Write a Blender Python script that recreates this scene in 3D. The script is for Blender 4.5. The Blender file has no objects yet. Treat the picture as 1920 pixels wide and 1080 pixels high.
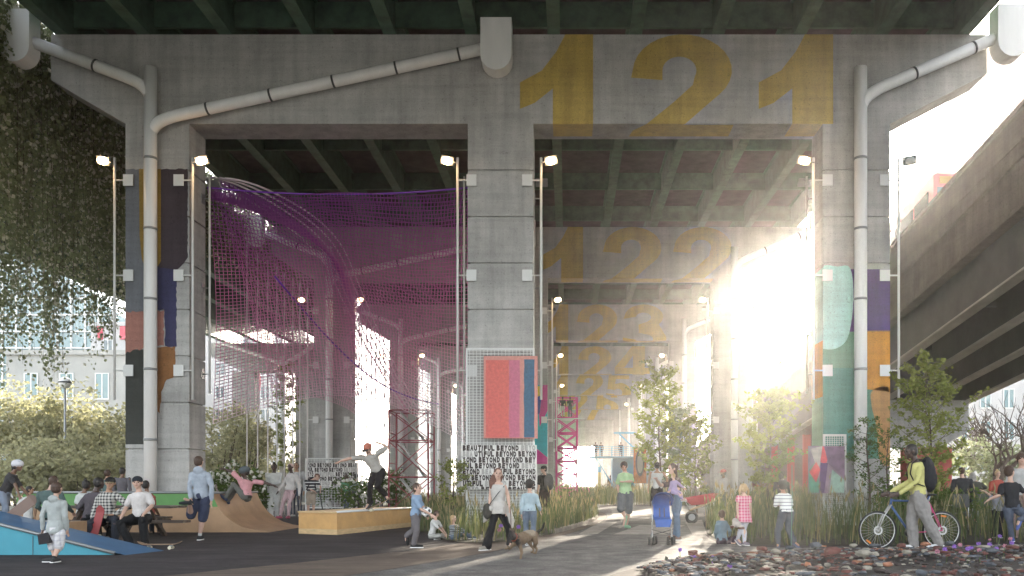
import bpy, math, random
from mathutils import Vector, Matrix, noise as mnoise
import numpy as np
rnd = random.Random(7)
sc = bpy.context.scene
C = sc.collection
PI = math.pi

# ---------------------------------------------------------------- camera, world, sun, exposure
F, VX, VY, EYE = 1612.0, 1063.0, 911.0, 1.2          # focal length in photo pixels, vanishing point, eye height
cam = bpy.data.objects.new('camera', bpy.data.cameras.new('camera')); C.objects.link(cam)
cam.location = (0, 0, EYE); cam.rotation_euler = (PI/2, 0, 0)
cam.data.sensor_width = 36; cam.data.lens = F/1920*36
cam.data.shift_x = -(VX-960)/1920; cam.data.shift_y = (VY-540)/1920
cam.data.clip_start = 0.1; cam.data.clip_end = 3000
sc.camera = cam
SUN_AZ, SUN_EL = math.radians(15.4), math.radians(13.8)  # azimuth from +Y towards +X
w = bpy.data.worlds.new('World'); sc.world = w; w.use_nodes = True
nt = w.node_tree; nt.nodes.clear()
sky = nt.nodes.new('ShaderNodeTexSky'); sky.sky_type = 'NISHITA'; sky.sun_disc = False
sky.sun_elevation = SUN_EL; sky.sun_rotation = SUN_AZ
sky.air_density = 1.0; sky.dust_density = 4.0; sky.ozone_density = 1.0
bg = nt.nodes.new('ShaderNodeBackground'); bg.inputs['Strength'].default_value = 0.15
wo = nt.nodes.new('ShaderNodeOutputWorld')
hs = nt.nodes.new('ShaderNodeHueSaturation'); hs.inputs['Saturation'].default_value = 0.35
nt.links.new(sky.outputs[0], hs.inputs['Color']); nt.links.new(hs.outputs[0], bg.inputs[0]); nt.links.new(bg.outputs[0], wo.inputs[0])
sl = bpy.data.lights.new('sun', 'SUN'); sl.energy = 2.4; sl.angle = math.radians(0.7); sl.color = (1.0, 0.88, 0.72)
so = bpy.data.objects.new('sun', sl); C.objects.link(so)
sd = Vector((math.sin(SUN_AZ)*math.cos(SUN_EL), math.cos(SUN_AZ)*math.cos(SUN_EL), math.sin(SUN_EL)))
so.rotation_euler = sd.to_track_quat('Z', 'Y').to_euler(); so.location = sd*300
sc.view_settings.view_transform = 'Standard'; sc.view_settings.look = 'None'
sc.view_settings.exposure = 3.05; sc.view_settings.gamma = 1.0
cy = sc.cycles
cy.use_denoising = True
try: cy.denoiser = 'OPENIMAGEDENOISE'
except Exception: pass
cy.max_bounces = 5; cy.diffuse_bounces = 4; cy.glossy_bounces = 2; cy.transmission_bounces = 3; cy.volume_bounces = 1; cy.transparent_max_bounces = 8
cy.sample_clamp_indirect = 6.0; cy.caustics_reflective = False; cy.caustics_refractive = False
sc.render.engine = 'CYCLES'

# ---------------------------------------------------------------- helpers
def at(px, py, Y):
    """point at depth Y that the photo shows at pixel (px, py)"""
    return Vector(((px-VX)*Y/F, Y, EYE+(VY-py)*Y/F))
def gd(px, py, z=0.0):
    """point on the ground that the photo shows at pixel (px, py)"""
    Y = (EYE-z)*F/(py-VY)
    return Vector(((px-VX)*Y/F, Y, z))
def tag(o, label=None, cat=None, group=None, kind=None):
    if label: o['label'] = label
    if cat: o['category'] = cat
    if group: o['group'] = group
    if kind: o['kind'] = kind
    return o
def empty(name, loc=(0,0,0), rz=0, label=None, cat=None, group=None):
    o = bpy.data.objects.new(name, None); C.objects.link(o)
    o.location = loc; o.rotation_euler = (0,0,rz); o.empty_display_size = .1
    return tag(o, label, cat, group)
def copy_tree(o, parent=None):
    c = o.copy(); C.objects.link(c)
    if parent is not None:
        c.parent = parent; c.matrix_parent_inverse = o.matrix_parent_inverse.copy()
    for ch in list(o.children): copy_tree(ch, c)
    return c
class MB:
    def __init__(s): s.v=[]; s.f=[]; s.mi=[]; s.sm=[]
    def add(s, vs, fs, mi=0, smooth=False):
        n=len(s.v); s.v += [tuple(v) for v in vs]
        s.f += [tuple(i+n for i in f) for f in fs]; s.mi += [mi]*len(fs); s.sm += [smooth]*len(fs)
        return s
    def box(s, x0,x1,y0,y1,z0,z1, mi=0):
        return s.add([(x0,y0,z0),(x1,y0,z0),(x1,y1,z0),(x0,y1,z0),(x0,y0,z1),(x1,y0,z1),(x1,y1,z1),(x0,y1,z1)],
            [(3,2,1,0),(4,5,6,7),(0,1,5,4),(1,2,6,5),(2,3,7,6),(3,0,4,7)], mi)
    def bar(s, a, b, w, h, mi=0, up=(0,0,1)):
        a=Vector(a); b=Vector(b); d=(b-a).normalized(); up=Vector(up)
        if abs(d.dot(up))>.99: up=Vector((0,1,0))
        r=d.cross(up).normalized()*w/2; u=r.cross(d).normalized()*h/2
        vs=[p+i*r+j*u for p in (a,b) for i,j in ((-1,-1),(1,-1),(1,1),(-1,1))]
        return s.add(vs,[(3,2,1,0),(4,5,6,7),(0,1,5,4),(1,2,6,5),(2,3,7,6),(3,0,4,7)],mi)
    def tube(s, pts, r, n=8, mi=0, smooth=True, caps=True, flat=1.0):
        pts=[Vector(p) for p in pts]; k=len(pts)
        if not hasattr(r,'__len__'): r=[r]*k
        t0=(pts[1]-pts[0]).normalized(); up=Vector((0,0,1)) if abs(t0.z)<.9 else Vector((1,0,0))
        u=t0.cross(up).normalized(); vs=[]
        for i,p in enumerate(pts):
            t=((pts[min(i+1,k-1)]-p).normalized()+(p-pts[max(i-1,0)]).normalized())
            if t.length<1e-6: t=t0
            t.normalize(); u=(u-t*u.dot(t)); 
            if u.length<1e-6: u=t.orthogonal()
            u.normalize(); v=t.cross(u)
            for j in range(n):
                a=2*PI*j/n; vs.append(p+u*math.cos(a)*r[i]+v*math.sin(a)*r[i]*flat)
        fs=[]
        for i in range(k-1):
            for j in range(n):
                j2=(j+1)%n; fs.append((i*n+j,i*n+j2,(i+1)*n+j2,(i+1)*n+j))
        s.add(vs,fs,mi,smooth)
        if caps:
            n0=len(s.v)-len(vs)
            s.f.append(tuple(n0+j for j in range(n-1,-1,-1))); s.f.append(tuple(n0+(k-1)*n+j for j in range(n)))
            s.mi+=[mi,mi]; s.sm+=[False,False]
        return s
    def lathe(s, prof, c=(0,0,0), n=16, mi=0, smooth=True):
        c=Vector(c); vs=[]; k=len(prof)
        for r,z in prof:
            for j in range(n):
                a=2*PI*j/n; vs.append(c+Vector((r*math.cos(a),r*math.sin(a),z)))
        fs=[(i*n+j,i*n+(j+1)%n,(i+1)*n+(j+1)%n,(i+1)*n+j) for i in range(k-1) for j in range(n)]
        return s.add(vs,fs,mi,smooth)
    def ball(s, c, r, n=10, m=7, mi=0, sc3=(1,1,1), jit=0, R=None):
        c=Vector(c); vs=[]
        vs.append(c+Vector((0,0,r*sc3[2])))
        for i in range(1,m):
            th=PI*i/m
            for j in range(n):
                a=2*PI*j/n; q=1+(R.uniform(-jit,jit) if jit else 0)
                vs.append(c+Vector((math.sin(th)*math.cos(a)*sc3[0],math.sin(th)*math.sin(a)*sc3[1],math.cos(th)*sc3[2]))*r*q)
        vs.append(c-Vector((0,0,r*sc3[2])))
        fs=[(0,1+j,1+(j+1)%n) for j in range(n)]
        for i in range(m-2):
            for j in range(n):
                a=1+i*n+j; b=1+i*n+(j+1)%n; fs.append((a,a+n,b+n,b))
        L=len(vs)-1; o=1+(m-2)*n
        fs+=[(L,o+(j+1)%n,o+j) for j in range(n)]
        return s.add(vs,fs,mi,True)
    def prism(s, poly, fn, d0, d1, mi=0, side=True):
        """poly of 2D points; fn(u,v,d)->3D; extruded d0..d1; concave allowed (Blender tessellates ngons)"""
        n=len(poly); vs=[fn(u,v,d0) for u,v in poly]+[fn(u,v,d1) for u,v in poly]
        fs=[tuple(range(n-1,-1,-1)),tuple(range(n,2*n))]
        if side: fs+=[(i,(i+1)%n,n+(i+1)%n,n+i) for i in range(n)]
        return s.add(vs,fs,mi)
    def build(s, name, mat, parent=None, label=None, cat=None, group=None, kind=None, uv=None):
        me=bpy.data.meshes.new(name); me.from_pydata(s.v,[],s.f)
        mats = mat if isinstance(mat,(list,tuple)) else [mat]
        for m in mats: me.materials.append(m)
        if len(mats)>1: me.polygons.foreach_set('material_index', s.mi)
        me.polygons.foreach_set('use_smooth', s.sm); me.update()
        o=bpy.data.objects.new(name, me); C.objects.link(o)
        if parent is not None:
            o.parent=parent; 
            o.matrix_parent_inverse = Matrix.LocRotScale(parent.location, parent.rotation_euler, parent.scale).inverted() if PW[0] else Matrix()
        return tag(o,label,cat,group,kind)
def ell(mb,c,rx,ry,rz,s=None,f=None,u=None,n=12,m=8):
    s=s or Vector((1,0,0)); f=f or Vector((0,1,0)); u=u or Vector((0,0,1)); c=Vector(c)
    t=MB(); t.ball((0,0,0),1,n,m); mb.add([c+s*v[0]*rx+f*v[1]*ry+u*v[2]*rz for v in t.v],t.f,0,True)
PW=[True]   # True: child meshes are given in world coordinates; False: in the parent's own coordinates

# ---------------------------------------------------------------- materials
MATS={}
def mat(name, col, rough=.8, var=.0, vs=3.0, col2=None, bump=0., bs=20., metal=0., spec=.5, stretch=(1,1,1), detail=4, wave=None, emit=None, transl=0., sheen=0, coord='Object'):
    if name in MATS: return MATS[name]
    m=bpy.data.materials.new(name); m.use_nodes=True; MATS[name]=m
    N=m.node_tree.nodes; L=m.node_tree.links; b=N['Principled BSDF']
    c4=lambda c:(c[0],c[1],c[2],1)
    b.inputs['Base Color'].default_value=c4(col); b.inputs['Roughness'].default_value=rough
    b.inputs['Metallic'].default_value=metal; b.inputs['Specular IOR Level'].default_value=spec
    if emit: b.inputs['Emission Color'].default_value=c4(emit[0]); b.inputs['Emission Strength'].default_value=emit[1]
    if var or col2 or bump:
        tc=N.new('ShaderNodeTexCoord'); mp=N.new('ShaderNodeMapping'); mp.inputs['Scale'].default_value=stretch
        L.new(tc.outputs[coord],mp.inputs[0])
    if var or col2:
        nz=N.new('ShaderNodeTexNoise'); nz.inputs['Scale'].default_value=vs; nz.inputs['Detail'].default_value=detail; nz.inputs['Roughness'].default_value=.6
        L.new(mp.outputs[0],nz.inputs['Vector'])
        r=N.new('ShaderNodeValToRGB'); L.new(nz.outputs['Fac'],r.inputs[0])
        a=col2 if col2 else tuple(x*(1-var) for x in col); z=col if col2 else tuple(min(1,x*(1+var)) for x in col)
        r.color_ramp.elements[0].position=.32; r.color_ramp.elements[1].position=.68
        r.color_ramp.elements[0].color=c4(a); r.color_ramp.elements[1].color=c4(z)
        L.new(r.outputs[0],b.inputs['Base Color'])
    if bump:
        nb=N.new('ShaderNodeTexNoise'); nb.inputs['Scale'].default_value=bs; nb.inputs['Detail'].default_value=5
        L.new(mp.outputs[0],nb.inputs['Vector']); bp=N.new('ShaderNodeBump'); bp.inputs['Strength'].default_value=bump; bp.inputs['Distance'].default_value=.03
        L.new(nb.outputs['Fac'],bp.inputs['Height']); L.new(bp.outputs[0],b.inputs['Normal'])
    if transl:
        t=N.new('ShaderNodeBsdfTranslucent'); mx=N.new('ShaderNodeMixShader'); mx.inputs[0].default_value=transl
        src=b.inputs['Base Color'].links[0].from_socket if b.inputs['Base Color'].is_linked else None
        if src: L.new(src,t.inputs[0])
        else: t.inputs[0].default_value=c4(col)
        L.new(b.outputs[0],mx.inputs[1]); L.new(t.outputs[0],mx.inputs[2]); L.new(mx.outputs[0],N['Material Output'].inputs[0])
    return m
def concrete(name, col, board=True, dark=.72):
    """board-marked, pitted and stained concrete"""
    if name in MATS: return MATS[name]
    m=mat(name,col,rough=.85,spec=.3); N=m.node_tree.nodes; L=m.node_tree.links; b=N['Principled BSDF']
    tc=N.new('ShaderNodeTexCoord')
    def nz(scale,det,stretch,ro=.6):
        mp=N.new('ShaderNodeMapping'); mp.inputs['Scale'].default_value=stretch; L.new(tc.outputs['Object'],mp.inputs[0])
        n=N.new('ShaderNodeTexNoise'); n.inputs['Scale'].default_value=scale; n.inputs['Detail'].default_value=det; n.inputs['Roughness'].default_value=ro
        L.new(mp.outputs[0],n.inputs['Vector']); return n.outputs['Fac']
    def ramp(s,p0,c0,p1,c1):
        r=N.new('ShaderNodeValToRGB'); e=r.color_ramp.elements; e[0].position=p0; e[1].position=p1
        e[0].color=(c0,c0,c0,1); e[1].color=(c1,c1,c1,1); L.new(s,r.inputs[0]); return r.outputs[0]
    def mul(a,bb):
        x=N.new('ShaderNodeMix'); x.data_type='RGBA'; x.blend_type='MULTIPLY'; x.inputs[0].default_value=1
        L.new(a,x.inputs[6]); L.new(bb,x.inputs[7]); return x.outputs[2]
    base=N.new('ShaderNodeRGB'); base.outputs[0].default_value=(*col,1)
    a=ramp(nz(.7,7,(1,1,1.3),.7),.3,dark,.7,1.1)
    s=ramp(nz(1.5,5,(2.2,2.2,.18)),.32,.80,.64,1.05)          # vertical streaks
    pits=ramp(nz(14,4,(1,1,1),.7),.31,.55,.42,1.0)
    brd=ramp(nz(1.0,3,(.22,.22,7)),.36,.93,.56,1.03)           # horizontal board marks
    fine=ramp(nz(38,4,(1,1,1),.85),.3,.74,.7,1.15)
    crk=ramp(nz(2.1,9,(.7,.7,2.6),.8),.335,.66,.36,1.0)
    c=mul(mul(mul(mul(mul(mul(base.outputs[0],a),s),pits),brd),fine),crk)
    L.new(c,b.inputs['Base Color'])
    bp=N.new('ShaderNodeBump'); bp.inputs['Strength'].default_value=.55; bp.inputs['Distance'].default_value=.02
    L.new(nz(9,8,(1,1,2.2),.7),bp.inputs['Height']); L.new(bp.outputs[0],b.inputs['Normal'])
    return m
M_con=concrete('viaduct_concrete',(.50,.49,.47))
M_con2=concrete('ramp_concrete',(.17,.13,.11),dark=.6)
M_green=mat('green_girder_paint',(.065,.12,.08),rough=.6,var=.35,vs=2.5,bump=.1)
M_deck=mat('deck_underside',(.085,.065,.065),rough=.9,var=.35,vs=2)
M_white=mat('white_pipe',(.82,.81,.79),rough=.45,var=.05,vs=3,stretch=(1,1,.2))
M_wmetal=mat('white_painted_steel',(.70,.70,.68),rough=.45)
M_grey=mat('grey_steel',(.30,.31,.31),rough=.45,metal=.5)
M_dark=mat('dark_steel',(.05,.05,.05),rough=.5)
M_gold=concrete('gold_paint',(.60,.42,.09),dark=.8); M_gold.node_tree.nodes['Principled BSDF'].inputs['Roughness'].default_value=.42; M_gold.node_tree.nodes['Principled BSDF'].inputs['Metallic'].default_value=.2
# ---------------------------------------------------------------- viaduct bents
Y1, SP, NB = 26.0, 19.34, 12
BT, BB, BD = 14.85, 12.15, 1.16         # beam top, beam soffit, beam depth
COLS = [(-13.35,-11.42),(-3.0,-1.02),(7.74,9.77)]
def digit_polys(ch):
    """outline of a heavy grotesque digit in a box 0..1 wide, 0..1 high: list of simple polygons"""
    def arc(cx,cy,rx,ry,a0,a1,n=18):
        return [(cx+rx*math.cos(math.radians(a0+(a1-a0)*i/n)),cy+ry*math.sin(math.radians(a0+(a1-a0)*i/n))) for i in range(n+1)]
    if ch=='1':
        return [[(.45,0),(1,0),(1,1.0),(.62,1.0),(.50,.86),(.30,.70),(0,.60),(0,.38),(.2,.43),(.45,.55)]]
    if ch=='2':
        outer=arc(.5,.70,.48,.30,180,-42)          # from left tip over the top to the right
        p=[(0.0,.64)]+outer[1:]+[(.72,.40),(.50,.235),(1.0,.235),(1.0,0),(0.0,0),(.03,.12),(.16,.26),(.42,.44),(.60,.58)]
        inner=arc(.47,.70,.165,.115,-25,180)
        return [p+inner+[(.305,.62)]]
    if ch=='3':
        o=[(0.02,.70)]+arc(.48,.745,.44,.255,172,-38)+arc(.50,.275,.50,.275,42,-188)[1:]
        i=arc(.49,.27,.20,.11,-180,70)+[(.36,.41),(.36,.58)]+arc(.47,.73,.17,.10,-60,172)
        return [o+i]
    if ch=='4':
        return [[(.52,0),(.86,0),(.86,.20),(1,.20),(1,.42),(.86,.42),(.86,1),(.50,1),(0,.42),(.28,.42),(.52,.74),(.52,.42),(.285,.415),(0,.415),(0,.20),(.52,.20)]]
    if ch=='5':
        o=[(.12,1),(.92,1),(.92,.78),(.40,.78),(.37,.62)]+arc(.50,.33,.50,.33,78,-176)+[(.33,.28)]+arc(.48,.32,.17,.14,-170,140)+[(.32,.42),(.05,.44)]
        return [o]
    if ch=='6':
        return [[(.66,.71),(.95,.71)]+arc(.5,.64,.45,.36,15,180)+arc(.5,.32,.48,.32,180,182,1)+[(.34,.315)]+arc(.5,.31,.16,.13,180,-180)+[(.34,.305),(.02,.305)]+arc(.5,.32,.48,.32,186,360)+arc(.52,.32,.46,.29,4,118)+[(.33,.58)]+arc(.49,.72,.17,.10,170,10)]
    if ch=='7':
        return [[(0,1),(1,1),(1,.80),(.80,.58),(.64,.30),(.56,0),(.18,0),(.28,.36),(.52,.70),(.62,.77),(0,.77)]]
    return []
def clip(poly, axis, val, keep_above):
    out=[]; n=len(poly)
    for i in range(n):
        a=poly[i]; b=poly[(i+1)%n]; ia=(a[axis]>=val)==keep_above or a[axis]==val; ib=(b[axis]>=val)==keep_above or b[axis]==val
        if ia: out.append(a)
        if ia!=ib:
            t=(val-a[axis])/(b[axis]-a[axis]); out.append((a[0]+(b[0]-a[0])*t,a[1]+(b[1]-a[1])*t))
    return out
def paint_digit(parent, ch, x0, x1, yb):
    """number painted over the front face of the beam and folded under onto the soffit"""
    total=BT-BB+.93; k=.93/total
    mb=MB(); w_=x1-x0
    for p in digit_polys(ch):
        up=clip(p,1,k,True); dn=clip(p,1,k,False)
        if len(up)>2: mb.prism(up, lambda u,v,d: (x0+u*w_, yb-d, BB+(v-k)*total), 0.0, .006)
        if len(dn)>2: mb.prism(dn, lambda u,v,d: (x0+u*w_, yb+(k-v)*total, BB-d), 0.0, .006)
    return mb.build('painted_number', M_gold, parent)
NUMS = {1:[('1',-1.42,.79),('2',1.94,5.05),('1',5.8,8.05)], 2:[('1',-1.25,.85),('2',1.9,5.05),('2',5.6,8.75)],
        3:[('1',-1.6,.1),('2',.75,3.85),('3',4.2,7.5)], 4:[('1',-1.5,.15),('2',1.1,4.4),('4',4.65,8.1)],
        5:[('1',-1.6,.1),('2',1.1,4.4),('5',4.7,7.7)], 6:[('1',-1.6,.1),('2',0.2,3.0),('6',4.1,7.4)], 7:[('1',-1.6,.1),('2',-.1,2.4),('7',2.6,5.6)]}
def make_column(x0,x1,yb):
    mb=MB(); z=0.0; first=True; lift=1.405; top=BB
    zs=[-.3]+[top-1.405*k for k in range(8,-1,-1)]
    for a,b in zip(zs[:-1],zs[1:]):
        mb.box(x0,x1,yb,yb+BD,a+.022,b-.022 if b<top else b)
    mb.box(x0+.06,x1-.06,yb+.06,yb+BD-.06,-.3,top-.01)
    # tapered leading chamfer strips on the column edges
    return mb
bents=[]
for k in range(NB):
    yb=Y1+SP*k
    lab={0:'nearest concrete crossbeam and three columns, gold number 121 painted across the beam',1:'second concrete crossbeam with gold number 122 on it',
         2:'third concrete crossbeam painted with gold number 123',3:'fourth concrete crossbeam painted with gold number 124',4:'fifth concrete crossbeam, gold number ending in 25',
         5:'sixth concrete crossbeam, far off, showing a gold 6',6:'seventh concrete crossbeam, far off, showing a gold 7',7:'eighth concrete crossbeam, small and pale in the haze',8:'ninth concrete crossbeam, small and pale in the haze',9:'tenth concrete crossbeam, tiny in the haze',10:'second farthest crossbeam frame, no number showing',11:'farthest crossbeam frame at the end of the underpass'}[k]
    b=empty('viaduct_pier',(0,yb,0),0,lab,'bridge pier','concrete piers carrying the expressway')
    mb=MB()
    prof=[(-15.6,BT),(-15.6,13.47),(-13.35,BB),(9.77,BB),(12.7,13.67),(12.7,BT)]
    mb.prism(prof, lambda u,v,d:(u,yb+d,v), 0, BD)
    mb.build('crossbeam', M_con, b)
    for x0,x1 in COLS: make_column(x0,x1,yb).build('column', M_con, b)
    for ch,x0,x1 in NUMS.get(k+1,[]): paint_digit(b,ch,x0,x1,yb)
    bents.append(b)

# deck: slab, twelve girders, cross diaphragms
deck=empty('expressway_deck',(0,60,BT),0,'underside of elevated expressway deck with dark green girders','bridge deck')
GX=[-15.28+2.48*k for k in range(12)]
y0,y1=4.0, Y1+SP*(NB-1)+10
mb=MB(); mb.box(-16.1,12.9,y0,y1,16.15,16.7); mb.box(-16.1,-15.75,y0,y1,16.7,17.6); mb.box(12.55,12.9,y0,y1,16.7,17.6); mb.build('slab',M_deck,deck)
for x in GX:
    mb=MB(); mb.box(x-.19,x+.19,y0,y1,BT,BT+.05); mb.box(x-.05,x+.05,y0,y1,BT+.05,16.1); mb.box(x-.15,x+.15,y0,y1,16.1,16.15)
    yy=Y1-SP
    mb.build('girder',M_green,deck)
n=0
for k in range(-8, int((y1-Y1)/4.835)):
    yy=Y1+.58+k*4.835
    if yy<y0+1: continue
    mb=MB()
    for a,b in zip(GX[:-1],GX[1:]): mb.box(a+.06,b-.06,yy-.06,yy+.06,15.35,16.14)
    mb.build('diaphragm',M_green,deck)

# ---------------------------------------------------------------- right hand ramp (descends away from the camera)
RZ=[(6,15.5),(26.3,12.9),(37.2,11.45),(49,10.05),(65,8.4),(95,5.0)]
def rz_(Y):
    for (a,p),(b,q) in zip(RZ[:-1],RZ[1:]):
        if Y<=b: return p+(q-p)*(Y-a)/(b-a)
    return RZ[-1][1]
def rz_old(Y): return 13.1-.119*(Y-26.3)          # top of the parapet along the ramp
def ramp_strip(mb,x0,x1,dz0,dz1,Ya,Yb,fz,n=1,mi=0):
    ks=[Ya]+[y for y,_ in RZ if Ya<y<Yb]+[Yb]
    for a,b in zip(ks[:-1],ks[1:]):
        vs=[(x0,a,fz(a)+dz0),(x1,a,fz(a)+dz0),(x1,b,fz(b)+dz0),(x0,b,fz(b)+dz0),(x0,a,fz(a)+dz1),(x1,a,fz(a)+dz1),(x1,b,fz(b)+dz1),(x0,b,fz(b)+dz1)]
        mb.add(vs,[(3,2,1,0),(4,5,6,7),(0,1,5,4),(1,2,6,5),(2,3,7,6),(3,0,4,7)],mi)
rr=empty('concrete_ramp',(17,40,8),0,'curving concrete highway ramp on the right with a red vehicle on it','ramp')
Ya,Yb=6.0,95.0
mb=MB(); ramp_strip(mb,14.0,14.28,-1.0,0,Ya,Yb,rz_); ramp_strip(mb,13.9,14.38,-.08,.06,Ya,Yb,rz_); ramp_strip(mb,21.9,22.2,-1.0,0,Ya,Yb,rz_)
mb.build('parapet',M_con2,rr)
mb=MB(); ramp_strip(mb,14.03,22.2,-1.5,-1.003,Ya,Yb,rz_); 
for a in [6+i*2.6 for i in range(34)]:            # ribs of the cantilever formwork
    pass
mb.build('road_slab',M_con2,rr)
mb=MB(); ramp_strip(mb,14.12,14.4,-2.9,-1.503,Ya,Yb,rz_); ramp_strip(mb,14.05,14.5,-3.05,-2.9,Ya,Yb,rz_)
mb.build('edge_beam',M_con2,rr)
M_steelbeam=mat('dark_web_paint',(.10,.095,.09),rough=.6,var=.2,vs=1)
for i,x in enumerate((14.75,17.0,19.3,21.6)):
    mb=MB(); ramp_strip(mb,x-.03,x+.03,-4.6,-1.504,Ya,Yb,rz_); gw=mb.build('steel_girder',M_steelbeam,rr)
    mb=MB(); ramp_strip(mb,x-.24,x+.24,-4.68,-4.603,Ya,Yb,rz_); mb.build('bottom_flange',mat('pale_flange_paint',(.48,.45,.40),rough=.6,var=.15,vs=1),rr)
for yy in range(10,92,6):
    mb=MB()
    for a,b in ((14.75,17.0),(17.0,19.3),(19.3,21.6)):
        z=rz_(yy); mb.box(a+.04,b-.04,yy-.05,yy+.05,z-3.6,z-2.2)
    mb.build('cross_brace',M_steelbeam,rr)
M_redpaint=mat('faded_red_paint',(.42,.10,.085),rough=.85,var=.25,vs=2.5,bump=.2)
for q,yy in enumerate((45.8,66.0)):
    zt=rz_(yy)-4.67
    pr=empty('ramp_pier',(18,yy,0),0,['concrete pier cap with red painted stem under the right ramp','smaller concrete pier farther along under the right ramp'][q],'bridge pier')
    mb=MB(); mb.prism([(13.6,zt),(13.6,zt-1.6),(15.2,zt-2.5),(20.0,zt-2.5),(21.4,zt-1.6),(21.4,zt)], lambda u,v,d:(u,yy+d,v),0,1.6); mb.build('pier_cap',M_con,pr)
    mb=MB(); mb.box(18.3,20.6,yy+.2,yy+1.4,-.3,zt-2.5); mb.build('red_stem',M_redpaint,pr)
    mb=MB(); mb.box(14.6,17.2,yy+.25,yy+1.35,-.3,zt-2.5); mb.build('grey_stem',M_con,pr)
# dark red brick wall under the far part of the ramp, with red fins
M_brick=mat('red_brick',(.20,.075,.06),rough=.9,var=.3,vs=3,bump=.3,bs=30)
def brick_nodes(m,scale=1.0,c1=(.26,.09,.07),c2=(.17,.06,.05),mo=(.3,.27,.25),axis='x'):
    N=m.node_tree.nodes; L=m.node_tree.links; b=N['Principled BSDF']
    br=N.new('ShaderNodeTexBrick'); br.inputs['Color1'].default_value=(*c1,1); br.inputs['Color2'].default_value=(*c2,1); br.inputs['Mortar'].default_value=(*mo,1)
    br.inputs['Scale'].default_value=scale; br.inputs['Mortar Size'].default_value=.012; br.inputs['Brick Width'].default_value=.24; br.inputs['Row Height'].default_value=.08
    tc=N.new('ShaderNodeTexCoord'); sp=N.new('ShaderNodeSeparateXYZ'); cb=N.new('ShaderNodeCombineXYZ'); ad=N.new('ShaderNodeMath'); ad.operation='ADD'
    L.new(tc.outputs['Object'],sp.inputs[0]); L.new(sp.outputs['X'],ad.inputs[0]); L.new(sp.outputs['Y'],ad.inputs[1]); L.new(ad.outputs[0],cb.inputs['X']); L.new(sp.outputs['Z'],cb.inputs['Y'])
    L.new(cb.outputs[0],br.inputs['Vector']); L.new(br.outputs['Color'],b.inputs['Base Color'])
brick_nodes(M_brick)
bw=empty('brick_wall',(15.2,60,0),0,'dark red brick wall with bright red fins below the right ramp','wall')
mb=MB(); 
mb.add([(15.2,46.5,-.2),(15.2,92,-.2),(15.2,92,rz_(92)-3.1),(15.2,46.5,rz_(46.5)-4.7),(15.6,46.5,-.2),(15.6,92,-.2),(15.6,92,rz_(92)-3.1),(15.6,46.5,rz_(46.5)-4.7)],
   [(0,1,2,3),(7,6,5,4),(0,3,7,4),(1,5,6,2),(3,2,6,7)]); mb.build('brick_face',M_brick,bw)
M_fin=mat('bright_red_fin',(.55,.05,.045),rough=.5)
for yy in (47.4,50.2,53.6,57.4,62,67):
    mb=MB(); mb.box(14.75,15.2,yy,yy+.25,0,4.4); mb.build('fin',M_fin,bw)

# ---------------------------------------------------------------- left hand ramp (carries the ivy)
lz=15.3
lr=empty('concrete_ramp',(-22,45,12),0,'elevated concrete ramp on the left with hanging ivy over its edge','ramp')
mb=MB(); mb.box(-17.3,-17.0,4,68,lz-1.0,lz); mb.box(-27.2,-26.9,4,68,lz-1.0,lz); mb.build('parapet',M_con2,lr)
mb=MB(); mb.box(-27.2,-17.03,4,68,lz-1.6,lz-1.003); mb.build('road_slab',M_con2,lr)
for x in (-18.2,-20.7,-23.2,-25.7):
    mb=MB(); mb.box(x-.04,x+.04,4,68,12.06,lz-1.603); mb.box(x-.22,x+.22,4,68,12.0,12.06); mb.build('steel_girder',M_green,lr)
for q,yy in enumerate((65.0,)):
    pr=empty('ramp_pier',(-22,yy,0),0,['nearest concrete pier under the left ramp, wide cap','middle pier under the left ramp, hazy','farthest pier under the left ramp'][q],'bridge pier','piers under the left ramp')
    mb=MB(); mb.prism([(-27,11.99),(-27,11.0),(-24.6,9.9),(-19.8,9.9),(-17.4,11.0),(-17.4,11.99)],lambda u,v,d:(u,yy+d,v),0,1.5); mb.build('pier_cap',M_con,pr)
    mb=MB(); mb.box(-20.6,-18.9,yy+.2,yy+1.3,-.3,9.9); mb.box(-25.4,-23.7,yy+.2,yy+1.3,-.3,9.9); mb.build('pier_stem',M_con,pr)
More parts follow.
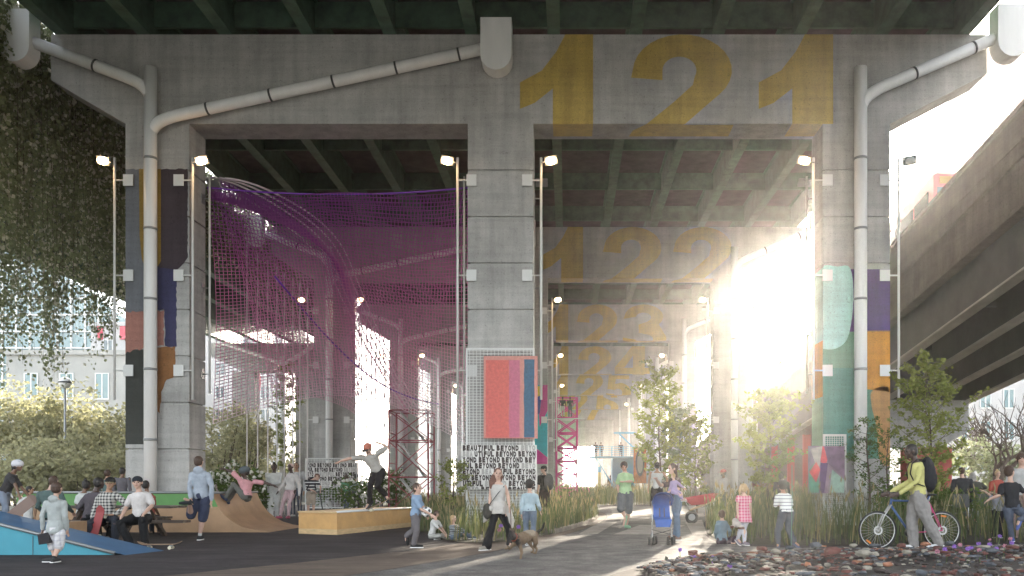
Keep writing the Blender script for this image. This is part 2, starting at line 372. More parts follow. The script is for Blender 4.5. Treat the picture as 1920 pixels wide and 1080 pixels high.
# ---------------------------------------------------------------- ground
def sheet(name, pts, z, m, kind='structure', thick=0.0, **kw):
    mb=MB(); 
    if thick: mb.prism([(p[0],p[1]) for p in pts], lambda u,v,d:(u,v,d), z-thick, z)
    else: mb.add([(p[0],p[1],z) for p in pts],[tuple(range(len(pts)))])
    o=mb.build(name,m); tag(o,kind=kind,**kw); return o
def smooth_poly(pts, n=6, closed=True):
    out=[]; k=len(pts)
    for i in range(k if closed else k-1):
        p0,p1,p2,p3=[Vector(pts[(i+j)%k]) if closed else Vector(pts[min(max(i+j,0),k-1)]) for j in (-1,0,1,2)]
        for j in range(n):
            t=j/n; out.append(.5*((2*p1)+(-p0+p2)*t+(2*p0-5*p1+4*p2-p3)*t*t+(-p0+3*p1-3*p2+p3)*t**3))
    if not closed: out.append(Vector(pts[-1]))
    return out
def ground_mat(name, c1, c2, grain, gs, patch=.25, rough=.9, stretch=(1,1,1), stain=None):
    m=mat(name,c1,rough=rough,spec=.25); N=m.node_tree.nodes; L=m.node_tree.links; b=N['Principled BSDF']
    tc=N.new('ShaderNodeTexCoord')
    def nz(s,d,st=(1,1,1),ro=.65):
        mp=N.new('ShaderNodeMapping'); mp.inputs['Scale'].default_value=st; L.new(tc.outputs['Object'],mp.inputs[0])
        n_=N.new('ShaderNodeTexNoise'); n_.inputs['Scale'].default_value=s; n_.inputs['Detail'].default_value=d; n_.inputs['Roughness'].default_value=ro; L.new(mp.outputs[0],n_.inputs[0]); return n_.outputs['Fac']
    def ramp(s,p0,c0,p1,c1_):
        r=N.new('ShaderNodeValToRGB'); e=r.color_ramp.elements; e[0].position=p0; e[1].position=p1; e[0].color=(*c0,1); e[1].color=(*c1_,1); L.new(s,r.inputs[0]); return r.outputs[0]
    def mul(a,bb):
        x=N.new('ShaderNodeMix'); x.data_type='RGBA'; x.blend_type='MULTIPLY'; x.inputs[0].default_value=1; L.new(a,x.inputs[6]); L.new(bb,x.inputs[7]); return x.outputs[2]
    a=ramp(nz(.45,6),.35,c2,.65,c1); g=nz(gs,6,stretch,.75)
    h=ramp(g,.3,(1-grain,)*3,.7,(1+grain,)*3); s2=ramp(nz(2.2,5,stretch),.4,(1-patch,)*3,.62,(1.05,)*3)
    L.new(mul(mul(a,h),s2),b.inputs['Base Color'])
    bp=N.new('ShaderNodeBump'); bp.inputs['Strength'].default_value=.5; bp.inputs['Distance'].default_value=.02; L.new(g,bp.inputs['Height']); L.new(bp.outputs[0],b.inputs['Normal'])
    return m
M_plaza=ground_mat('dark_plaza_asphalt',(.062,.052,.054),(.036,.030,.034),.6,26,.4,stretch=(.35,1.3,1))
M_board=ground_mat('brown_path_surface',(.17,.13,.10),(.12,.092,.075),.35,22,stretch=(.3,1.6,1))
M_path=ground_mat('grey_path_asphalt',(.21,.20,.185),(.14,.132,.125),.6,38,.4)
M_pale=ground_mat('pale_paving',(.40,.37,.32),(.30,.28,.25),.2,30)
M_soil=ground_mat('planting_soil',(.055,.05,.03),(.03,.028,.02),.5,12)
M_far=ground_mat('far_ground',(.44,.42,.37),(.34,.32,.27),.3,3)
M_kerb=ground_mat('kerb_stone',(.30,.26,.21),(.22,.19,.16),.25,30)
sheet('ground',[(-400,-60),(400,-60),(400,1500),(-400,1500)],-.012,M_far)
g=lambda L_:[gd(px,py) for px,py in L_]
plaza=[(-40,9),(60,9),(60,60),(16,60),(10,200),(-17,200),(-17,44),(-40,40)]
sheet('plaza',plaza,0.0,M_plaza)
edge=[(560,1095),(662,1079),(740,1067),(815,1054),(880,1043),(915,1037),(980,1022),(1047,1006),(1100,991),(1132,976),(1136,966),(1120,960),(1060,957),(1000,955)]
edgeg=[Vector((p.x,p.y,0)) for p in smooth_poly(g(edge),6,False)]
# grey asphalt path
backr=g([(1000,954),(1000,950.5),(1360,950.5),(1345,966),(1325,975),(1316,992),(1325,1006),(1345,1016),(1400,1024),(1500,1028),(1700,1026),(1920,1022),(2100,1018)])
pathpoly=edgeg+[Vector((p.x,p.y,0)) for p in smooth_poly(backr,5,False)]+[Vector((30,13,0)),Vector((30,3,0)),Vector((-3.5,3,0))]
sheet('path',pathpoly,.008,M_path)
# brown band along the path edge, widening to the left
def offs(line,d):
    out=[]
    for i,p in enumerate(line):
        t=(line[min(i+1,len(line)-1)]-line[max(i-1,0)]).normalized(); nrm=Vector((-t.y,t.x,0)); dd=d(i/len(line)) if callable(d) else d
        out.append(p+nrm*dd)
    return out
band=offs(edgeg,lambda t:1.9*(1-t)+.38 if t<.55 else .38+max(0,(.55-t))*3)
sheet('brown_path_band',edgeg+band[::-1],.004,M_board)
sheet('path_seam',offs(edgeg,.0)+offs(edgeg,-.035)[::-1],.012,mat('dark_seam',(.03,.028,.026),rough=.9))
# pale paving strips across the path
for i,L_ in enumerate(([(1085,1002),(1126,979),(1158,979),(1120,1002)],[(1150,1003),(1200,985),(1285,985),(1250,1003)],[(1285,980),(1316,975),(1326,1003),(1298,1003)],[(1140,972),(1150,963.5),(1330,963.5),(1320,969),(1180,969)])):
    sheet('paving_strip',g(L_),.012+.001*i,M_pale)
# planting beds
bed1=g([(742,966),(800,1003),(880,1019),(970,1014),(1040,1001),(1095,985),(1120,974),(1112,964),(1060,960),(1000,958),(930,955),(850,954),(770,955)])
bed1s=smooth_poly(bed1,4)
sheet('planting_bed',bed1s,.02,M_soil)
def kerb_obj(name,line,w_,h,label,closed=False):
    L1=line; L2=offs(line,w_); mb=MB(); n_=len(line)
    vs=[]; 
    for a,b in zip(L1,L2): vs+=[(a.x,a.y,0),(a.x,a.y,h),(b.x,b.y,h),(b.x,b.y,0)]
    fs=[]
    for i in range(n_-1):
        for j in range(4): fs.append((i*4+j,i*4+(j+1)%4,(i+1)*4+(j+1)%4,(i+1)*4+j))
    fs+=[(3,2,1,0),((n_-1)*4,(n_-1)*4+1,(n_-1)*4+2,(n_-1)*4+3)]
    mb.add(vs,fs); o=mb.build(name,M_kerb); tag(o,kind='structure'); return o
kerb_obj('kerb',bed1s[16:46],.14,.10,'')
bed2=g([(1000,948.5),(1365,948.5),(1330,932),(1240,929),(1010,930)])
sheet('planting_bed',bed2,.02,M_soil)
bed3=g([(1352,967),(1331,976),(1322,992),(1331,1004),(1352,1014),(1400,1021),(1500,1024.5),(1700,1023),(1920,1019),(2060,1016),(2060,945),(1700,944),(1420,948)])
bed3s=smooth_poly(bed3,3); sheet('planting_bed',bed3s,.02,M_soil)
bedr=[gd(px,py) for px,py in [(1120,1092),(1165,1075),(1230,1060),(1300,1049),(1400,1043),(1520,1037),(1700,1034),(1920,1028),(2200,1022)]]
bedrs=smooth_poly(bedr,4,False)+[Vector((14,11,0)),Vector((14,8,0)),Vector((1,8,0))]
sheet('rubble_bed',bedrs,.022,mat('dark_earth',(.05,.042,.036),rough=.95,var=.3,vs=8,bump=.5))
# ---------------------------------------------------------------- drain pipes
def arc_pts(p, c, q, n=6):
    p,c,q=Vector(p),Vector(c),Vector(q)
    return [p*(1-t)**2+c*2*t*(1-t)+q*t*t for t in [i/n for i in range(n+1)]]
def ring(mb,c,d,r,w_=.05):
    d=Vector(d).normalized(); mb.tube([Vector(c)-d*w_/2,Vector(c)+d*w_/2],r,16)
def hopper(name,cx,y,z0,z1,w_,parent,dy=.55):
    mb=MB(); n=10
    pr=[(cx-w_/2,z1),(cx-w_/2,z0+w_/2)]+[(cx-w_/2*math.cos(a),z0+w_/2-w_/2*math.sin(a)) for a in [PI*i/n for i in range(1,n)]]+[(cx+w_/2,z0+w_/2),(cx+w_/2,z1)]
    mb.prism(pr[::-1],lambda u,v,d:(u,y+d,v),-dy,0); return mb.build(name,M_white,parent)
def drain(yb, xv, ztop, branches, label):
    yp=yb-.30
    d=empty('drain_pipe',(xv,yp,0),0,label,'drain pipe','white drain pipes on the viaduct columns')
    mb=MB(); mb.tube([(xv,yp,0),(xv,yp,ztop)],.185,20); mb.build('main_pipe',M_white,d)
    for i in range(7):
        rings=MB(); ring(rings,(xv,yp,ztop-2.72-i*2.1),(0,0,1),.197,.07)
        rings.box(xv-.05,xv+.05,yp+.17,yb,ztop-2.75-i*2.1,ztop-2.69-i*2.1); rings.build('pipe_collar',M_grey,d)
    for (zj,dx,x2,z2,hop) in branches:
        s=1 if dx>0 else -1
        p0=Vector((xv,yp,zj-.1)); p1=Vector((xv+.0*s,yp,zj+.55)); e=Vector((x2,yp,z2))
        dirv=(e-p1).normalized(); q=p1+dirv*.85
        pts=[p0]+arc_pts(p0+Vector((0,0,.2)),p1,q,7)+[e]
        mb=MB(); mb.tube(pts,.17,18); mb.build('branch_pipe',M_white,d)
        L=(e-q).length; nr=max(1,int(L/1.75))
        for i in range(nr):
            c=q+dirv*(.9+i*1.92)
            if (c-q).length<L-.4: mbr=MB(); ring(mbr,c,dirv,.185,.06); mbr.build('pipe_collar',M_dark,d)
        if hop: hopper('hopper',x2+.0*s,yp+.25,z2-.85,z2+.70,.92,d)
    return d
names_b=['nearest','second','third','fourth','fifth','sixth','seventh','eighth','ninth','tenth','eleventh','farthest']
for k in range(NB):
    yb=Y1+SP*k
    full=k<5
    drain(yb,-12.45,13.7,[(11.55,1,-2.1,14.35,k<5),(12.6,-1,-16.35,14.6,k<5)],f'white forked drain pipe on the left column of the {names_b[k]} crossbeam')
    drain(yb,8.78,13.7,[(12.3,1,13.2,14.75,k<5)],f'white drain pipe on the right column of the {names_b[k]} crossbeam')
def yp_pipe(x,y,label):
    d=empty('drain_pipe',(x,y,0),0,label,'drain pipe')
    mb=MB(); mb.tube([(x,y,0),(x,y,10.9)],.19,14); mb.build('main_pipe',M_white,d)
    for s,e in ((-1,(x-5.5,y,12.3)),(1,(x+2.6,y,11.9))):
        mb=MB(); mb.tube([(x,y,9.6)]+arc_pts((x,y,9.8),(x,y,10.4),(x+s*.9,y,10.75),5)+[e],.17,12); mb.build('branch_pipe',M_white,d)
yp_pipe(-21.4,64.6,'white forked drain pipe standing before the third pier of the left ramp')

# ---------------------------------------------------------------- floodlight poles
M_glow=mat('lamp_glow',(1,.8,.55),emit=((1.0,.62,.30),9))
PW[0]=False
def make_lamp(s, lit=True):
    r=empty('floodlight_pole')
    mb=MB(); mb.tube([(0,0,3.8),(0,0,11.1)],.038,8); mb.build('pole',M_wmetal,r)
    for z in (10.42,7.55,4.68):
        mb=MB(); mb.tube([(0,0,z),(-s*.42,.0,z)],.025,6); mb.box(-s*.42-.15,-s*.42+.15,-.03,.0,z-.17,z+.17); mb.build('bracket',M_wmetal,r)
    mb=MB(); mb.box(-.19,.19,-.12,.12,-.05,.06); mb.bar((-s*.3,0,-.12),(0,0,0),.03,.03)
    h=mb.build('lamp_housing',M_grey,r); h.location=(s*.3,-.05,11.0); h.rotation_euler=(math.radians(-62),math.radians(-10*s),0)
    mb=MB(); ell(mb,(0,0,-.075),.16,.115,.07); g_=mb.build('lamp_glass',M_glow if lit else M_wmetal,h)
    g_.matrix_parent_inverse=Matrix()
    return r
protoL=make_lamp(-1); protoR=make_lamp(1); protoD=make_lamp(1,False)
first={id(protoL):1,id(protoR):1,id(protoD):1}
cn=['left','middle','right']
for k in range(5):
    for c,(x0,x1) in enumerate(COLS):
        for s in (-1,1):
            pr=protoD if (k==0 and c==2 and s==1) else (protoL if s<0 else protoR)
            if first.get(id(pr)): o=pr; first[id(pr)]=0
            else: o=copy_tree(pr)
            o.location=((x0-.30) if s<0 else (x1+.24), Y1+SP*k-.06, 0)
            if k==0 and c==0 and s>0: o.location.x=x1+.13
            tag(o,f"{'unlit' if pr is protoD else 'lit'} floodlight on a thin pole at the {'left' if s<0 else 'right'} side of the {cn[c]} column, {names_b[k]} crossbeam",'floodlight','floodlight poles on the columns')
# plain rods behind the columns (rear lamps point away)
def make_rod(s):
    r=empty('floodlight_pole')
    mb=MB(); mb.tube([(0,0,4.1),(0,0,10.9)],.034,6); mb.build('pole',M_wmetal,r)
    for z in (10.2,7.4,4.7):
        mb=MB(); mb.tube([(0,0,z),(-s*.22,0,z)],.02,6); mb.box(-s*.22-.02,-s*.22+.02,-.12,.12,z-.15,z+.15); mb.build('bracket',M_grey,r)
    mb=MB(); mb.box(-.19,.19,-.12,.12,-.05,.06); h=mb.build('lamp_housing',M_grey,r); h.location=(0,.28,10.8); h.rotation_euler=(math.radians(-35),0,0)
    return r
rl=make_rod(-1); rr_=make_rod(1); ff={id(rl):1,id(rr_):1}
for k in range(2):
    for c,(x0,x1) in enumerate(COLS):
        for s in (-1,1):
            pr=rl if s<0 else rr_
            if ff[id(pr)]: o=pr; ff[id(pr)]=0
            else: o=copy_tree(pr)
            o.location=((x0-.22) if s<0 else (x1+.22), Y1+SP*k+.95, 0)
            tag(o,f"thin lamp rod on the rear {'left' if s<0 else 'right'} edge of the {cn[c]} column, {names_b[k]} crossbeam",'floodlight','rear lamp rods on the columns')
PW[0]=True

# ---------------------------------------------------------------- painted murals on the columns
def patch(parent,pts,Yf,m,lift,ragged=0.0,seed=0,thick=.003):
    """patch of paint on a column front: photo pixels -> column face"""
    R=random.Random(seed); P=[at(x,y,Yf) for x,y in pts]; out=[]
    for i,p in enumerate(P):
        q=P[(i+1)%len(P)]; n_=max(1,int((q-p).length/.09)) if ragged else 1
        for j in range(n_):
            v=p.lerp(q,j/n_)
            if ragged: v=v+Vector((R.uniform(-1,1)*ragged*.6,0,R.uniform(-1,1)*ragged))
            out.append((v.x,v.z))
    xs=[c for c in COLS if c[0]-.3<sum(o[0] for o in out)/len(out)<c[1]+.3]
    if xs: out=[(min(max(a,xs[0][0]+.001),xs[0][1]-.001),b) for a,b in out]
    mb=MB(); mb.prism(out,lambda u,v,d:(u,Yf-lift-d,v),0,thick); return mb.build('mural_paint',m,parent)
def paint(name,c,v=.14): return concrete(name,c,dark=.85) 
b0=bents[0]
lc=[o for o in b0.children if o.name.startswith('column')]
P_=lambda n,c: paint(n,c)
mg,mo_,mp_,mn,mt,mk,mbn=P_('paint_grey_blue',(.19,.20,.22)),P_('paint_ochre',(.34,.22,.05)),P_('paint_aubergine',(.06,.045,.055)),P_('paint_navy',(.05,.05,.12)),P_('paint_terracotta',(.42,.20,.16)),P_('paint_charcoal',(.055,.058,.052)),P_('paint_rust',(.28,.13,.05))
col0,col1,col2_=lc[0],lc[1],lc[2]
patch(col0,[(233,317),(300,317),(300,592),(233,592)],26,mg,.001,.02,1)
patch(col0,[(233,655),(296,655),(296,833),(233,833)],26,mk,.001,.0,2)
patch(col0,[(233,585),(307,582),(307,650),(285,648),(262,655),(233,662)],26,mt,.005,.04,3)
patch(col0,[(296,317),(352,317),(352,484),(340,500),(330,508),(296,505)],26,mp_,.005,.02,4)
patch(col0,[(261,317),(302,317),(302,490),(296,500),(285,503),(272,502),(266,485),(262,440)],26,mo_,.009,.0,5)
patch(col0,[(294,500),(331,508),(331,648),(322,652),(310,648),(308,580),(294,580)],26,mn,.009,.03,6)
patch(col0,[(294,650),(329,650),(328,705),(312,712),(303,735),(300,775),(294,770)],26,mbn,.009,.03,7)
# right column: smooth shapes on the front
mteal,mmint,mpurp,mora,mtan,mgrn,mlil=P_('paint_teal',(.10,.30,.24)),P_('paint_mint',(.36,.58,.42)),P_('paint_violet',(.11,.06,.22)),P_('paint_orange',(.75,.34,.05)),P_('paint_tan',(.60,.34,.14)),P_('paint_sea_green',(.16,.34,.24)),P_('paint_aqua',(.42,.72,.66))
def curve_patch(pts,m,lift): 
    q=smooth_poly([Vector((a,b,0)) for a,b in pts],4); patch(col2_,[(v.x,v.y) for v in q],26,m,lift)
patch(col2_,[(1543,505),(1670,505),(1670,860),(1543,860)],26,mgrn,.001)
patch(col2_,[(1590,505),(1670,505),(1670,622),(1590,622)],26,mpurp,.005)
curve_patch([(1540,502),(1570,500),(1594,503),(1600,560),(1592,625),(1575,650),(1548,655),(1536,640),(1538,560)],mlil,.009)
patch(col2_,[(1626,620),(1670,620),(1670,735),(1626,730)],26,mora,.005)
curve_patch([(1636,732),(1672,735),(1674,862),(1650,864),(1643,800),(1634,760)],mtan,.005)
patch(col2_,[(1544,690),(1600,690),(1600,845),(1544,845)],26,mteal,.005)
def side_patch(ya,yb_,z0,z1,m,lift):
    mb=MB(); x=COLS[2][0]; mb.add([(x-lift,ya,z0),(x-lift,yb_,z0),(x-lift,yb_,z1),(x-lift,ya,z1)],[(0,1,2,3)]); mb.build('mural_paint',m,col2_)
side_patch(26.0,27.16,5.6,7.8,mlil,.004); side_patch(26.0,27.16,3.9,5.6,mora,.004); side_patch(26.0,27.16,1.9,3.9,mmint,.004)
# bright mural round the middle column of the second crossbeam
c21=[o for o in bents[1].children if o.name.startswith('column')][1]
cm=[P_('paint_cyan',(.04,.50,.55)),P_('paint_magenta',(.65,.05,.30)),P_('paint_yellow',(.80,.66,.05)),P_('paint_blue',(.05,.10,.40)),P_('paint_lime',(.30,.60,.12))]
Yc=Y1+SP
patch(c21,[(957,722),(1027,722),(1027,870),(957,870)],Yc,cm[0],.001)
for i,(pts,m) in enumerate([([(1000,724),(1020,724),(1016,760),(1005,770)],cm[2]),([(1018,722),(1027,722),(1027,770),(1012,800),(1010,770)],cm[1]),([(957,722),(1000,722),(995,800),(957,790)],cm[4]),([(1006,745),(1016,740),(1012,775),(1005,778)],cm[3]),([(957,800),(990,800),(1000,868),(957,868)],cm[3]),([(1005,840),(1027,858),(1027,870),(1000,870)],cm[1])]):
    patch(c21,pts,Yc,m,.005+.003*i)

# ---------------------------------------------------------------- lettering
def text_mesh(body,size,bold=.02,sx=.8):
    cu=bpy.data.curves.new('lettering','FONT'); cu.body=body; cu.size=size; cu.offset=bold; cu.extrude=.004; cu.resolution_u=2
    o=bpy.data.objects.new('lettering',cu); C.objects.link(o); dg=bpy.context.evaluated_depsgraph_get()
    me=bpy.data.meshes.new_from_object(o.evaluated_get(dg)); bpy.data.objects.remove(o)
    vs=[(v.co.x*sx,v.co.y,v.co.z) for v in me.vertices]; fs=[tuple(p.vertices) for p in me.polygons]
    bpy.data.meshes.remove(me); return vs,fs
M_ink=mat('brown_black_lettering',(.045,.03,.028),rough=.7,var=.3,vs=30)
M_board_w=mat('off_white_board',(.72,.70,.67),rough=.6,var=.05,vs=4)
M_pale_l=mat('pale_lettering',(.40,.38,.36),rough=.6)
def letter_board(X0,X1,Z0,Z1,Y,rows,label):
    b=empty('lettered_banner',((X0+X1)/2,Y,Z0),0,label,'banner')
    mb=MB(); mb.box(X0,X1,Y-.02,Y+.02,Z0,Z1); mb.build('board',M_board_w,b)
    R=random.Random(len(rows)+int(X0)); n=len(rows); rh=(Z1-Z0)/(n-.45)
    for i,row in enumerate(rows):
        mbs=[MB(),MB()]; zb=Z1-rh*(i+.55)-rh*.36; x=X0+.01
        tot=sum(sum(.6 if c=='I' else 1 for c in w_.strip('*'))+.42 for w_ in row.split())-.4; cw=(X1-X0-.03)/tot
        for w_ in row.split():
            for ch in w_.strip('*'):
                vs,fs=text_mesh(ch.strip('*'),rh*1.14,.017*rh/.18,.72) if ch!='*' else ([],[])
                if not vs: continue
                mx=max(v[0] for v in vs); mn_=min(v[0] for v in vs); k=(cw*.86)/max(mx-mn_,.01) if ch!='I' else .9
                pale = w_.startswith('*'); ro=R.uniform(-.08,.08); dz=R.uniform(-.03,.03)*rh*2
                top=Z1-.004
                vv=[(x+(v[0]-mn_)*k+v[1]*ro, Y-.023-v[2]*.5, min(top,max(Z0+.004,zb+v[1]*(1+dz)+dz*.3))) for v in vs]
                vv=[(min(max(a,X0+.005),X1-.005),b_,c_) for a,b_,c_ in vv]
                mbs[1 if pale else 0].add(vv,fs); x+=cw*(1.0 if ch!='I' else .6)
            x+=cw*.42
        for q,(m_,mt_) in enumerate(zip(mbs,(M_ink,M_pale_l))):
            if m_.v: m_.build('lettering',mt_,b)
    return b
def grid_frame(X0,X1,Z0,Z1,Y,sx,sz,label,name='mesh_screen',r=.006,mid=True,cat='mesh screen'):
    b=empty(name,((X0+X1)/2,Y,Z0),0,label,cat)
    mb=MB(); w_=.05
    mb.box(X0,X0+w_,Y-.025,Y+.025,Z0,Z1); mb.box(X1-w_,X1,Y-.025,Y+.025,Z0,Z1); mb.box(X0+w_,X1-w_,Y-.025,Y+.025,Z1-w_,Z1); mb.box(X0+w_,X1-w_,Y-.025,Y+.025,Z0+.12,Z0+.12+w_)
    mb.build('frame',M_wmetal,b); mb=MB(); n=int((X1-X0)/sx)
    for i in range(1,n): x=X0+(X1-X0)*i/n; mb.box(x-r,x+r,Y-r,Y+r,Z0+.1,Z1-.02)
    n=int((Z1-Z0)/sz)
    for i in range(1,n): z=Z0+(Z1-Z0)*i/n; mb.box(X0+.02,X1-.02,Y-r*2-.001,Y-r-.0005,z-r,z+r)
    mb.build('wire_grid',M_wmetal,b); return b
grid_frame(-3.03,-.98,0,5.33,25.78,.105,.085,'tall white mesh screen in front of the middle column',r=.009)
letter_board(-3.12,-.90,1.09,2.42,25.66,['BEAUTIFUL BEYOND *BEYO','*BEA UTIFUL BEYOND BEYON','YOND BEYOND BEYOND BEY','FUL BEYOND BEYOND *BEYO','EYOND *BEA UTIFUL BEYOND','ND BEYOND BEYOND BEYON','UTIFUL *BEYOND BEYOND B','*BEYO BEYOND BEAUTIF'],'hand lettered BEYOND banner on the mesh screen of the middle column')
letter_board(-12.65,-10.15,1.1,2.32,41.8,['YOND BEYOND BEYOND BEAU','FUL BEYOND BEYOND *BEYOND','EYO *BEAUTIFUL BEYOND BEY','ND BEYOND BEYOND BEYOND','*UL *BEYOND BEYOND *BEY','ND *BEYOND *BEYOND BEY'],'smaller BEYOND banner on the wire fence behind the yellow skate box')
grid_frame(-12.75,-9.9,0,2.55,41.9,.14,.12,'white wire fence panel behind the skate box',name='fence_panel',cat='fence')
# colour field panel: coral, pink and blue vertical bands
cp=empty('painted_panel',(-1.7,25.6,3),0,'coral panel with pink and blue vertical bands on the middle column screen','artwork')
p0=at(907,822,25.62); p1=at(1008,668,25.62); W=p1.x-p0.x
mb=MB(); mb.box(p0.x,p1.x,25.58,25.70,p0.z,p1.z); mb.build('panel',mat('coral_pink_canvas',(.62,.27,.23),rough=.8,var=.1,vs=12,bump=.3,bs=50),cp)
def band_(u0,u1,v0,v1,m,l,seed):
    R=random.Random(seed); pts=[]
    H=p1.z-p0.z
    for i in range(12): pts.append((p0.x+W*(u0+R.uniform(-.006,.006)),p0.z+H*(v0+(v1-v0)*i/11)))
    for i in range(12): pts.append((p0.x+W*(u1+R.uniform(-.006,.006)),p0.z+H*(v1-(v1-v0)*i/11)))
    mb=MB(); mb.prism(pts[::-1],lambda u,v,d:(u,25.578-l-d,v),0,.003); mb.build('colour_band',m,cp)
band_(.04,.47,.01,.95,mat('red_coral',(.66,.15,.13),rough=.85,var=.12,vs=12),.0,1)
band_(.47,.67,.01,.95,mat('rose_pink',(.56,.16,.24),rough=.85,var=.12,vs=12),.0,2)
band_(.75,.94,.01,.96,mat('petrol_blue',(.045,.13,.22),rough=.85,var=.2,vs=12),.0,3)
# right column: screen with abstract painting
grid_frame(7.68,8.38,0,2.75,25.8,.07,.06,'narrow white mesh screen at the foot of the right column',r=.006)
ap=empty('painted_panel',(7.6,25.6,1.5),0,'abstract painting of red, plum and green facets on the right mesh screen','artwork')
def q2(pts): return [(at(x,y,25.5).x,at(x,y,25.5).z) for x,y in pts]
def facet(pts,m,l,name='facet'):
    mb=MB(); mb.prism(q2(pts)[::-1] if sum((pts[i][0]*pts[(i+1)%len(pts)][1]-pts[(i+1)%len(pts)][0]*pts[i][1]) for i in range(len(pts)))<0 else q2(pts),lambda u,v,d:(u,25.5-l-d,v),0,.002); mb.build(name,m,ap)
mb=MB(); a=at(1516,925,25.5); c_=at(1584,836,25.5); mb.box(a.x,c_.x,25.502,25.56,a.z,c_.z); mb.build('canvas',mat('grey_plum_canvas',(.28,.20,.24),rough=.8,var=.35,vs=3),ap)
for i,(pts,c) in enumerate([([(1517,924),(1517,880),(1532,862),(1537,924)],(.10,.26,.18)),([(1555,924),(1583,924),(1583,900),(1560,880)],(.30,.42,.35)),([(1519,842),(1542,836),(1536,875),(1528,868)],(.42,.36,.33)),
    ([(1542,836),(1555,850),(1548,872),(1538,866)],(.60,.06,.09)),([(1517,885),(1530,866),(1538,880),(1530,905)],(.50,.06,.07)),([(1545,838),(1583,838),(1583,896),(1553,870)],(.20,.13,.19)),([(1538,868),(1552,868),(1545,924),(1535,924)],(.10,.05,.13))]):
    facet(pts,mat('painting_tone_%s'%'abcdefg'[i],c,rough=.8,var=.3,vs=5),.004+.003*i)
# ---------------------------------------------------------------- skate ramps
M_ply=mat('brown_ply',(.36,.22,.12),rough=.6,var=.15,vs=2,bump=.1)
M_gr=mat('green_ramp_paint',(.10,.25,.07),rough=.6,var=.12,vs=2)
M_cy=mat('cyan_ramp_paint',(.05,.28,.36),rough=.5,var=.08,vs=2)
M_bl=mat('blue_ramp_paint',(.035,.12,.24),rough=.5,var=.15,vs=2)
M_ora=mat('ochre_box_paint',(.58,.33,.12),rough=.55,var=.12,vs=2.5)
M_ora2=mat('pale_ochre_ply',(.60,.42,.22),rough=.6,var=.15,vs=5,stretch=(1,1,4))
qp=empty('quarter_pipe',(-11,23,0),0,'brown skate quarter pipe with green upper wall in front of the left column','skate ramp')
cur=[(-9.15,1.0),(-9.10,.86),(-9.0,.66),(-8.85,.46),(-8.65,.29),(-8.4,.15),(-8.1,.06),(-7.75,.012),(-7.7,0)]
mb=MB(); mb.prism([(-14.2,0),(-14.2,1.0)]+cur,lambda u,v,d:(u,22.2+d,v),0,3.2); mb.build('ramp_body',M_ply,qp)
mb=MB(); mb.prism([(-14.2,.66),(-14.2,.995),(-9.155,.995),(-9.11,.86),(-9.015,.66)],lambda u,v,d:(u,22.197-d,v),0,.012); mb.build('green_wall',M_gr,qp)
mb=MB(); mb.tube([(-14.2,22.17,1.03),(-9.15,22.17,1.03)],.03,8); mb.tube([(-9.14,22.17,1.02),(-9.14,25.4,1.02)],.03,8); mb.build('coping',M_grey,qp)
bk=empty('bank_ramp',(-10,15.5,0),0,'blue and cyan wedge skate ramp with steel coping at the left edge','skate ramp')
mb=MB(); mb.prism([(-13,0),(-13,1.3),(-7.88,0)],lambda u,v,d:(u,14.95+d,v),0,1.15); mb.build('cyan_side',M_cy,bk)
mb=MB(); sl_=1.3/5.12
mb.add([(-13,14.96,1.304),(-7.66,14.96-.06,.0),(-7.45,15.9,.0),(-13,16.1,1.304)],[(0,1,2,3)]); mb.build('blue_slope',M_bl,bk)
mb=MB(); mb.tube([(-13,14.93,1.32),(-7.85,14.93,.03)],.03,8); mb.build('coping',M_grey,bk)
mb=MB(); mb.prism([(-13,.72),(-13,1.28),(-7.93,.0),(-9.9,.37),(-10.7,.40)],lambda u,v,d:(u,14.947-d,v),0,.003)
mb=MB(); mb.box(-9.29,-9.28,14.944,14.95,.0,.33); mb.build('panel_seam',M_dark,bk)
pl=empty('skate_platform',(-11,17,0),0,'low brown skate platform behind the cyan wedge, left edge','skate ramp')
mb=MB(); mb.box(-14,-9.35,16.15,16.75,0,.52); mb.build('platform_body',M_ply,pl)
mb=MB(); mb.tube([(-14,16.14,.53),(-9.35,16.14,.53)],.03,8); mb.build('coping',M_grey,pl)
bx=empty('grind_box',(-5.6,21,0),0,'long ochre wooden grind box under the skateboarder','skate box')
A,B,Cc=gd(632,1003),gd(560,1000.5),gd(778,987); D=B+(Cc-A)
mb=MB(); q=[A,Cc,D,B]; H=.53
mb.add([(p.x,p.y,.13) for p in q]+[(p.x,p.y,H) for p in q],[(0,1,5,4),(1,2,6,5),(2,3,7,6),(3,0,4,7)]); mb.build('side_panels',M_ora,bx)
mb=MB(); mb.add([(p.x,p.y,0) for p in q]+[(p.x,p.y,.129) for p in q],[(0,1,5,4),(1,2,6,5),(2,3,7,6),(3,0,4,7)]); mb.build('base_board',M_ora2,bx)
mb=MB(); cc=sum(q,Vector())/4; qq=[cc+(p-cc)*1.015 for p in q]; mb.add([(p.x,p.y,H+.001) for p in qq]+[(p.x,p.y,H+.035) for p in qq],[(3,2,1,0),(4,5,6,7),(0,1,5,4),(1,2,6,5),(2,3,7,6),(3,0,4,7)]); mb.build('top_board',M_ora2,bx)
mb=MB(); mb.tube([(A.x,A.y-.02,H+.03),(Cc.x,Cc.y-.02,H+.03)],.028,8); mb.build('steel_edge',M_wmetal,bx)
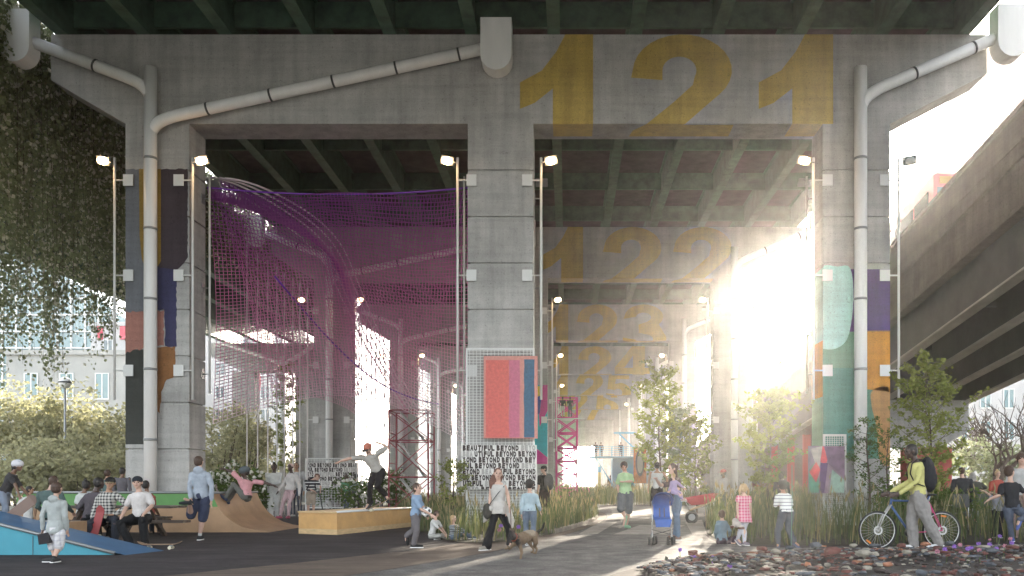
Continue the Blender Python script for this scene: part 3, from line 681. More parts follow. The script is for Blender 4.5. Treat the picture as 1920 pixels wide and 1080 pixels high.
# picnic table
M_wood=mat('dark_table_timber',(.09,.065,.05),rough=.7,var=.35,vs=3,stretch=(1,8,8),bump=.2)
pt=empty('picnic_table',(-9.3,18.6,0),0,'dark timber picnic table and bench beside the blue ramp','table')
mb=MB(); [mb.box(-11.4,-8.8,19.05+i*.2,19.23+i*.2,.70,.75) for i in range(5)]; mb.build('table_top',M_wood,pt)
for y_ in (18.25,20.55):
    mb=MB(); [mb.box(-11.1,-8.15 if y_<19 else -9.6,y_+i*.2,y_+.18+i*.2,.41,.46) for i in range(2)]; mb.build('bench',M_wood,pt)
for x_ in (-10.9,-9.65):
    mb=MB(); mb.box(x_-.05,x_+.05,18.35,20.85,.32,.40); mb.bar((x_,18.6,0),(x_,19.35,.70),.09,.09); mb.bar((x_,20.65,0),(x_,19.75,.70),.09,.09); mb.build('trestle',M_wood,pt)
def skateboard(p, yaw, pitch=0, roll=0, label='', grp='skateboards', col=(.25,.16,.10)):
    PW[0]=False
    s=empty('skateboard',p,0,label,'skateboard',grp); s.rotation_euler=(roll,pitch,yaw)
    mb=MB(); L_=.80; n=14; wd=.20
    for sgn in (0,):
        vs=[];
        for i in range(n+1):
            t=i/n; x=(t-.5)*L_; e=max(0,abs(x)-.27)/.13; z=.09+.055*e**1.3; hw=wd/2*math.sqrt(max(.06,1-max(0,(abs(x)-.30)/.10)**2)) if abs(x)>.30 else wd/2
            for dz in (0,.012):
                vs+=[(x,-hw,z+dz),(x,hw,z+dz)]
        fs=[]
        for i in range(n):
            a=i*4; b=a+4; fs+=[(a,b,b+1,a+1),(a+2,a+3,b+3,b+2),(a,a+2,b+2,b),(a+1,b+1,b+3,a+3)]
        fs+=[(0,1,3,2),(n*4,n*4+2,n*4+3,n*4+1)]
        mb.add(vs,fs)
    mb.build('deck',mat('deck_ply_%d_%d'%(int(col[0]*100),int(col[1]*100)),col,rough=.6),s)
    for sx in (-.2,.2):
        mb=MB(); mb.box(sx-.025,sx+.025,-.03,.03,.055,.09); mb.tube([(sx,-.085,.035),(sx,.085,.035)],.012,6); t_=mb.build('truck',M_grey,s)
        for sy in (-.08,.08):
            mb=MB(); mb.tube([(sx,sy-.02,.032),(sx,sy+.02,.032)],.032,12); mb.build('wheel',mat('cream_wheel',(.65,.60,.45),rough=.5),t_)
    PW[0]=True
    return s
skateboard(gd(300,1030),.12,0,0,'skateboard lying at the feet of the seated man in white tee')
# ---------------------------------------------------------------- buildings
def facade(name,label,X0,X1,Y,D,Z1,nc,nr,wallm,winm,margin=.8,wf=(.55,.6),z0=2.0,cat='building',extra=None,ang=0,framem=None):
    b=empty(name,(X0,Y,0),0,label,cat)
    mb=MB(); mb.box(X0,X1,Y,Y+D,-.5,Z1); mb.box(X0-.3,X1+.3,Y-.3,Y+D+.3,Z1,Z1+.5); mb.build('wall',wallm,b)
    cw=(X1-X0-2*margin)/nc; ch=(Z1-z0-1)/nr; proto=None
    mb=MB(); mb.box(0,cw*wf[0],-.06,-.02,0,ch*wf[1])
    PW[0]=False
    for r in range(nr):
        for c in range(nc):
            x=X0+margin+cw*(c+(1-wf[0])/2); z=z0+ch*(r+.2)
            if proto is None:
                proto=mb.build('window',winm,b); o=proto
                m2=MB(); W_=cw*wf[0]; H_=ch*wf[1]
                for a in ((0,.12),(W_-.12,W_),(W_/2-.06,W_/2+.06)): m2.box(a[0],a[1],-.12,-.062,0,H_)
                m2.box(0,W_,-.16,-.122,-.1,.04); m2.box(0,W_,-.12,-.062,H_-.1,H_)
                m2.build('window_frame',framem or M_wmetal,o)
            else: o=copy_tree(proto,b)
            o.location=(x-X0,0,z) if True else 0
    PW[0]=True
    return b
M_glass=mat('window_glass',(.10,.14,.16),rough=.12,spec=.8)
M_glass2=mat('blue_green_glass',(.14,.24,.26),rough=.15,spec=.9)
M_wwall=mat('white_render_wall',(.50,.49,.48),rough=.8,var=.06,vs=.3)
M_pbrick=mat('pink_brick',(.22,.10,.085),rough=.9,var=.12,vs=.6)
M_gwall=mat('grey_panel_wall',(.36,.36,.34),rough=.8,var=.1,vs=.3)
M_redpanel=mat('red_facade_panel',(.60,.06,.10),rough=.5)
wb=facade('apartment_building','white apartment building with red panels behind the purple net',-62,-37,112,14,22,8,6,M_wwall,M_glass,wf=(.45,.55),z0=3)
for i in range(8):
    R=random.Random(i); x=-60.9+i*2.93; 
    for r in range(6):
        if R.random()<.45:
            mb=MB(); mb.box(x-.2,x+.5,111.85,111.98,3.6+r*3.33,5.8+r*3.33); mb.build('red_panel',M_redpanel,wb)
facade('concrete_pavilion','low hazy concrete building with flat roof at far left',-60,-47,92,12,15.2,3,2,M_gwall,M_glass2,wf=(.4,.6),z0=5)
gb=empty('glass_hall',(-80,125,0),0,'pale glass hall with a diagonal grid roof, far left','building')
mb=MB(); mb.prism([(-98,0),(-98,44),(-84,40),(-58,21),(-58,0)],lambda u,v,d:(u,125+d,v),0,20); mb.build('glass_wall',M_glass2,gb)
mb=MB()
for i in range(21): x=-98+i*2; zt=44-(x+98)*4/14 if x<-84 else 40-(x+84)*19/26; mb.box(x-.12,x+.12,124.8,124.98,0,zt)
for i in range(18): z=2+i*2.4; xr=-58 if z<21 else -58-(z-21)*26/19; mb.box(-98,max(-97,xr),124.6,124.79,z-.1,z+.1)
mb.build('mullions',M_wmetal,gb)
facade('brick_tower','tall pink brick tower with a glass corner, upper right',70,86,140,16,74,4,16,M_pbrick,M_glass,wf=(.4,.5))
gt=empty('glass_stair_tower',(66,142,0),0,'narrow blue glazed stair tower beside the pink brick tower','building')
mb=MB(); mb.box(66.3,69.6,141,155,-.5,68); mb.build('glass_shaft',M_glass2,gt); mb=MB()
for i in range(23): mb.box(66.2,69.7,140.8,140.98,i*3,i*3+.25)
for x in (66.2,67.9,69.5): mb.box(x,x+.15,140.6,140.79,0,68)
mb.build('mullions',M_wmetal,gt)
facade('brick_block','lower pale brick block left of the glass stair tower',61.5,66.1,143,12,59,2,14,M_pbrick,M_glass,wf=(.4,.5))
facade('apartment_building','distant pale apartment block above the red vehicle',78,96,196,14,70,5,15,M_wwall,M_glass2,wf=(.6,.6))
facade('grey_tower','grey tower at the far right edge of the photo',94,112,170,16,92,4,20,M_gwall,M_glass2,wf=(.6,.6))
facade('apartment_building','pale apartment house behind the bare trees at right',40,52,92,14,27,4,7,M_wwall,M_glass2,wf=(.5,.6),margin=1)
facade('apartment_building','pink brick apartment house at the right edge behind trees',52.6,70,90,14,27,5,7,M_pbrick,M_glass2,wf=(.5,.6),margin=1)
facade('glass_tower','slim glass tower seen between the left columns',-44.5,-38,255,12,66,4,20,M_wwall,M_glass2,wf=(.7,.7))
facade('glass_tower','second slim glass tower nearer the middle column',-33,-26,262,12,50,4,16,M_wwall,M_glass2,wf=(.7,.7))
# ---------------------------------------------------------------- foliage
def leaf_mat(name,c,t=.45): return mat(name,c,rough=.6,var=.35,vs=2.5,transl=t,spec=.2)
LM={'fresh':leaf_mat('fresh_green_leaves',(.23,.26,.075)),'mid':leaf_mat('mid_green_leaves',(.09,.14,.03)),'dark':leaf_mat('dark_ivy_leaves',(.24,.27,.15),.55),'pale':leaf_mat('pale_olive_leaves',(.36,.35,.20)),'willow':leaf_mat('silver_leaves',(.15,.19,.10))}
M_bark=mat('brown_bark',(.09,.065,.05),rough=.95,var=.3,vs=8,bump=.5)
def leaf(mb,p,s,R,long=1.6,droop=False):
    a=R.uniform(0,2*PI); t=R.uniform(-1,1); d=Vector((math.cos(a),math.sin(a),t if not droop else -abs(t)-.8)).normalized()
    n=Vector((R.uniform(-1,1),R.uniform(-1,1),R.uniform(-1,1))); u=d.cross(n); 
    if u.length<.01: return
    u=u.normalized()*s*.5; d=d*s*long
    i=len(mb.v); mb.v+= [tuple(p),tuple(p+d*.5+u),tuple(p+d),tuple(p+d*.5-u)]; mb.f.append((i,i+1,i+2,i+3)); mb.mi.append(0); mb.sm.append(False)
def young_tree(x,y,h,seed,label,lm,crown_r=1.0,crown0=.25,nb=34,lv=34,ls=.05,group='young trees along the path',name='young_tree',tr=.045,spread=1.0):
    R=random.Random(seed); t=empty(name,(x,y,0),0,label,'tree',group)
    tb=MB(); pts=[]; px_,py_=x,y
    for i in range(9): pts.append((x+math.sin(i*.8+seed)*.05*h*.2,y+math.cos(i+seed)*.02*h,h*i/8))
    tb.tube(pts,[tr*(1-i/9.5) for i in range(9)],7); tb.build('trunk',M_bark,t)
    br=MB(); lf=MB()
    for b in range(nb):
        f=crown0+(1-crown0)*(b/nb)**.9; i0=int(f*8); k=f*8-i0
        p=Vector(pts[min(i0,8)]).lerp(Vector(pts[min(i0+1,8)]),k) if i0<8 else Vector(pts[8])
        a=b*2.4+R.uniform(-.4,.4); prof=math.sin(min(1,(f-crown0)/(1-crown0)+.12)*PI*.86)**.8
        L=crown_r*prof*R.uniform(.6,1.2)+.12; up=R.uniform(.35,1.0)*spread
        e=p+Vector((math.cos(a)*L,math.sin(a)*L,L*up)); m_=p.lerp(e,.5)+Vector((0,0,-.06*L))
        bp_=[p,m_,e]; br.tube(bp_,[tr*.28*(1-f*.5),tr*.18*(1-f*.5),.003],4,caps=False)
        for s in range(3):
            q=m_.lerp(e,R.random()); e2=q+Vector((R.uniform(-1,1),R.uniform(-1,1),R.uniform(-.1,.8)))*L*.4; br.tube([q,e2],[.006,.002],3,caps=False)
            for l in range(lv//4): leaf(lf,q.lerp(e2,R.random())+Vector((R.gauss(0,.03),R.gauss(0,.03),R.gauss(0,.03))),ls*R.uniform(.7,1.3),R)
        for l in range(lv//3): leaf(lf,p.lerp(e,R.uniform(.3,1.05))+Vector((R.gauss(0,.04),R.gauss(0,.04),R.gauss(0,.04))),ls*R.uniform(.7,1.3),R)
    br.build('branches',M_bark,t); lf.build('crown',lm,t); return t
def tp(px,Y): return (px-VX)*Y/F
for (px,Y,ty,seed,lab,lm,cr,nb,lv,ls) in [
    (1238,36,700,1,'tall slender young tree behind the man in the green polo','fresh',1.15,60,60,.085),
    (1305,37,790,2,'leafy young tree right of the tall slender one','fresh',.95,44,54,.085),
    (1272,41,770,3,'soft silver leaved young tree between two green ones','willow',1.0,60,90,.07),
    (1442,27,745,4,'young tree with bright buds left of the right column','fresh',.95,56,60,.075),
    (1741,23.5,692,5,'young tree with bright leaves behind the man with the bicycle','fresh',.85,56,66,.07),
    (1628,24.2,790,6,'thin sapling climbing in front of the right drain pipe','mid',.5,30,34,.045),
    (1665,24.6,815,7,'small leafy sapling between pipe and bicycle man','mid',.6,26,30,.045),
    (536,58,690,8,'slim green tree standing under the left ramp','fresh',1.0,40,50,.12),
    (850,24.9,868,9,'leafy sapling at the left edge of the middle column','fresh',.42,24,44,.05)]:
    h=EYE+(VY-ty)*Y/F; young_tree(tp(px,Y),Y,h,seed,lab,LM[lm],cr,.22,nb,lv,ls)
def bare_tree(x,y,h,seed,label):
    R=random.Random(seed); t=empty('bare_tree',(x,y,0),0,label,'tree','bare trees behind the terrace')
    tb=MB(); br=MB()
    def grow(p,d,L,r,dep):
        pts=[p]; q=p; dd=d.copy()
        for i in range(4): dd=(dd+Vector((R.gauss(0,.13),R.gauss(0,.13),R.gauss(0,.08)+.03))).normalized(); q=q+dd*L/4; pts.append(q)
        (tb if dep==0 else br).tube(pts,[r*(1-.11*i) for i in range(5)],6 if dep<2 else 4,caps=False)
        if dep<5:
            for k in range(3 if dep<4 else 2):
                a=R.uniform(0,2*PI); s=R.uniform(.45,.95); nd=(dd+Vector((math.cos(a),math.sin(a),R.uniform(-.15,.4)))*s).normalized()
                grow(pts[R.choice((2,3,4,4))],nd,L*R.uniform(.62,.85),r*.58,dep+1)
    grow(Vector((x,y,0)),Vector((.05,0,1)),h*.24,h*.024,0)
    tb.build('trunk',M_bark,t); br.build('branches',M_bark,t)
bare_tree(tp(1868,42),42,9.5,3,'large bare branching tree at the right edge')
bare_tree(tp(1815,52),52,8.5,8,'thinner bare tree left of the large one')
bare_tree(tp(1905,58),58,12,5,'tall bare tree behind at the right edge')
def bush(x,y,rx,ry,h,n,ls,lm,seed,label,name='bush',group=None,flowers=0):
    R=random.Random(seed); b=empty(name,(x,y,0),0,label,'bush',group)
    st=MB(); lf=MB(); fl=MB()
    cl=[(x+R.uniform(-.75,.75)*rx,y+R.uniform(-.75,.75)*ry,h*R.uniform(.35,.85),R.uniform(.25,.5)) for _ in range(14)]
    for c in cl: st.tube([(x+(c[0]-x)*.3,y+(c[1]-y)*.3,0),(c[0],c[1],c[2])],[.02*h/2,.006*h/2],4,caps=False)
    for i in range(n):
        c=R.choice(cl); v=Vector((R.gauss(0,1),R.gauss(0,1),R.gauss(0,1))).normalized()*R.uniform(.55,1.05)*c[3]
        p=Vector((c[0]+v.x*rx,c[1]+v.y*ry,max(.05,c[2]+v.z*h*.75)))
        if flowers and R.random()<flowers and v.z>-.1: fl.ball(p,ls*.8,5,4)
        leaf(lf,p,ls*R.uniform(.6,1.4),R)
    st.build('stems',M_bark,b); lf.build('foliage',lm,b)
    if fl.v: tag(fl.build('flowers',mat('white_blossom',(.75,.73,.66),rough=.8),b),kind='stuff')
for i,(px,Y,w_,ty,n) in enumerate([(30,52,4.2,765,5200),(105,54,4.0,745,5200),(180,55,3.6,770,5200),(225,50,2.6,800,3500),(60,46,3.2,830,3000),(150,45,3.2,840,3000),(402,60,3.2,770,3600),(450,62,2.8,800,3000),(500,66,2.6,835,2000)]):
    bush(tp(px,Y),Y,w_,2.4,EYE+(VY-ty)*Y/F,n,.17,LM['pale'],20+i,['hazy olive bush at the left edge','tall hazy olive bush left of the left column','olive bush beside the left column','olive bush touching the left column','low olive bush in front at far left','low olive bush behind the seated men','olive bush right of the left column','second olive bush below the white building','small olive bush below the white building'][i],group='olive bushes in the background')
bush(tp(446,31),31,1.15,1.0,1.75,2600,.085,LM['mid'],40,'dark green bush with white blossoms behind the airborne skater',flowers=.10)
bush(tp(708,36),36,1.6,1.0,1.9,2200,.09,LM['mid'],41,'green bush with pale blossoms behind the skateboarder',flowers=.05)
bush(tp(630,44),44,1.2,.8,1.6,1200,.10,LM['mid'],42,'low green bush beside the wire fence',flowers=.04)
bush(tp(1750,24),24,1.5,.9,1.25,2400,.07,LM['mid'],43,'low leafy bush behind the rear bicycle wheel')
bush(tp(1900,50),50,4,2,3.6,3000,.16,LM['dark'],44,'dark hedge mass behind the terrace guests')
# ivy hanging over the left ramp edge
R=random.Random(5); iv=MB(); st=MB()
for i in range(2100):
    Y=15+38*R.random()**1.15 if i%3 else R.uniform(20,34); x=-16.95+R.uniform(-.25,.5)
    base=8.6 if Y<36 else 3.6
    lenf=base*(.72+.5*mnoise.noise(Vector((Y*.35,0,3)))+.45*R.random())
    if Y<28.5: lenf*=1.12
    top=15.75+R.uniform(-.3,.5); z=top; xx=x; yy=Y; step=.16
    dens=R.uniform(.5,1.0)
    while z>top-lenf:
        f=(top-z)/lenf; 
        if R.random()<dens*(1-.2*f) or f<.25: leaf(iv,Vector((xx+R.gauss(0,.07),yy+R.gauss(0,.09),z)),.14*R.uniform(.6,1.25)*(1-.25*f),R,1.2,True); iv.mi[-1]=1 if R.random()<.22 else 0
        z-=step*R.uniform(.6,1.3); xx+=R.gauss(0,.012); yy+=R.gauss(0,.012)
    if i%5==0: st.tube([(x,Y,top),(xx,yy,z)],[.008,.004],3,caps=False)
o=iv.build('hanging_ivy',[LM['dark'],leaf_mat('ivy_highlight_leaves',(.55,.53,.42),.5)]); tag(o,kind='stuff')  # second, paler leaf colour scattered at random paints highlights into the ivy
o=st.build('ivy_stems',M_bark,o)
# ---------------------------------------------------------------- grass
def grass(name,poly,n,h0,h1,mats_,seed,wd=.012,excl=None,heads=.10):
    R=random.Random(seed); xs=[p[0] for p in poly]; ys=[p[1] for p in poly]; mb=MB()
    P2=[(p[0],p[1]) for p in poly]
    def inside(x,y):
        c=False; j=len(P2)-1
        for i in range(len(P2)):
            if (P2[i][1]>y)!=(P2[j][1]>y) and x<(P2[j][0]-P2[i][0])*(y-P2[i][1])/(P2[j][1]-P2[i][1])+P2[i][0]: c=not c
            j=i
        return c
    k=0; tries=0
    while k<n and tries<n*8:
        tries+=1; x=R.uniform(min(xs),max(xs)); y=R.uniform(min(ys),max(ys))
        if not inside(x,y): continue
        if excl and excl(x,y): continue
        cl=.5+.5*mnoise.noise(Vector((x*1.3,y*1.3,seed)))
        if R.random()>.35+cl: continue
        k+=1; h=R.uniform(h0,h1)*(.75+.45*cl); a=R.uniform(0,2*PI); ln=R.uniform(.05,.38)*h; w_=wd*R.uniform(.6,1.4)
        b=R.uniform(0,PI); u=Vector((math.cos(b)*w_,math.sin(b)*w_,0)); d=Vector((math.cos(a),math.sin(a),0))
        p0=Vector((x,y,0.01)); p1=p0+Vector((0,0,h*.5))+d*ln*.25; p2=p0+Vector((0,0,h*.82))+d*ln*.6; p3=p0+Vector((0,0,h*(1-.15*ln/h)))+d*ln
        mi=R.choice((0,0,0,0,1,1,1,2)) ; i=len(mb.v)
        mb.v+=[tuple(q) for q in (p0-u,p0+u,p1-u*.8,p1+u*.8,p2-u*.5,p2+u*.5,p3)]
        mb.f+=[(i,i+1,i+3,i+2),(i+2,i+3,i+5,i+4),(i+4,i+5,i+6)]; mb.mi+=[mi]*3; mb.sm+=[False]*3
        if R.random()<heads:
            i=len(mb.v); s=Vector((.012+wd*.8,0,0)); mb.v+=[tuple(p3-Vector((0,0,.02))),tuple(p3+s+Vector((0,0,.07))),tuple(p3+Vector((0,0,.20))+d*.04),tuple(p3-s+Vector((0,0,.07)))]; mb.f.append((i,i+1,i+2,i+3)); mb.mi.append(2); mb.sm.append(False)
    o=mb.build(name,mats_); tag(o,kind='stuff'); return o
GM=[mat('grass_green',(.07,.095,.035),rough=.7,transl=.35,var=.3,vs=1),mat('grass_dry',(.13,.135,.055),rough=.8,transl=.35,var=.3,vs=1),mat('grass_straw',(.27,.22,.11),rough=.8,transl=.3)]
exc=lambda x,y:(-3.2<x<-.9 and 25.5<y<27.5)
grass('tall_grass',[(p.x,p.y) for p in bed1s],5200,.35,.95,GM,1,.012,exc)
grass('tall_grass',[(p.x,p.y) for p in bed2],8000,.8,1.45,GM,2,.018,lambda x,y:-14<x<-99)
grass('tall_grass',[(p.x,p.y) for p in bed3s],15000,.65,1.25,GM,3,.012,lambda x,y:(7.5<x<9.9 and 25.3<y<27.5))
# ---------------------------------------------------------------- people
def loft(mb,st,n=16):
    """st: list of (centre, side axis, depth axis, half width, half depth)"""
    vs=[]
    for c,s,d,a,b in st:
        for j in range(n):
            t=2*PI*j/n; ct,sn=math.cos(t),math.sin(t); e=.85
            vs.append(Vector(c)+s*a*math.copysign(abs(ct)**e,ct)+d*b*math.copysign(abs(sn)**e,sn))
    k=len(st); fs=[(i*n+j,i*n+(j+1)%n,(i+1)*n+(j+1)%n,(i+1)*n+j) for i in range(k-1) for j in range(n)]
    fs+=[tuple(range(n-1,-1,-1)),tuple((k-1)*n+j for j in range(n))]
    mb.add(vs,fs,0,True)
def limb(mb,pts,rad,n=10):
    mb.tube(pts,rad,n)
    for p,r in ((pts[0],rad[0]),(pts[-1],rad[-1])): mb.ball(p,r*.99,n,6)
    for p,r in zip(pts[1:-1],rad[1:-1]): mb.ball(p,r*.98,n,6)
def remesh(mb,name,m,vox,parent=None,smooth=2,fold=0.0,ffreq=9.0,seed=0,stretch=.45):
    me=bpy.data.meshes.new(name); me.from_pydata(mb.v,[],mb.f)
    o=bpy.data.objects.new(name,me); C.objects.link(o)
    md=o.modifiers.new('r','REMESH'); md.mode='VOXEL'; md.voxel_size=vox; md.adaptivity=0; md.use_smooth_shade=True
    if smooth: sm=o.modifiers.new('s','SMOOTH'); sm.iterations=smooth; sm.factor=.5
    dg=bpy.context.evaluated_depsgraph_get(); me2=bpy.data.meshes.new_from_object(o.evaluated_get(dg))
    o.modifiers.clear(); o.data=me2; bpy.data.meshes.remove(me); me2.materials.clear(); me2.materials.append(m); me2.name=name
    if fold:
        n_=len(me2.vertices); co=np.empty(n_*3,'f'); no=np.empty(n_*3,'f'); me2.vertices.foreach_get('co',co); me2.vertex_normals.foreach_get('vector',no)
        co=co.reshape(-1,3); no=no.reshape(-1,3); 
        d=np.array([mnoise.noise(Vector((p[0]*ffreq+seed,p[1]*ffreq,p[2]*ffreq*stretch+seed)))+.5*mnoise.noise(Vector((p[0]*ffreq*2.2,p[1]*ffreq*2.2+seed,p[2]*ffreq*1.7))) for p in co.tolist()],'f')
        co+=no*(d*fold)[:,None]; me2.vertices.foreach_set('co',co.ravel())
    me2.polygons.foreach_set('use_smooth',[True]*len(me2.polygons)); me2.update()
    if parent is not None: o.parent=parent
    return o
def cloth(c,name=None,var=.12): 
    l=.3*c[0]+.6*c[1]+.1*c[2]; c=tuple(.86*(x*.78+l*.22) for x in c)
    k='cloth_%d_%d_%d'%tuple(int(x*250) for x in c); return mat(k,c,rough=.9,var=var,vs=9,bump=.25,bs=60,spec=.15)
def striped(name,c1,c2,freq,horizontal=True,duty=.5,plaid=False):
    if name in MATS: return MATS[name]
    m=mat(name,c1,rough=.9,spec=.15); N=m.node_tree.nodes; L=m.node_tree.links; b=N['Principled BSDF']
    tc=N.new('ShaderNodeTexCoord'); sp=N.new('ShaderNodeSeparateXYZ'); L.new(tc.outputs['Object'],sp.inputs[0])
    def st(sock,f,dt):
        a=N.new('ShaderNodeMath'); a.operation='MULTIPLY'; a.inputs[1].default_value=f; L.new(sock,a.inputs[0])
        fr=N.new('ShaderNodeMath'); fr.operation='FRACT'; L.new(a.outputs[0],fr.inputs[0])
        g_=N.new('ShaderNodeMath'); g_.operation='LESS_THAN'; g_.inputs[1].default_value=dt; L.new(fr.outputs[0],g_.inputs[0]); return g_.outputs[0]
    x=N.new('ShaderNodeMix'); x.data_type='RGBA'; x.inputs[6].default_value=(*c1,1); x.inputs[7].default_value=(*c2,1)
    s=st(sp.outputs['Z' if horizontal else 'X'],freq,duty)
    if plaid:
        s2=st(sp.outputs['X'],freq,duty); ad=N.new('ShaderNodeMath'); ad.operation='ADD'; L.new(s,ad.inputs[0]); L.new(s2,ad.inputs[1])
        ml=N.new('ShaderNodeMath'); ml.operation='MULTIPLY'; ml.inputs[1].default_value=.5; L.new(ad.outputs[0],ml.inputs[0]); s=ml.outputs[0]
    L.new(s,x.inputs[0]); L.new(x.outputs[2],b.inputs['Base Color']); return m
SK={'light':mat('light_skin',(.52,.33,.25),rough=.55,var=.05,vs=6),'tan':mat('tan_skin',(.38,.22,.14),rough=.55,var=.05,vs=6),'brown':mat('brown_skin',(.16,.085,.05),rough=.5,var=.06,vs=6),'dark':mat('dark_skin',(.07,.042,.032),rough=.45,var=.06,vs=6)}
HR={'black':mat('black_hair',(.018,.014,.012),rough=.6,var=.3,vs=30),'brown':mat('brown_hair',(.06,.032,.02),rough=.6,var=.35,vs=30,stretch=(4,4,1)),'auburn':mat('auburn_hair',(.11,.04,.022),rough=.6,var=.4,vs=25,stretch=(4,4,1)),'blond':mat('blond_hair',(.42,.28,.14),rough=.6,var=.3,vs=30,stretch=(4,4,1)),'pink':mat('pale_pink_hair',(.60,.42,.38),rough=.8,var=.1),'grey':mat('grey_hair',(.30,.28,.26),rough=.8,var=.2,vs=20)}
M_eye=mat('eye_dark',(.02,.015,.012),rough=.25); M_lip=mat('lip_tone',(.32,.12,.10),rough=.5)
EDGE=[('nk','head')]
def person(label,cx,fy,hp,skin='light',yaw=0,look=None,pitch=0,tilt=0,ov={},top=None,bottom=None,hair=('short','brown'),hat=None,shoes=(.05,.05,.05),
           stride=0,kid=False,Y=None,sit=None,group=None,hoodie=False,extra=None,slim=1.0,beard=False,detail=None,base=None,handdir={},socks=None,dress=None):
    """cx, fy: photo pixel of the point between the feet; hp: standing height in photo pixels"""
    z0=0.0
    if Y is None: Y=EYE*F/(fy-VY)
    sc_=Y/F; H=hp*sc_; cxw=(cx-VX)*sc_; base0=Vector((cxw,Y,EYE+(VY-fy)*sc_))
    yr=math.radians(yaw); f=Vector((math.sin(yr),-math.cos(yr),0)); a=Vector((math.cos(yr),math.sin(yr),0))
    if a.x<-.35 or (abs(a.x)<=.35 and a.y<0): a=-a
    hh=H*(.158 if kid else .134); r=hh/2; sw=.118 if not kid else .112
    T={'head':(0,.015,1-hh/H*.5),'nk':(0,0,.835 if not kid else .80),'ch':(0,0,.72),'pv':(0,0,.53),
       'sL':(-sw,0,.805 if not kid else .77),'sR':(sw,0,.805 if not kid else .77),'eL':(-sw-.025,-.01,.63 if not kid else .61),'eR':(sw+.025,-.01,.63 if not kid else .61),'wL':(-sw-.03,.035,.475),'wR':(sw+.03,.035,.475),
       'hL':(-.052,0,.51),'hR':(.052,0,.51),'kL':(-.058,.012,.285),'kR':(.058,.012,.285),'aL':(-.06,-.01,.045),'aR':(.06,-.01,.045),'tL':(-.075,.095,.018),'tR':(.075,.095,.018)}
    if stride:
        for s_,q in (('L',1),('R',-1)):
            k=stride*q; x,y_,z=T['k'+s_]; T['k'+s_]=(x,y_+k*.45+.02,z+.005); x,y_,z=T['a'+s_]; lift=.05*max(0,-q*1) ; T['a'+s_]=(x*.7,y_+k,z+ (abs(stride)*.25 if (q*stride)<0 else .0)); x,y_,z=T['t'+s_]; T['t'+s_]=(x*.7,y_+k*1.0-(.02 if q*stride<0 else 0),z+(.0))
            x,y_,z=T['w'+s_]; T['w'+s_]=(x,y_-k*.55,z); x,y_,z=T['e'+s_]; T['e'+s_]=(x,y_-k*.2,z)
    J={}
    for k,(x,y_,z) in T.items(): J[k]=base0+a*x*H+f*y_*H+Vector((0,0,z*H))
    for k,v in ov.items():
        J[k]=at(v[0],v[1],Y)+Vector((0,v[2] if len(v)>2 else (J[k]-base0).y,0)); 
        if len(v)<=2: J[k]=at(v[0],v[1],Y+(J[k]-base0).y*0)+Vector((0,(base0+a*T[k][0]*H+f*T[k][1]*H).y-Y,0))
    for k in ('nk','ch','pv'):
        if k in ov: continue
    if 'pv' not in ov and ('hL' in ov or 'hR' in ov): J['pv']=(J['hL']+J['hR'])/2+Vector((0,0,.03*H))
    if 'nk' not in ov and ('sL' in ov or 'sR' in ov): J['nk']=(J['sL']+J['sR'])/2+Vector((0,0,.03*H))
    for k in ('sL','sR'):
        if k in ov: J[k]=J[k]-Vector((0,0,.028*H))
    dn_=J['head']-J['nk']; ex=dn_.length-.78*hh
    if ex>0 and ov: sh_=dn_.normalized()*ex; J['nk']=J['nk']+sh_; J['sL']=J['sL']+Vector((0,0,max(0,sh_.z)*.75)); J['sR']=J['sR']+Vector((0,0,max(0,sh_.z)*.75))
    if 'ch' not in ov: J['ch']=J['nk'].lerp(J['pv'],.38)
    O=base0.copy(); O.z=min(J['aL'].z,J['aR'].z,J['pv'].z)-.02
    if base is not None: O=Vector(base)
    for k in J: J[k]=J[k]-O
    vox=detail or max(.0085,min(.022,Y*.00062)); near=vox<.0125
    S=H if not kid else H*1.04; g=slim
    body=MB(); up=Vector((0,0,1))
    sa=(J['sR']-J['sL']).normalized(); ha=(J['hR']-J['hL']).normalized(); 
    if sa.dot(ha)<0: ha=-ha
    spine=(J['nk']-J['pv']).normalized(); fd=sa.cross(spine).normalized(); 
    if fd.dot(f)<0: fd=-fd
    def tors(mb,inf,lo=0,hi=1,hem=0):
        st=[]
        shw=(J['sR']-J['sL']).length/2; hw=.072*S*g
        hm=fd.copy()
        seq=[(-.10,hw*.80,.050*S*g),(-.02,hw*1.12,.062*S*g),(.12,hw*1.10,.060*S*g),(.32,.062*S*g*1.05,.050*S*g),(.55,.075*S*g,.058*S*g),(.78,max(shw*.92,.08*S),.060*S*g),(.91,shw*.80,.048*S*g),(.965,.052*S,.042*S),(1.0,.035*S,.035*S)]
        for t,w_,d_ in seq:
            if t<lo-1e-6 or t>hi+1e-6: continue
            c=J['pv'].lerp(J['nk'],t) if t<=1 else J['nk']; c=c+fd*.008*S*math.sin(t*PI)
            ax=ha.lerp(sa,max(0,min(1,t))).normalized(); dp=ax.cross(spine).normalized()
            st.append((c,ax,dp,w_+inf,d_+inf))
        loft(mb,st)
    tors(body,0)
    limb(body,[J['nk']-spine*.02*S,J['nk'].lerp(J['head'],.55)],[.031*S*g,.028*S*g])
    arms=(('sL','eL','wL'),('sR','eR','wR')); legs=(('hL','kL','aL','tL'),('hR','kR','aR','tR'))
    def md(p,q,t): return p.lerp(q,t)
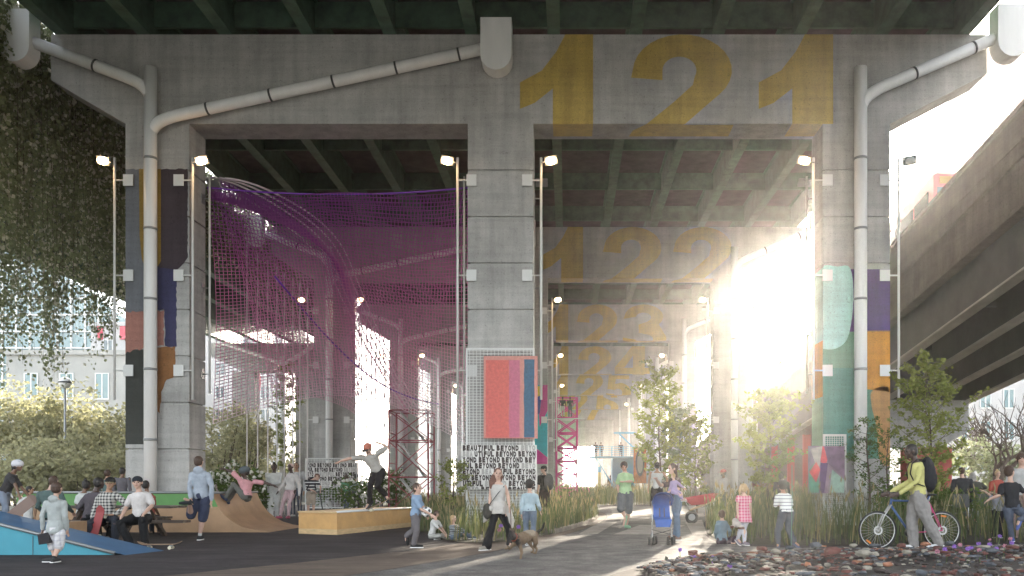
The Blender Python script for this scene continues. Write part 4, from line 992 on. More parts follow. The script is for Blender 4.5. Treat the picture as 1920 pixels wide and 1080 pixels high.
    for s_,e_,w_ in arms:
        p,q,t=J[s_],J[e_],J[w_]; limb(body,[p,md(p,q,.5),q,md(q,t,.35),t],[.030*S*g,.026*S*g,.0215*S*g,.0225*S*g,.0145*S])
        dr=(t-q).normalized(); hd=handdir.get(w_); dr=Vector(hd).normalized() if hd else (dr+Vector((0,0,-.25))).normalized()
        pn=dr.cross(fd); pn=pn.normalized() if pn.length>.2 else a; wd=fd if abs(dr.dot(fd))<.8 else up; wd=(wd-dr*wd.dot(dr)).normalized(); th=dr.cross(wd)
        pl=.055*S
        ell(body,t+dr*pl*.5,pl*.22,pl*.42,pl*.62,th,wd,dr,8,6)
        if near:
            for i,(o_,l_) in enumerate(((-.30,.80),(-.10,.95),(.10,.90),(.30,.70))):
                b0_=t+dr*pl*.95+wd*o_*pl; b1=b0_+dr*pl*l_*.5+th*pl*.06; b2=b0_+dr*pl*l_*.9+th*pl*.22; fr=max(.0052*S,vox*.72)
                limb(body,[b0_-dr*pl*.2,b0_,b1,b2],[fr*1.1,fr*1.1,fr,fr*.85],6)
            b0_=t+dr*pl*.35-wd*pl*.35; limb(body,[b0_,b0_+dr*pl*.4-wd*pl*.25,b0_+dr*pl*.75-wd*pl*.28],[max(.006*S,vox*.75)]*2+[max(.005*S,vox*.65)],6)
        else: limb(body,[t+dr*pl*.8,t+dr*pl*1.5+th*pl*.15],[pl*.30,pl*.2],6)
    for h_,k_,a_,t_ in legs:
        p,q,t=J[h_],J[k_],J[a_]; limb(body,[p,md(p,q,.45),q,md(q,t,.3),t],[.050*S*g,.044*S*g,.031*S*g,.034*S*g,.0185*S])
        limb(body,[t,J[t_].lerp(t,.35)],[.019*S,.016*S])
    # head
    ly=math.radians(look if look is not None else yaw); pr_=math.radians(pitch); lf_=Vector((math.sin(ly),-math.cos(ly),0)); hs=Vector((math.cos(ly),math.sin(ly),0))
    hu=(up*math.cos(pr_)+lf_*math.sin(pr_)); hf=(lf_*math.cos(pr_)-up*math.sin(pr_))
    if tilt: R_=Matrix.Rotation(math.radians(tilt),3,hf); hu=R_@hu; hs=R_@hs
    c=J['head']; hp_=lambda s,f_,u: c+hs*s*r+hf*f_*r+hu*u*r
    ell(body,hp_(0,-.06,.2),.72*r,.86*r,.80*r,hs,hf,hu); ell(body,hp_(0,.20,-.40),.54*r,.56*r,.56*r,hs,hf,hu)
    ell(body,hp_(0,.52,-.78),.24*r,.2*r,.18*r,hs,hf,hu,8,6); ell(body,hp_(0,.82,-.10),.11*r,.16*r,.24*r,hs,hf,hu,8,6); ell(body,hp_(0,.62,.28),.45*r,.2*r,.12*r,hs,hf,hu,8,6)
    for q in (-1,1): ell(body,hp_(.74*q,-.08,-.02),.10*r,.2*r,.27*r,hs,hf,hu,8,6); ell(body,hp_(.34*q,.45,-.22),.22*r,.25*r,.22*r,hs,hf,hu,8,6)
    o=remesh(body,'person',SK[skin],vox if near else vox*.9,None,2); o.location=O
    tag(o,label,'person',group)
    fc=lf_.y<.35 or abs(lf_.x)>.6
    if fc:
        e=MB(); [e.ball(hp_(.30*q,.72,.08),.10*r,8,6) for q in (-1,1)]; [ell(e,hp_(.30*q,.735,.30),.20*r,.05*r,.035*r,hs,hf,hu,6,4) for q in (-1,1)]; e.build('eyes',M_eye); x=bpy.context.scene.collection.objects[-1]; x.parent=o
        e=MB(); ell(e,hp_(0,.735,-.46),.20*r,.05*r,.055*r,hs,hf,hu,8,5); x=e.build('mouth',M_lip); x.parent=o
    # clothes
    cf=.010*S; sd_=len(label)
    if bottom:
        kind,col=bottom[0],bottom[1]; m=col if not isinstance(col,tuple) else cloth(col); loose=bottom[2] if len(bottom)>2 else 1.0
        b=MB(); tors(b,.013*S,-.10,.14); 
        for h_,k_,a_,t_ in legs:
            p,q,t=J[h_],J[k_],J[a_]
            if kind=='shorts': e=q.lerp(t,.05); limb(b,[p,md(p,e,.5),e],[.056*S*g*loose,.055*S*g*loose,.050*S*loose])
            elif kind=='leggings': limb(b,[p,md(p,q,.45),q,md(q,t,.3),t],[x+.004*S for x in (.050*S*g,.045*S*g,.032*S,.035*S,.021*S)])
            elif kind=='flare': limb(b,[p,md(p,q,.45),q,md(q,t,.5),md(q,t,.96)],[.054*S,.048*S,.040*S,.046*S,.060*S])
            else: limb(b,[p,md(p,q,.45),q,md(q,t,.4),md(q,t,.97)],[.061*S*g,.053*S*loose,.040*S*loose,.040*S*loose,.034*S*loose])
        x=remesh(b,{'shorts':'shorts','leggings':'leggings'}.get(kind,'trousers'),m,vox*.95,o,2,cf*.9,11/S*1.5,sd_)
    if top:
        kind,col=top[0],top[1]; m=col if not isinstance(col,tuple) else cloth(col); loose=top[2] if len(top)>2 else 1.0
        b=MB(); tors(b,.010*S*loose+.004*S,-.02 if not hoodie else -.10,.97 if kind!='tank' else .95)
        sl={'tank':0,'tee':.75,'long':2,'hoodie':2,'polo':.8}[kind]
        for s_,e_,w_ in arms:
            p,q,t=J[s_],J[e_],J[w_]; R1=.034*S*g*(.5+.5*loose)
            if sl==0: continue
            if sl<1: e=p.lerp(q,sl); limb(b,[p,p.lerp(e,.5),e],[R1,R1*.98,R1*.95])
            else: limb(b,[p,md(p,q,.5),q,md(q,t,.5),md(q,t,.95)],[R1,R1*.92,R1*.82,R1*.78,R1*.62])
        if sl==0: 
            for q in (-1,1): b.tube([J['nk'].lerp(J['sR' if q>0 else 'sL'],.55)-spine*.10*S-fd*.04*S,J['nk'].lerp(J['sR' if q>0 else 'sL'],.5)+spine*.008*S,J['nk'].lerp(J['sR' if q>0 else 'sL'],.55)-spine*.10*S+fd*.04*S],.02*S,6)
        if kind=='hoodie': ell(b,J['nk']-fd*.045*S-spine*.005*S,.062*S,.038*S,.05*S,sa,fd,spine)
        if kind=='polo': b.tube([J['nk']+spine*.005*S-fd*.03*S,J['nk']+spine*.018*S],.036*S,10)
        x=remesh(b,{'hoodie':'hoodie','tank':'vest','long':'shirt','tee':'tee_shirt','polo':'polo_shirt'}[kind],m,vox*.95,o,2,cf*.8,9/S*1.5,sd_+3)
    if dress:
        col,zl,wl=dress; m=col if not isinstance(col,tuple) else cloth(col); b=MB(); tors(b,.012*S,.2,.95)
        st=[]; 
        for t,w_ in ((.5,.085),(.2,.10),(-.1,.12),(-.1-zl,wl)): cc_=J['pv']+spine*(J['nk']-J['pv']).length*t; st.append((cc_,sa,fd,w_*S,w_*.75*S))
        loft(b,st[::-1]); 
        for s_,e_,w_ in arms: p,q=J[s_],J[e_]; limb(b,[p,p.lerp(q,.35)],[.040*S,.040*S])
        remesh(b,'dress',m,vox*.95,o,2,cf,10/S*1.5,sd_)
    for (h_,k_,a_,t_) in legs:
        b=MB(); p,t=J[a_],J[t_]; dr=(t-p); dr.z=0 if abs(dr.z)<.06*S else dr.z; 
        dr=dr.normalized() if dr.length>1e-4 else f.copy(); 
        heel=p-dr*.030*S; heel=heel+(t-p).project(up)*0; dn=(-(up-dr*up.dot(dr))).normalized(); k=.034*S
        q0=heel+dn*k*.7; q1=q0+dr*.105*S; q2=q0+dr*.145*S
        limb(b,[q0,q0.lerp(q1,.5)-dn*.004*S,q1,q2],[.0235*S,.0245*S,.0245*S,.017*S]); limb(b,[p,q0.lerp(q1,.35)],[.023*S,.024*S])
        x=remesh(b,'shoe',cloth(shoes,var=.05) ,max(.007,vox*.8),o,1)
        if near and abs(p.z-min(J['aL'].z,J['aR'].z))<.05*S and abs(dr.z)<.5:
            b=MB(); w_=dr.cross(dn).normalized(); z_=dn*.022*S
            pts=[q0-dr*.024*S-w_*.018*S,q0-dr*.024*S+w_*.018*S,q1+w_*.026*S,q2+dr*.016*S+w_*.012*S,q2+dr*.016*S-w_*.012*S,q1-w_*.026*S]
            n_=6; b.add([v+z_*.75 for v in pts]+[v+z_*1.22 for v in pts],[tuple(range(n_)),tuple(range(2*n_-1,n_-1,-1))]+[(i,i+n_,(i+1)%n_+n_,(i+1)%n_) for i in range(n_)]); y=b.build('sole',M_white); y.parent=x
        if socks: b=MB(); limb(b,[p,p.lerp(J[k_],.14)],[.0215*S,.0235*S]); remesh(b,'sock',cloth(socks),vox,o,1)
    # hair
    if hair:
        kind,hc=hair; b=MB(); m=HR[hc]; k={'afro':1.14,'bushy':1.06}.get(kind,1.0)
        if kind!='bald':
            ell(b,hp_(0,-.16,.28),.80*r*k,.86*r*k,.82*r*k,hs,hf,hu)
            ell(b,hp_(0,-.30,-.05),.74*r*k,.66*r,.72*r,hs,hf,hu)
            if kind in ('long','pony','curly'):
                sgn=1 if kind!='curly' else 1
                L={'long':2.0,'pony':1.9,'curly':2.6}[kind]
                if kind=='pony':
                    limb(b,[hp_(0,-.8,.45),hp_(0,-1.12,.1),hp_(.0,-1.05,-L+.4)],[.26*r,.30*r,.14*r])
                elif kind=='curly':
                    for i in range(9): q=-1+i*.25; limb(b,[hp_(.35*q,-.5,.3),hp_(.82*q,-.45,-.5),hp_(.85*q-.35,-.15,-1.4),hp_(.6*q-.5,.12,-L-.3*math.sin(i*3))],[.3*r,.27*r,.26*r,.14*r],8)
                else:
                    for i in range(7): q=-1+i/3; limb(b,[hp_(.5*q,-.45,.3),hp_(.80*q,-.42+.1*abs(q),-.5),hp_(.78*q,-.50,-L)],[.3*r,.26*r,.16*r],8)
            if kind=='bun': ell(b,hp_(0,-.5,1.15),.34*r,.34*r,.32*r,hs,hf,hu)
            if kind=='updo':
                for i in range(12): A_=i*.9; limb(b,[hp_(.15*math.cos(A_),-.1,.95),hp_(.4*math.cos(A_),-.1+.3*math.sin(A_),1.5+.2*math.sin(i*2.1))],[.1*r,.05*r],6)
            if kind=='pigtails':
                for q in (-1,1): limb(b,[hp_(.8*q,-.25,.25),hp_(1.0*q,-.35,-.5),hp_(.92*q,-.30,-1.5)],[.18*r,.26*r,.10*r],8)
            remesh(b,'hair',m,vox*.8,o,1,.02*hh,30,sd_)
        if beard: b=MB(); ell(b,hp_(0,.34,-.62),.50*r,.46*r,.38*r,hs,hf,hu); remesh(b,'beard',m,vox*.8,o,1)
    if hat:
        kind,hc=hat[0],hat[1]; m=hc if not isinstance(hc,tuple) else cloth(hc,var=.05); b=MB(); back=-1 if kind=='cap_back' else 1
        if kind=='helmet':
            vs=MB(); ell(b,hp_(0,-.08,.42),.98*r,1.14*r,.82*r,hs,hf,hu,14,10); x=remesh(b,'helmet',m,vox*.8,o,1)
            b=MB(); b.tube([hp_(-.80,.05,.2),hp_(-.55,.3,-.6),hp_(0,.45,-.95),hp_(.55,.3,-.6),hp_(.80,.05,.2)],.045*r,5); y=b.build('chin_strap',M_dark); y.parent=x
            if len(hat)>2:
                b=MB(); 
                for q in (-.5,0,.5): ell(b,hp_(q*.9,-.08,.95-abs(q)*.35),.13*r,.95*r,.34*r,hs,hf,hu,8,6)
                y=remesh(b,'helmet_stripe',cloth(hat[2],var=.1),vox*.8,x,1)
        else:
            ell(b,hp_(0,-.10,.42),.84*r,.94*r,.70*r,hs,hf,hu,14,10); x=remesh(b,'cap',m,vox*.7,o,1)
            b=MB(); pts=[]
            for i in range(9): A_=-1.1+2.2*i/8; pts.append((math.sin(A_)*.80,back*(.55+.95*math.cos(A_))))
            for i in range(8,-1,-1): A_=-1.1+2.2*i/8; pts.append((math.sin(A_)*.74,back*(.30+.45*math.cos(A_))))
            n_=len(pts); q0=[hp_(s,f_,.30-.10*abs(f_)) for s,f_ in pts]; 
            b.add([v for v in q0]+[v-hu*.06*r for v in q0],[tuple(range(n_)),tuple(range(2*n_-1,n_-1,-1))]+[(i,i+n_,(i+1)%n_+n_,(i+1)%n_) for i in range(n_)]); y=b.build('brim',(cloth(hat[2],var=.05) if len(hat)>2 else m)); y.parent=x
    o['_j']=0; del o['_j']
    return o,{k:v+O for k,v in J.items()},H,(fd.copy(),sa.copy(),spine.copy()),vox
PEOPLE=[]
def zc(ox,oy,k): return lambda x,y,*d:(ox+x/k,oy+y/k,*d)
z1=zc(0,820,4.0); z2=zc(400,820,4.0); z3=zc(740,820,4.0); z4=zc(1120,820,4.0); z5=zc(1500,820,4.155)
def backpack(J,fr,S,m,label,name='backpack',w_=.30,h=.46,d=.2,off=.02):
    fd,sa,sp=fr; c=J['nk'].lerp(J['pv'],.42)-fd*(.065*S+d/2*.8+off); b=MB(); b2=MB()
    ell(b,c,w_/2*1.1,d/2*1.15,h/2*1.15,sa,fd,sp,16,12); ell(b,c-sp*h*.2,w_/2*1.08,d/2*1.1,h/2*.8,sa,fd,sp,14,10)
    ell(b2,c-sp*h*.14-fd*d*.42,w_*.36,d*.22,h*.26,sa,fd,sp,12,8)
    o=remesh(b,name,m,.014,None,2,.006,12,3); tag(o,label,'backpack','backpacks worn by visitors')
    x=remesh(b2,'pocket',m,.014,o,2)
    for q in (-1,1):
        s=MB(); u=J['nk']+sa*q*.06*S; s.tube([u-fd*.07*S,u+sp*.022*S,u+fd*.055*S-sp*.02*S,u+fd*.078*S-sp*.11*S,u+sa*q*.035*S+fd*.055*S-sp*.20*S,u+sa*q*.05*S-fd*.03*S-sp*.24*S],.02,6,flat=.5); y=s.build('strap',m); y.parent=o
    return o
plaid=striped('plaid_flannel',(.55,.53,.48),(.035,.035,.04),16,plaid=True,duty=.45)
plaid2=striped('pale_check_cotton',(.62,.60,.60),(.42,.41,.46),14,plaid=True,duty=.25)
stripe_w=striped('white_navy_stripe',(.72,.71,.68),(.05,.05,.07),15,duty=.18)
stripe_g=striped('grey_stripe',(.07,.08,.09),(.42,.43,.43),26,duty=.4)
stripe_p=striped('pink_check',(.55,.12,.20),(.70,.45,.48),17,plaid=True,duty=.4)
stripe_b=striped('black_white_red_stripe',(.03,.03,.035),(.62,.60,.58),9,duty=.35)
denim=(.10,.15,.22); dden=(.035,.04,.055); blk=(.018,.018,.02); wht=(.70,.68,.64)
# --- left foreground
person('boy in grey hoodie and checked shorts walking away with a dark case',98,1057,150,'light',180,kid=True,stride=.05,hoodie=True,
  ov={'head':z1(422,385),'sL':z1(350,490),'sR':z1(478,490),'eL':z1(322,590),'eR':z1(490,590),'wL':z1(316,690),'wR':z1(482,690),'hL':z1(375,720),'hR':z1(450,720),'kL':z1(378,820),'kR':z1(440,815),'aL':z1(395,905),'aR':z1(425,905),'tL':z1(362,935,.02),'tR':z1(425,932,.02)},
  top=('hoodie',(.42,.45,.43),1.25),bottom=('shorts',plaid2,1.15),hair=('short','brown'),shoes=(.06,.06,.06),socks=(.03,.03,.03))
person('child in colourful helmet and dark top leaning with a skateboard at the left edge',12,978,126,'brown',75,look=80,Y=16.4,kid=True,
  ov={'head':z1(135,215),'nk':z1(95,275),'sL':z1(105,300,-.1),'sR':z1(80,300,.12),'eL':z1(150,350,-.15),'wL':z1(190,420,-.2),'eR':z1(140,380,.1),'wR':z1(225,465,.05),'hL':z1(35,430,-.08),'hR':z1(20,430,.1),'kL':z1(70,520,-.1),'kR':z1(5,520,.12),'aL':z1(65,605,-.1),'aR':z1(0,600,.14),'tL':z1(95,622,-.1),'tR':z1(30,618,.14)},
  top=('tee',(.055,.05,.05),1.2),bottom=('trousers',(.22,.26,.33)),hair=('pony','black'),hat=('helmet',(.70,.66,.68),(.15,.42,.50)))
person('girl in white top with hand raised beside the helmeted child',52,1000,92,'tan',200,look=110,Y=18.2,kid=True,
  ov={'head':z1(222,395),'sL':z1(180,455),'sR':z1(252,460),'eL':z1(140,515),'wL':z1(165,440),'eR':z1(258,540),'wR':z1(245,600),'hL':z1(185,640),'hR':z1(230,640),'kL':z1(180,690),'kR':z1(230,690),'aL':z1(185,740),'aR':z1(235,740)},
  top=('tee',wht,1.0),bottom=('shorts',(.30,.04,.14)),hair=('short','black'))
person('seated man in teal jumper with his back to the camera',92,1008,150,'light',180,Y=18.2,slim=1.12,
  ov={'head':z1(400,330),'sL':z1(300,420),'sR':z1(450,420),'eL':z1(285,520),'eR':z1(485,500),'wL':z1(320,600,.3),'wR':z1(480,560,.3),'pv':z1(370,600),'hL':z1(335,625),'hR':z1(410,625),'kL':z1(320,650,.5),'kR':z1(420,650,.5),'aL':z1(320,760,.45),'aR':z1(420,760,.45),'tL':z1(320,775,.6),'tR':z1(420,775,.6)},
  top=('long',(.10,.16,.15),1.2),bottom=('trousers',blk),hair=('short','brown'))
person('seated woman with hair bun in a white top, facing away',162,1000,135,'brown',180,Y=20.9,
  ov={'head':z1(645,360),'sL':z1(590,430),'sR':z1(665,430),'eL':z1(575,500),'eR':z1(680,500),'wL':z1(600,560,.2),'wR':z1(660,560,.2),'pv':z1(625,570),'hL':z1(605,590),'hR':z1(650,590),'kL':z1(600,610,.45),'kR':z1(650,610,.45),'aL':z1(600,700,.4),'aR':z1(650,700,.4)},
  top=('tee',(.60,.62,.58),1.1),bottom=('trousers',(.25,.10,.08)),hair=('bun','black'))
person('seated man in plum grey jumper leaning on the table, facing away',176,1012,158,'dark',170,look=150,Y=18.2,slim=1.15,
  ov={'head':z1(740,345),'sL':z1(650,430),'sR':z1(780,420),'eL':z1(580,525),'wL':z1(640,560,.35),'eR':z1(800,520),'wR':z1(790,580,.3),'pv':z1(690,600),'hL':z1(650,625),'hR':z1(730,625),'kL':z1(640,650,.5),'kR':z1(740,650,.5),'aL':z1(650,760,.45),'aR':z1(730,760,.45)},
  top=('long',(.12,.10,.115),1.2),bottom=('trousers',blk),hair=('short','black'))
person('standing person in teal seen behind the plaid shirted man',201,985,104,'tan',180,Y=24.8,top=('long',(.10,.17,.17)),bottom=('trousers',dden),hair=('bushy','brown'))
person('standing person in grey behind the left column edge',229,985,108,'brown',180,Y=24.6,top=('long',(.14,.13,.15)),bottom=('trousers',dden),hair=('short','black'))
person('seated man in plaid shirt, rolled jeans and black cap',212,1022,165,'tan',0,look=18,Y=17.6,
  ov={'head':z1(832,345),'nk':z1(815,405),'sL':z1(745,440),'sR':z1(885,430),'eL':z1(722,545,-.08),'wL':z1(745,625,-.25),'eR':z1(975,520,-.05),'wR':z1(915,575,-.30),'pv':z1(800,590),'hL':z1(770,610),'hR':z1(840,610),'kL':z1(755,640,-.45),'kR':z1(950,610,-.45),'aL':z1(775,745,-.38),'aR':z1(940,760,-.40),'tL':z1(760,762,-.55),'tR':z1(935,798,-.62)},
  top=('long',plaid,1.3),bottom=('trousers',dden),hair=('short','black'),hat=('cap',(.02,.02,.02),(.45,.35,.18)),shoes=(.04,.03,.03),handdir={'wL':(0,-.1,-1),'wR':(-.9,-.5,-.1)},socks=(.6,.57,.5))
person('seated man in white tee and backwards black cap with hands on knees',270,1032,170,'light',0,look=15,Y=17.4,
  ov={'head':z1(1035,340),'nk':z1(1045,405),'sL':z1(985,430),'sR':z1(1110,420),'eL':z1(955,520,-.03),'wL':z1(965,600,-.30),'eR':z1(1150,510,-.05),'wR':z1(1150,575,-.42),'pv':z1(1060,590),'hL':z1(1020,610),'hR':z1(1100,610),'kL':z1(990,640,-.45),'kR':z1(1165,615,-.5),'aL':z1(1060,810,-.40),'aR':z1(1165,790,-.42),'tL':z1(1110,838,-.62),'tR':z1(1215,800,-.60)},
  top=('tee',(.68,.62,.58),1.25),bottom=('trousers',blk,1.15),hair=('short','brown'),hat=('cap_back',(.03,.035,.045)),shoes=(.10,.08,.12),handdir={'wL':(.25,-.3,-1),'wR':(.1,-.5,-.7)})
person('person in red seated behind the man in white tee',282,1000,130,'brown',180,Y=21,
  ov={'head':z1(1090,360),'sL':z1(1060,430),'sR':z1(1150,440),'pv':z1(1110,590),'hL':z1(1080,600),'hR':z1(1140,600),'kL':z1(1080,620,.4),'kR':z1(1140,620,.4),'aL':z1(1080,720,.4),'aR':z1(1140,720,.4),'wL':z1(1080,590,.3),'wR':z1(1150,590,.3),'eL':z1(1050,520),'eR':z1(1160,520)},
  top=('tee',(.35,.08,.05)),bottom=('trousers',dden),hair=('short','black'))
person('tall man in pale hoodie and navy shorts stretching one leg behind him',376,1013,158,'light',180,hoodie=True,
  ov={'head':z1(1487,185),'sL':z1(1440,265),'sR':z1(1560,265),'eL':z1(1428,380,-.05),'wL':z1(1470,455,-.25),'eR':z1(1592,370),'wR':z1(1588,470,-.02),'hL':z1(1470,460),'hR':z1(1545,460),'kL':z1(1435,590,-.02),'kR':z1(1520,600,.0),'aL':z1(1475,475,-.36),'tL':z1(1440,452,-.50),'aR':z1(1495,740,.02),'tR':z1(1492,768,.10)},
  top=('hoodie',(.38,.43,.50),1.2),bottom=('shorts',(.05,.06,.11),1.15),hair=('short','brown'),shoes=(.04,.045,.05),socks=(.6,.6,.58))
person('skater child in grey helmet and pink shirt airborne off the quarter pipe',440,955,120,'dark',-70,look=-60,pitch=15,Y=22.8,kid=True,
  ov={'head':z1(1835,262),'nk':z1(1840,315),'sL':z1(1810,300,-.12),'sR':z1(1900,320,.1),'eL':z1(1760,258,-.2),'wL':z1(1715,240,-.25),'eR':z2(370,340,.15),'wR':z2(430,358,.15),'pv':z1(1850,440),'hL':z1(1845,445,-.08),'hR':z1(1845,455,.1),'kL':z1(1765,355,-.1),'kR':z1(1760,385,.15),'aL':z1(1705,450,-.1),'aR':z1(1690,480,.1),'tL':z1(1660,415,-.12),'tR':z1(1662,500,.1)},
  top=('tee',(.72,.30,.32),1.3),bottom=('trousers',(.14,.14,.12)),hair=('short','black'),hat=('helmet',(.10,.12,.13)),shoes=(.04,.06,.12))
sb=skateboard(at(412,948,22.8),0,0,0,'skateboard under the airborne skater child',col=(.12,.10,.09)); sb.rotation_euler=(0,math.radians(62),math.radians(10)); sb.location=at(409,937,22.8)
person('woman with spiky updo in white overalls clapping beside the pink clad woman',514,973,104,'dark',10,
  ov={'wL':z2(470,355,-.25),'wR':z2(455,352,-.25),'eL':z2(415,345,-.05),'eR':z2(505,340,-.05)},stride=.04,
  top=('long',(.66,.66,.62),1.25),bottom=('trousers',(.66,.66,.62),1.3),hair=('updo','black'),shoes=(.5,.2,.2))
person('woman with cropped pink hair, pale pink outfit, knee pads and roller skates',545,974,105,'dark',-10,
  ov={'sL':z2(560,300),'sR':z2(625,300),'eL':z2(520,350),'wL':z2(492,398),'eR':z2(650,360),'wR':z2(652,435),'kL':z2(522,498),'kR':z2(572,490),'aL':z2(500,590),'aR':z2(565,590),'tL':z2(490,605,-.15),'tR':z2(565,607,-.18)},
  top=('long',(.68,.62,.58),1.35),bottom=('leggings',(.66,.42,.44)),hair=('short','pink'),shoes=(.65,.10,.20))
person('person in dark jeans standing half hidden behind the roller skater',556,969,102,'tan',0,Y=34,top=('long',(.5,.5,.5)),bottom=('trousers',(.06,.08,.13)),hair=('short','brown'),shoes=(.6,.6,.6))
_,Jx,Hx,fx,vx=person('red haired boy in black striped shirt and beige shorts holding a scooter',583,966,82,'light',20,look=15,kid=True,Y=31,
  ov={'head':z2(780,300),'wL':z2(772,405,-.2),'wR':z2(815,400,-.2),'eL':z2(715,385,-.05),'eR':z2(808,370,-.05)},
  top=('tee',stripe_b,1.1),bottom=('shorts',(.42,.33,.24)),hair=('bushy','auburn'))
backpack(Jx,fx,Hx,cloth((.04,.03,.04)),'dark backpack on the boy with the scooter',w_=.3,h=.5,d=.26)
person('boy in green tee with his back turned, by the wire fence',649,957,66,'tan',180,Y=41,kid=True,stride=.05,top=('tee',(.10,.32,.16),1.1),bottom=('trousers',(.12,.14,.20)),hair=('short','brown'))
person('boy in pale blue shirt facing away beside the one in green',668,957,69,'tan',185,Y=41,kid=True,stride=-.07,top=('long',(.38,.45,.46),1.2),bottom=('trousers',(.06,.06,.08)),hair=('short','black'))
# --- skateboarder on the box
person('skateboarder in grey tee and orange cap balancing on the ochre box',690,960,142,'light',-30,look=-25,pitch=35,Y=22.6,
  ov={'head':z2(1160,85),'nk':z2(1165,130),'sL':z2(1120,135),'sR':z2(1238,108),'eL':z2(1030,160,-.1),'wL':z2(965,178,-.1),'eR':z2(1303,74,.04),'wR':z2(1265,50,-.06),'pv':z2(1235,250),'hL':z2(1210,262),'hR':z2(1265,262),'kL':z2(1190,350,-.15),'kR':z2(1245,365,-.25),'aL':z2(1170,490,.0),'aR':z2(1295,435,-.0),'tL':z2(1140,542,-.05),'tR':z2(1320,470,-.12)},
  top=('tee',(.42,.38,.33),1.3),bottom=('trousers',(.03,.025,.025),1.0),hair=('short','auburn'),hat=('cap',(.62,.16,.09),(.07,.06,.06)),beard=True,shoes=(.05,.05,.055))
sb=skateboard(at(712,952,22.55),0,0,0,'skateboard tilting nose up under the skateboarder on the box',col=(.30,.20,.12)); sb.rotation_euler=(0,math.radians(-24),math.radians(-6)); sb.location=at(711,953,22.55)
# --- centre
person('boy in blue tee and grey trousers running with a football',785,1031,127,'light',95,look=70,kid=True,
  ov={'head':z2(1530,385),'nk':z2(1525,425),'sL':z2(1520,450,-.1),'sR':z2(1530,450,.1),'eL':z2(1570,540,-.14),'wL':z2(1635,572,-.15),'eR':z2(1565,520,.12),'wR':z2(1590,570,.1),'hL':z2(1515,600,-.06),'hR':z2(1520,600,.07),'kL':z2(1530,700,-.08),'kR':z2(1500,690,.08),'aL':z2(1510,800,-.06),'aR':z2(1440,745,.08),'tL':z2(1555,828,-.06),'tR':z2(1438,790,.08)},
  top=('tee',(.24,.36,.52),1.15),bottom=('trousers',(.17,.15,.155),1.15),hair=('short','brown'),shoes=(.03,.03,.03))
person('small child in white tee sitting cross legged on the ground',818,1010,80,'light',120,look=125,pitch=25,kid=True,Y=19.2,
  ov={'head':z3(312,575),'sL':z3(285,640,-.1),'sR':z3(325,640,.1),'eL':z3(345,685,-.12),'wL':z3(380,725,-.1),'eR':z3(350,680,.1),'wR':z3(382,722,.05),'pv':z3(275,735),'hL':z3(275,742,-.08),'hR':z3(285,742,.08),'kL':z3(350,735,-.22),'kR':z3(350,735,.2),'aL':z3(375,748,.0),'aR':z3(330,750,-.05),'tL':z3(395,752,.05),'tR':z3(310,755,-.12)},
  top=('tee',wht,1.2),bottom=('trousers',(.42,.41,.36)),hair=('short','brown'),shoes=(.4,.4,.38))
person('small long haired child in striped top sitting beside the white shirted one',860,1012,84,'light',110,look=80,kid=True,Y=19.0,
  ov={'head':z3(440,610),'sL':z3(420,670,-.08),'sR':z3(470,670,.08),'eL':z3(480,700,-.12),'wL':z3(515,720,-.1),'eR':z3(500,690,.1),'wR':z3(530,715,.05),'pv':z3(435,745),'hL':z3(440,750,-.07),'hR':z3(450,750,.08),'kL':z3(520,720,-.05),'kR':z3(525,715,.12),'aL':z3(575,742,-.05),'aR':z3(545,742,.12),'tL':z3(600,728,-.05),'tR':z3(560,715,.12)},
  top=('long',stripe_g,1.1),bottom=('trousers',(.10,.14,.20)),hair=('long','blond'),shoes=(.08,.10,.15))
wd_=person('smiling woman with long curly hair, white vest and black flared trousers walking a dog',925,1036,158,'light',-8,look=10,tilt=-6,
  ov={'head':z3(775,275),'nk':z3(778,335),'sL':z3(730,352),'sR':z3(825,355),'eL':z3(716,440),'wL':z3(712,505,-.05),'eR':z3(848,430),'wR':z3(862,510,-.1),'hL':z3(755,560),'hR':z3(805,560),'kL':z3(730,670,-.1),'kR':z3(845,680,.08),'aL':z3(700,808,-.2),'aR':z3(870,780,.18),'tL':z3(655,830,-.34),'tR':z3(852,822,.05)},
  top=('tank',(.55,.51,.46),1.05),bottom=('flare',blk),hair=('curly','auburn'),shoes=(.38,.34,.27))
# jacket tied round her waist
b=MB(); o_,Jw,Hw,fw,vw=wd_; fd,sa,sp=fw; pv=Jw['pv']
loft(b,[(pv+sp*.10*Hw,sa,fd,.085*Hw,.072*Hw),(pv+sp*.04*Hw,sa,fd,.10*Hw,.085*Hw),(pv-sp*.05*Hw,sa,fd,.095*Hw,.09*Hw)][::-1])
limb(b,[at(*z3(720,530),Jw['pv'].y-.1),at(*z3(690,600),Jw['pv'].y-.05),at(*z3(668,636),Jw['pv'].y)],[.05,.06,.02]); limb(b,[at(*z3(840,545),Jw['pv'].y+.05),at(*z3(862,620),Jw['pv'].y+.1),at(*z3(880,670),Jw['pv'].y+.1)],[.09,.09,.03]); limb(b,[at(*z3(855,600),Jw['pv'].y+.1),at(*z3(862,700),Jw['pv'].y+.12)],[.07,.03])
x=remesh(b,'tied_jacket',cloth((.55,.50,.44)),.011,None,2,.012,14,2); 
x.parent=o_; x.matrix_parent_inverse=Matrix.Translation(-o_.location)
b=MB(); ell(b,at(*z3(695,555),Jw['pv'].y-.1),.085,.05,.15); x=remesh(b,'shoulder_bag',cloth((.06,.055,.045)),.012,None,2,.006,14,2); tag(x,'small dark bag hanging at the hip of the dog walking woman','bag')
s=MB(); s.tube([Jw['sR']+Vector((0,-.06,.02)),at(*z3(775,420),Jw['ch'].y-.13),at(*z3(700,520),Jw['pv'].y-.12)],.008,5); y=s.build('strap',M_dark); y.parent=x
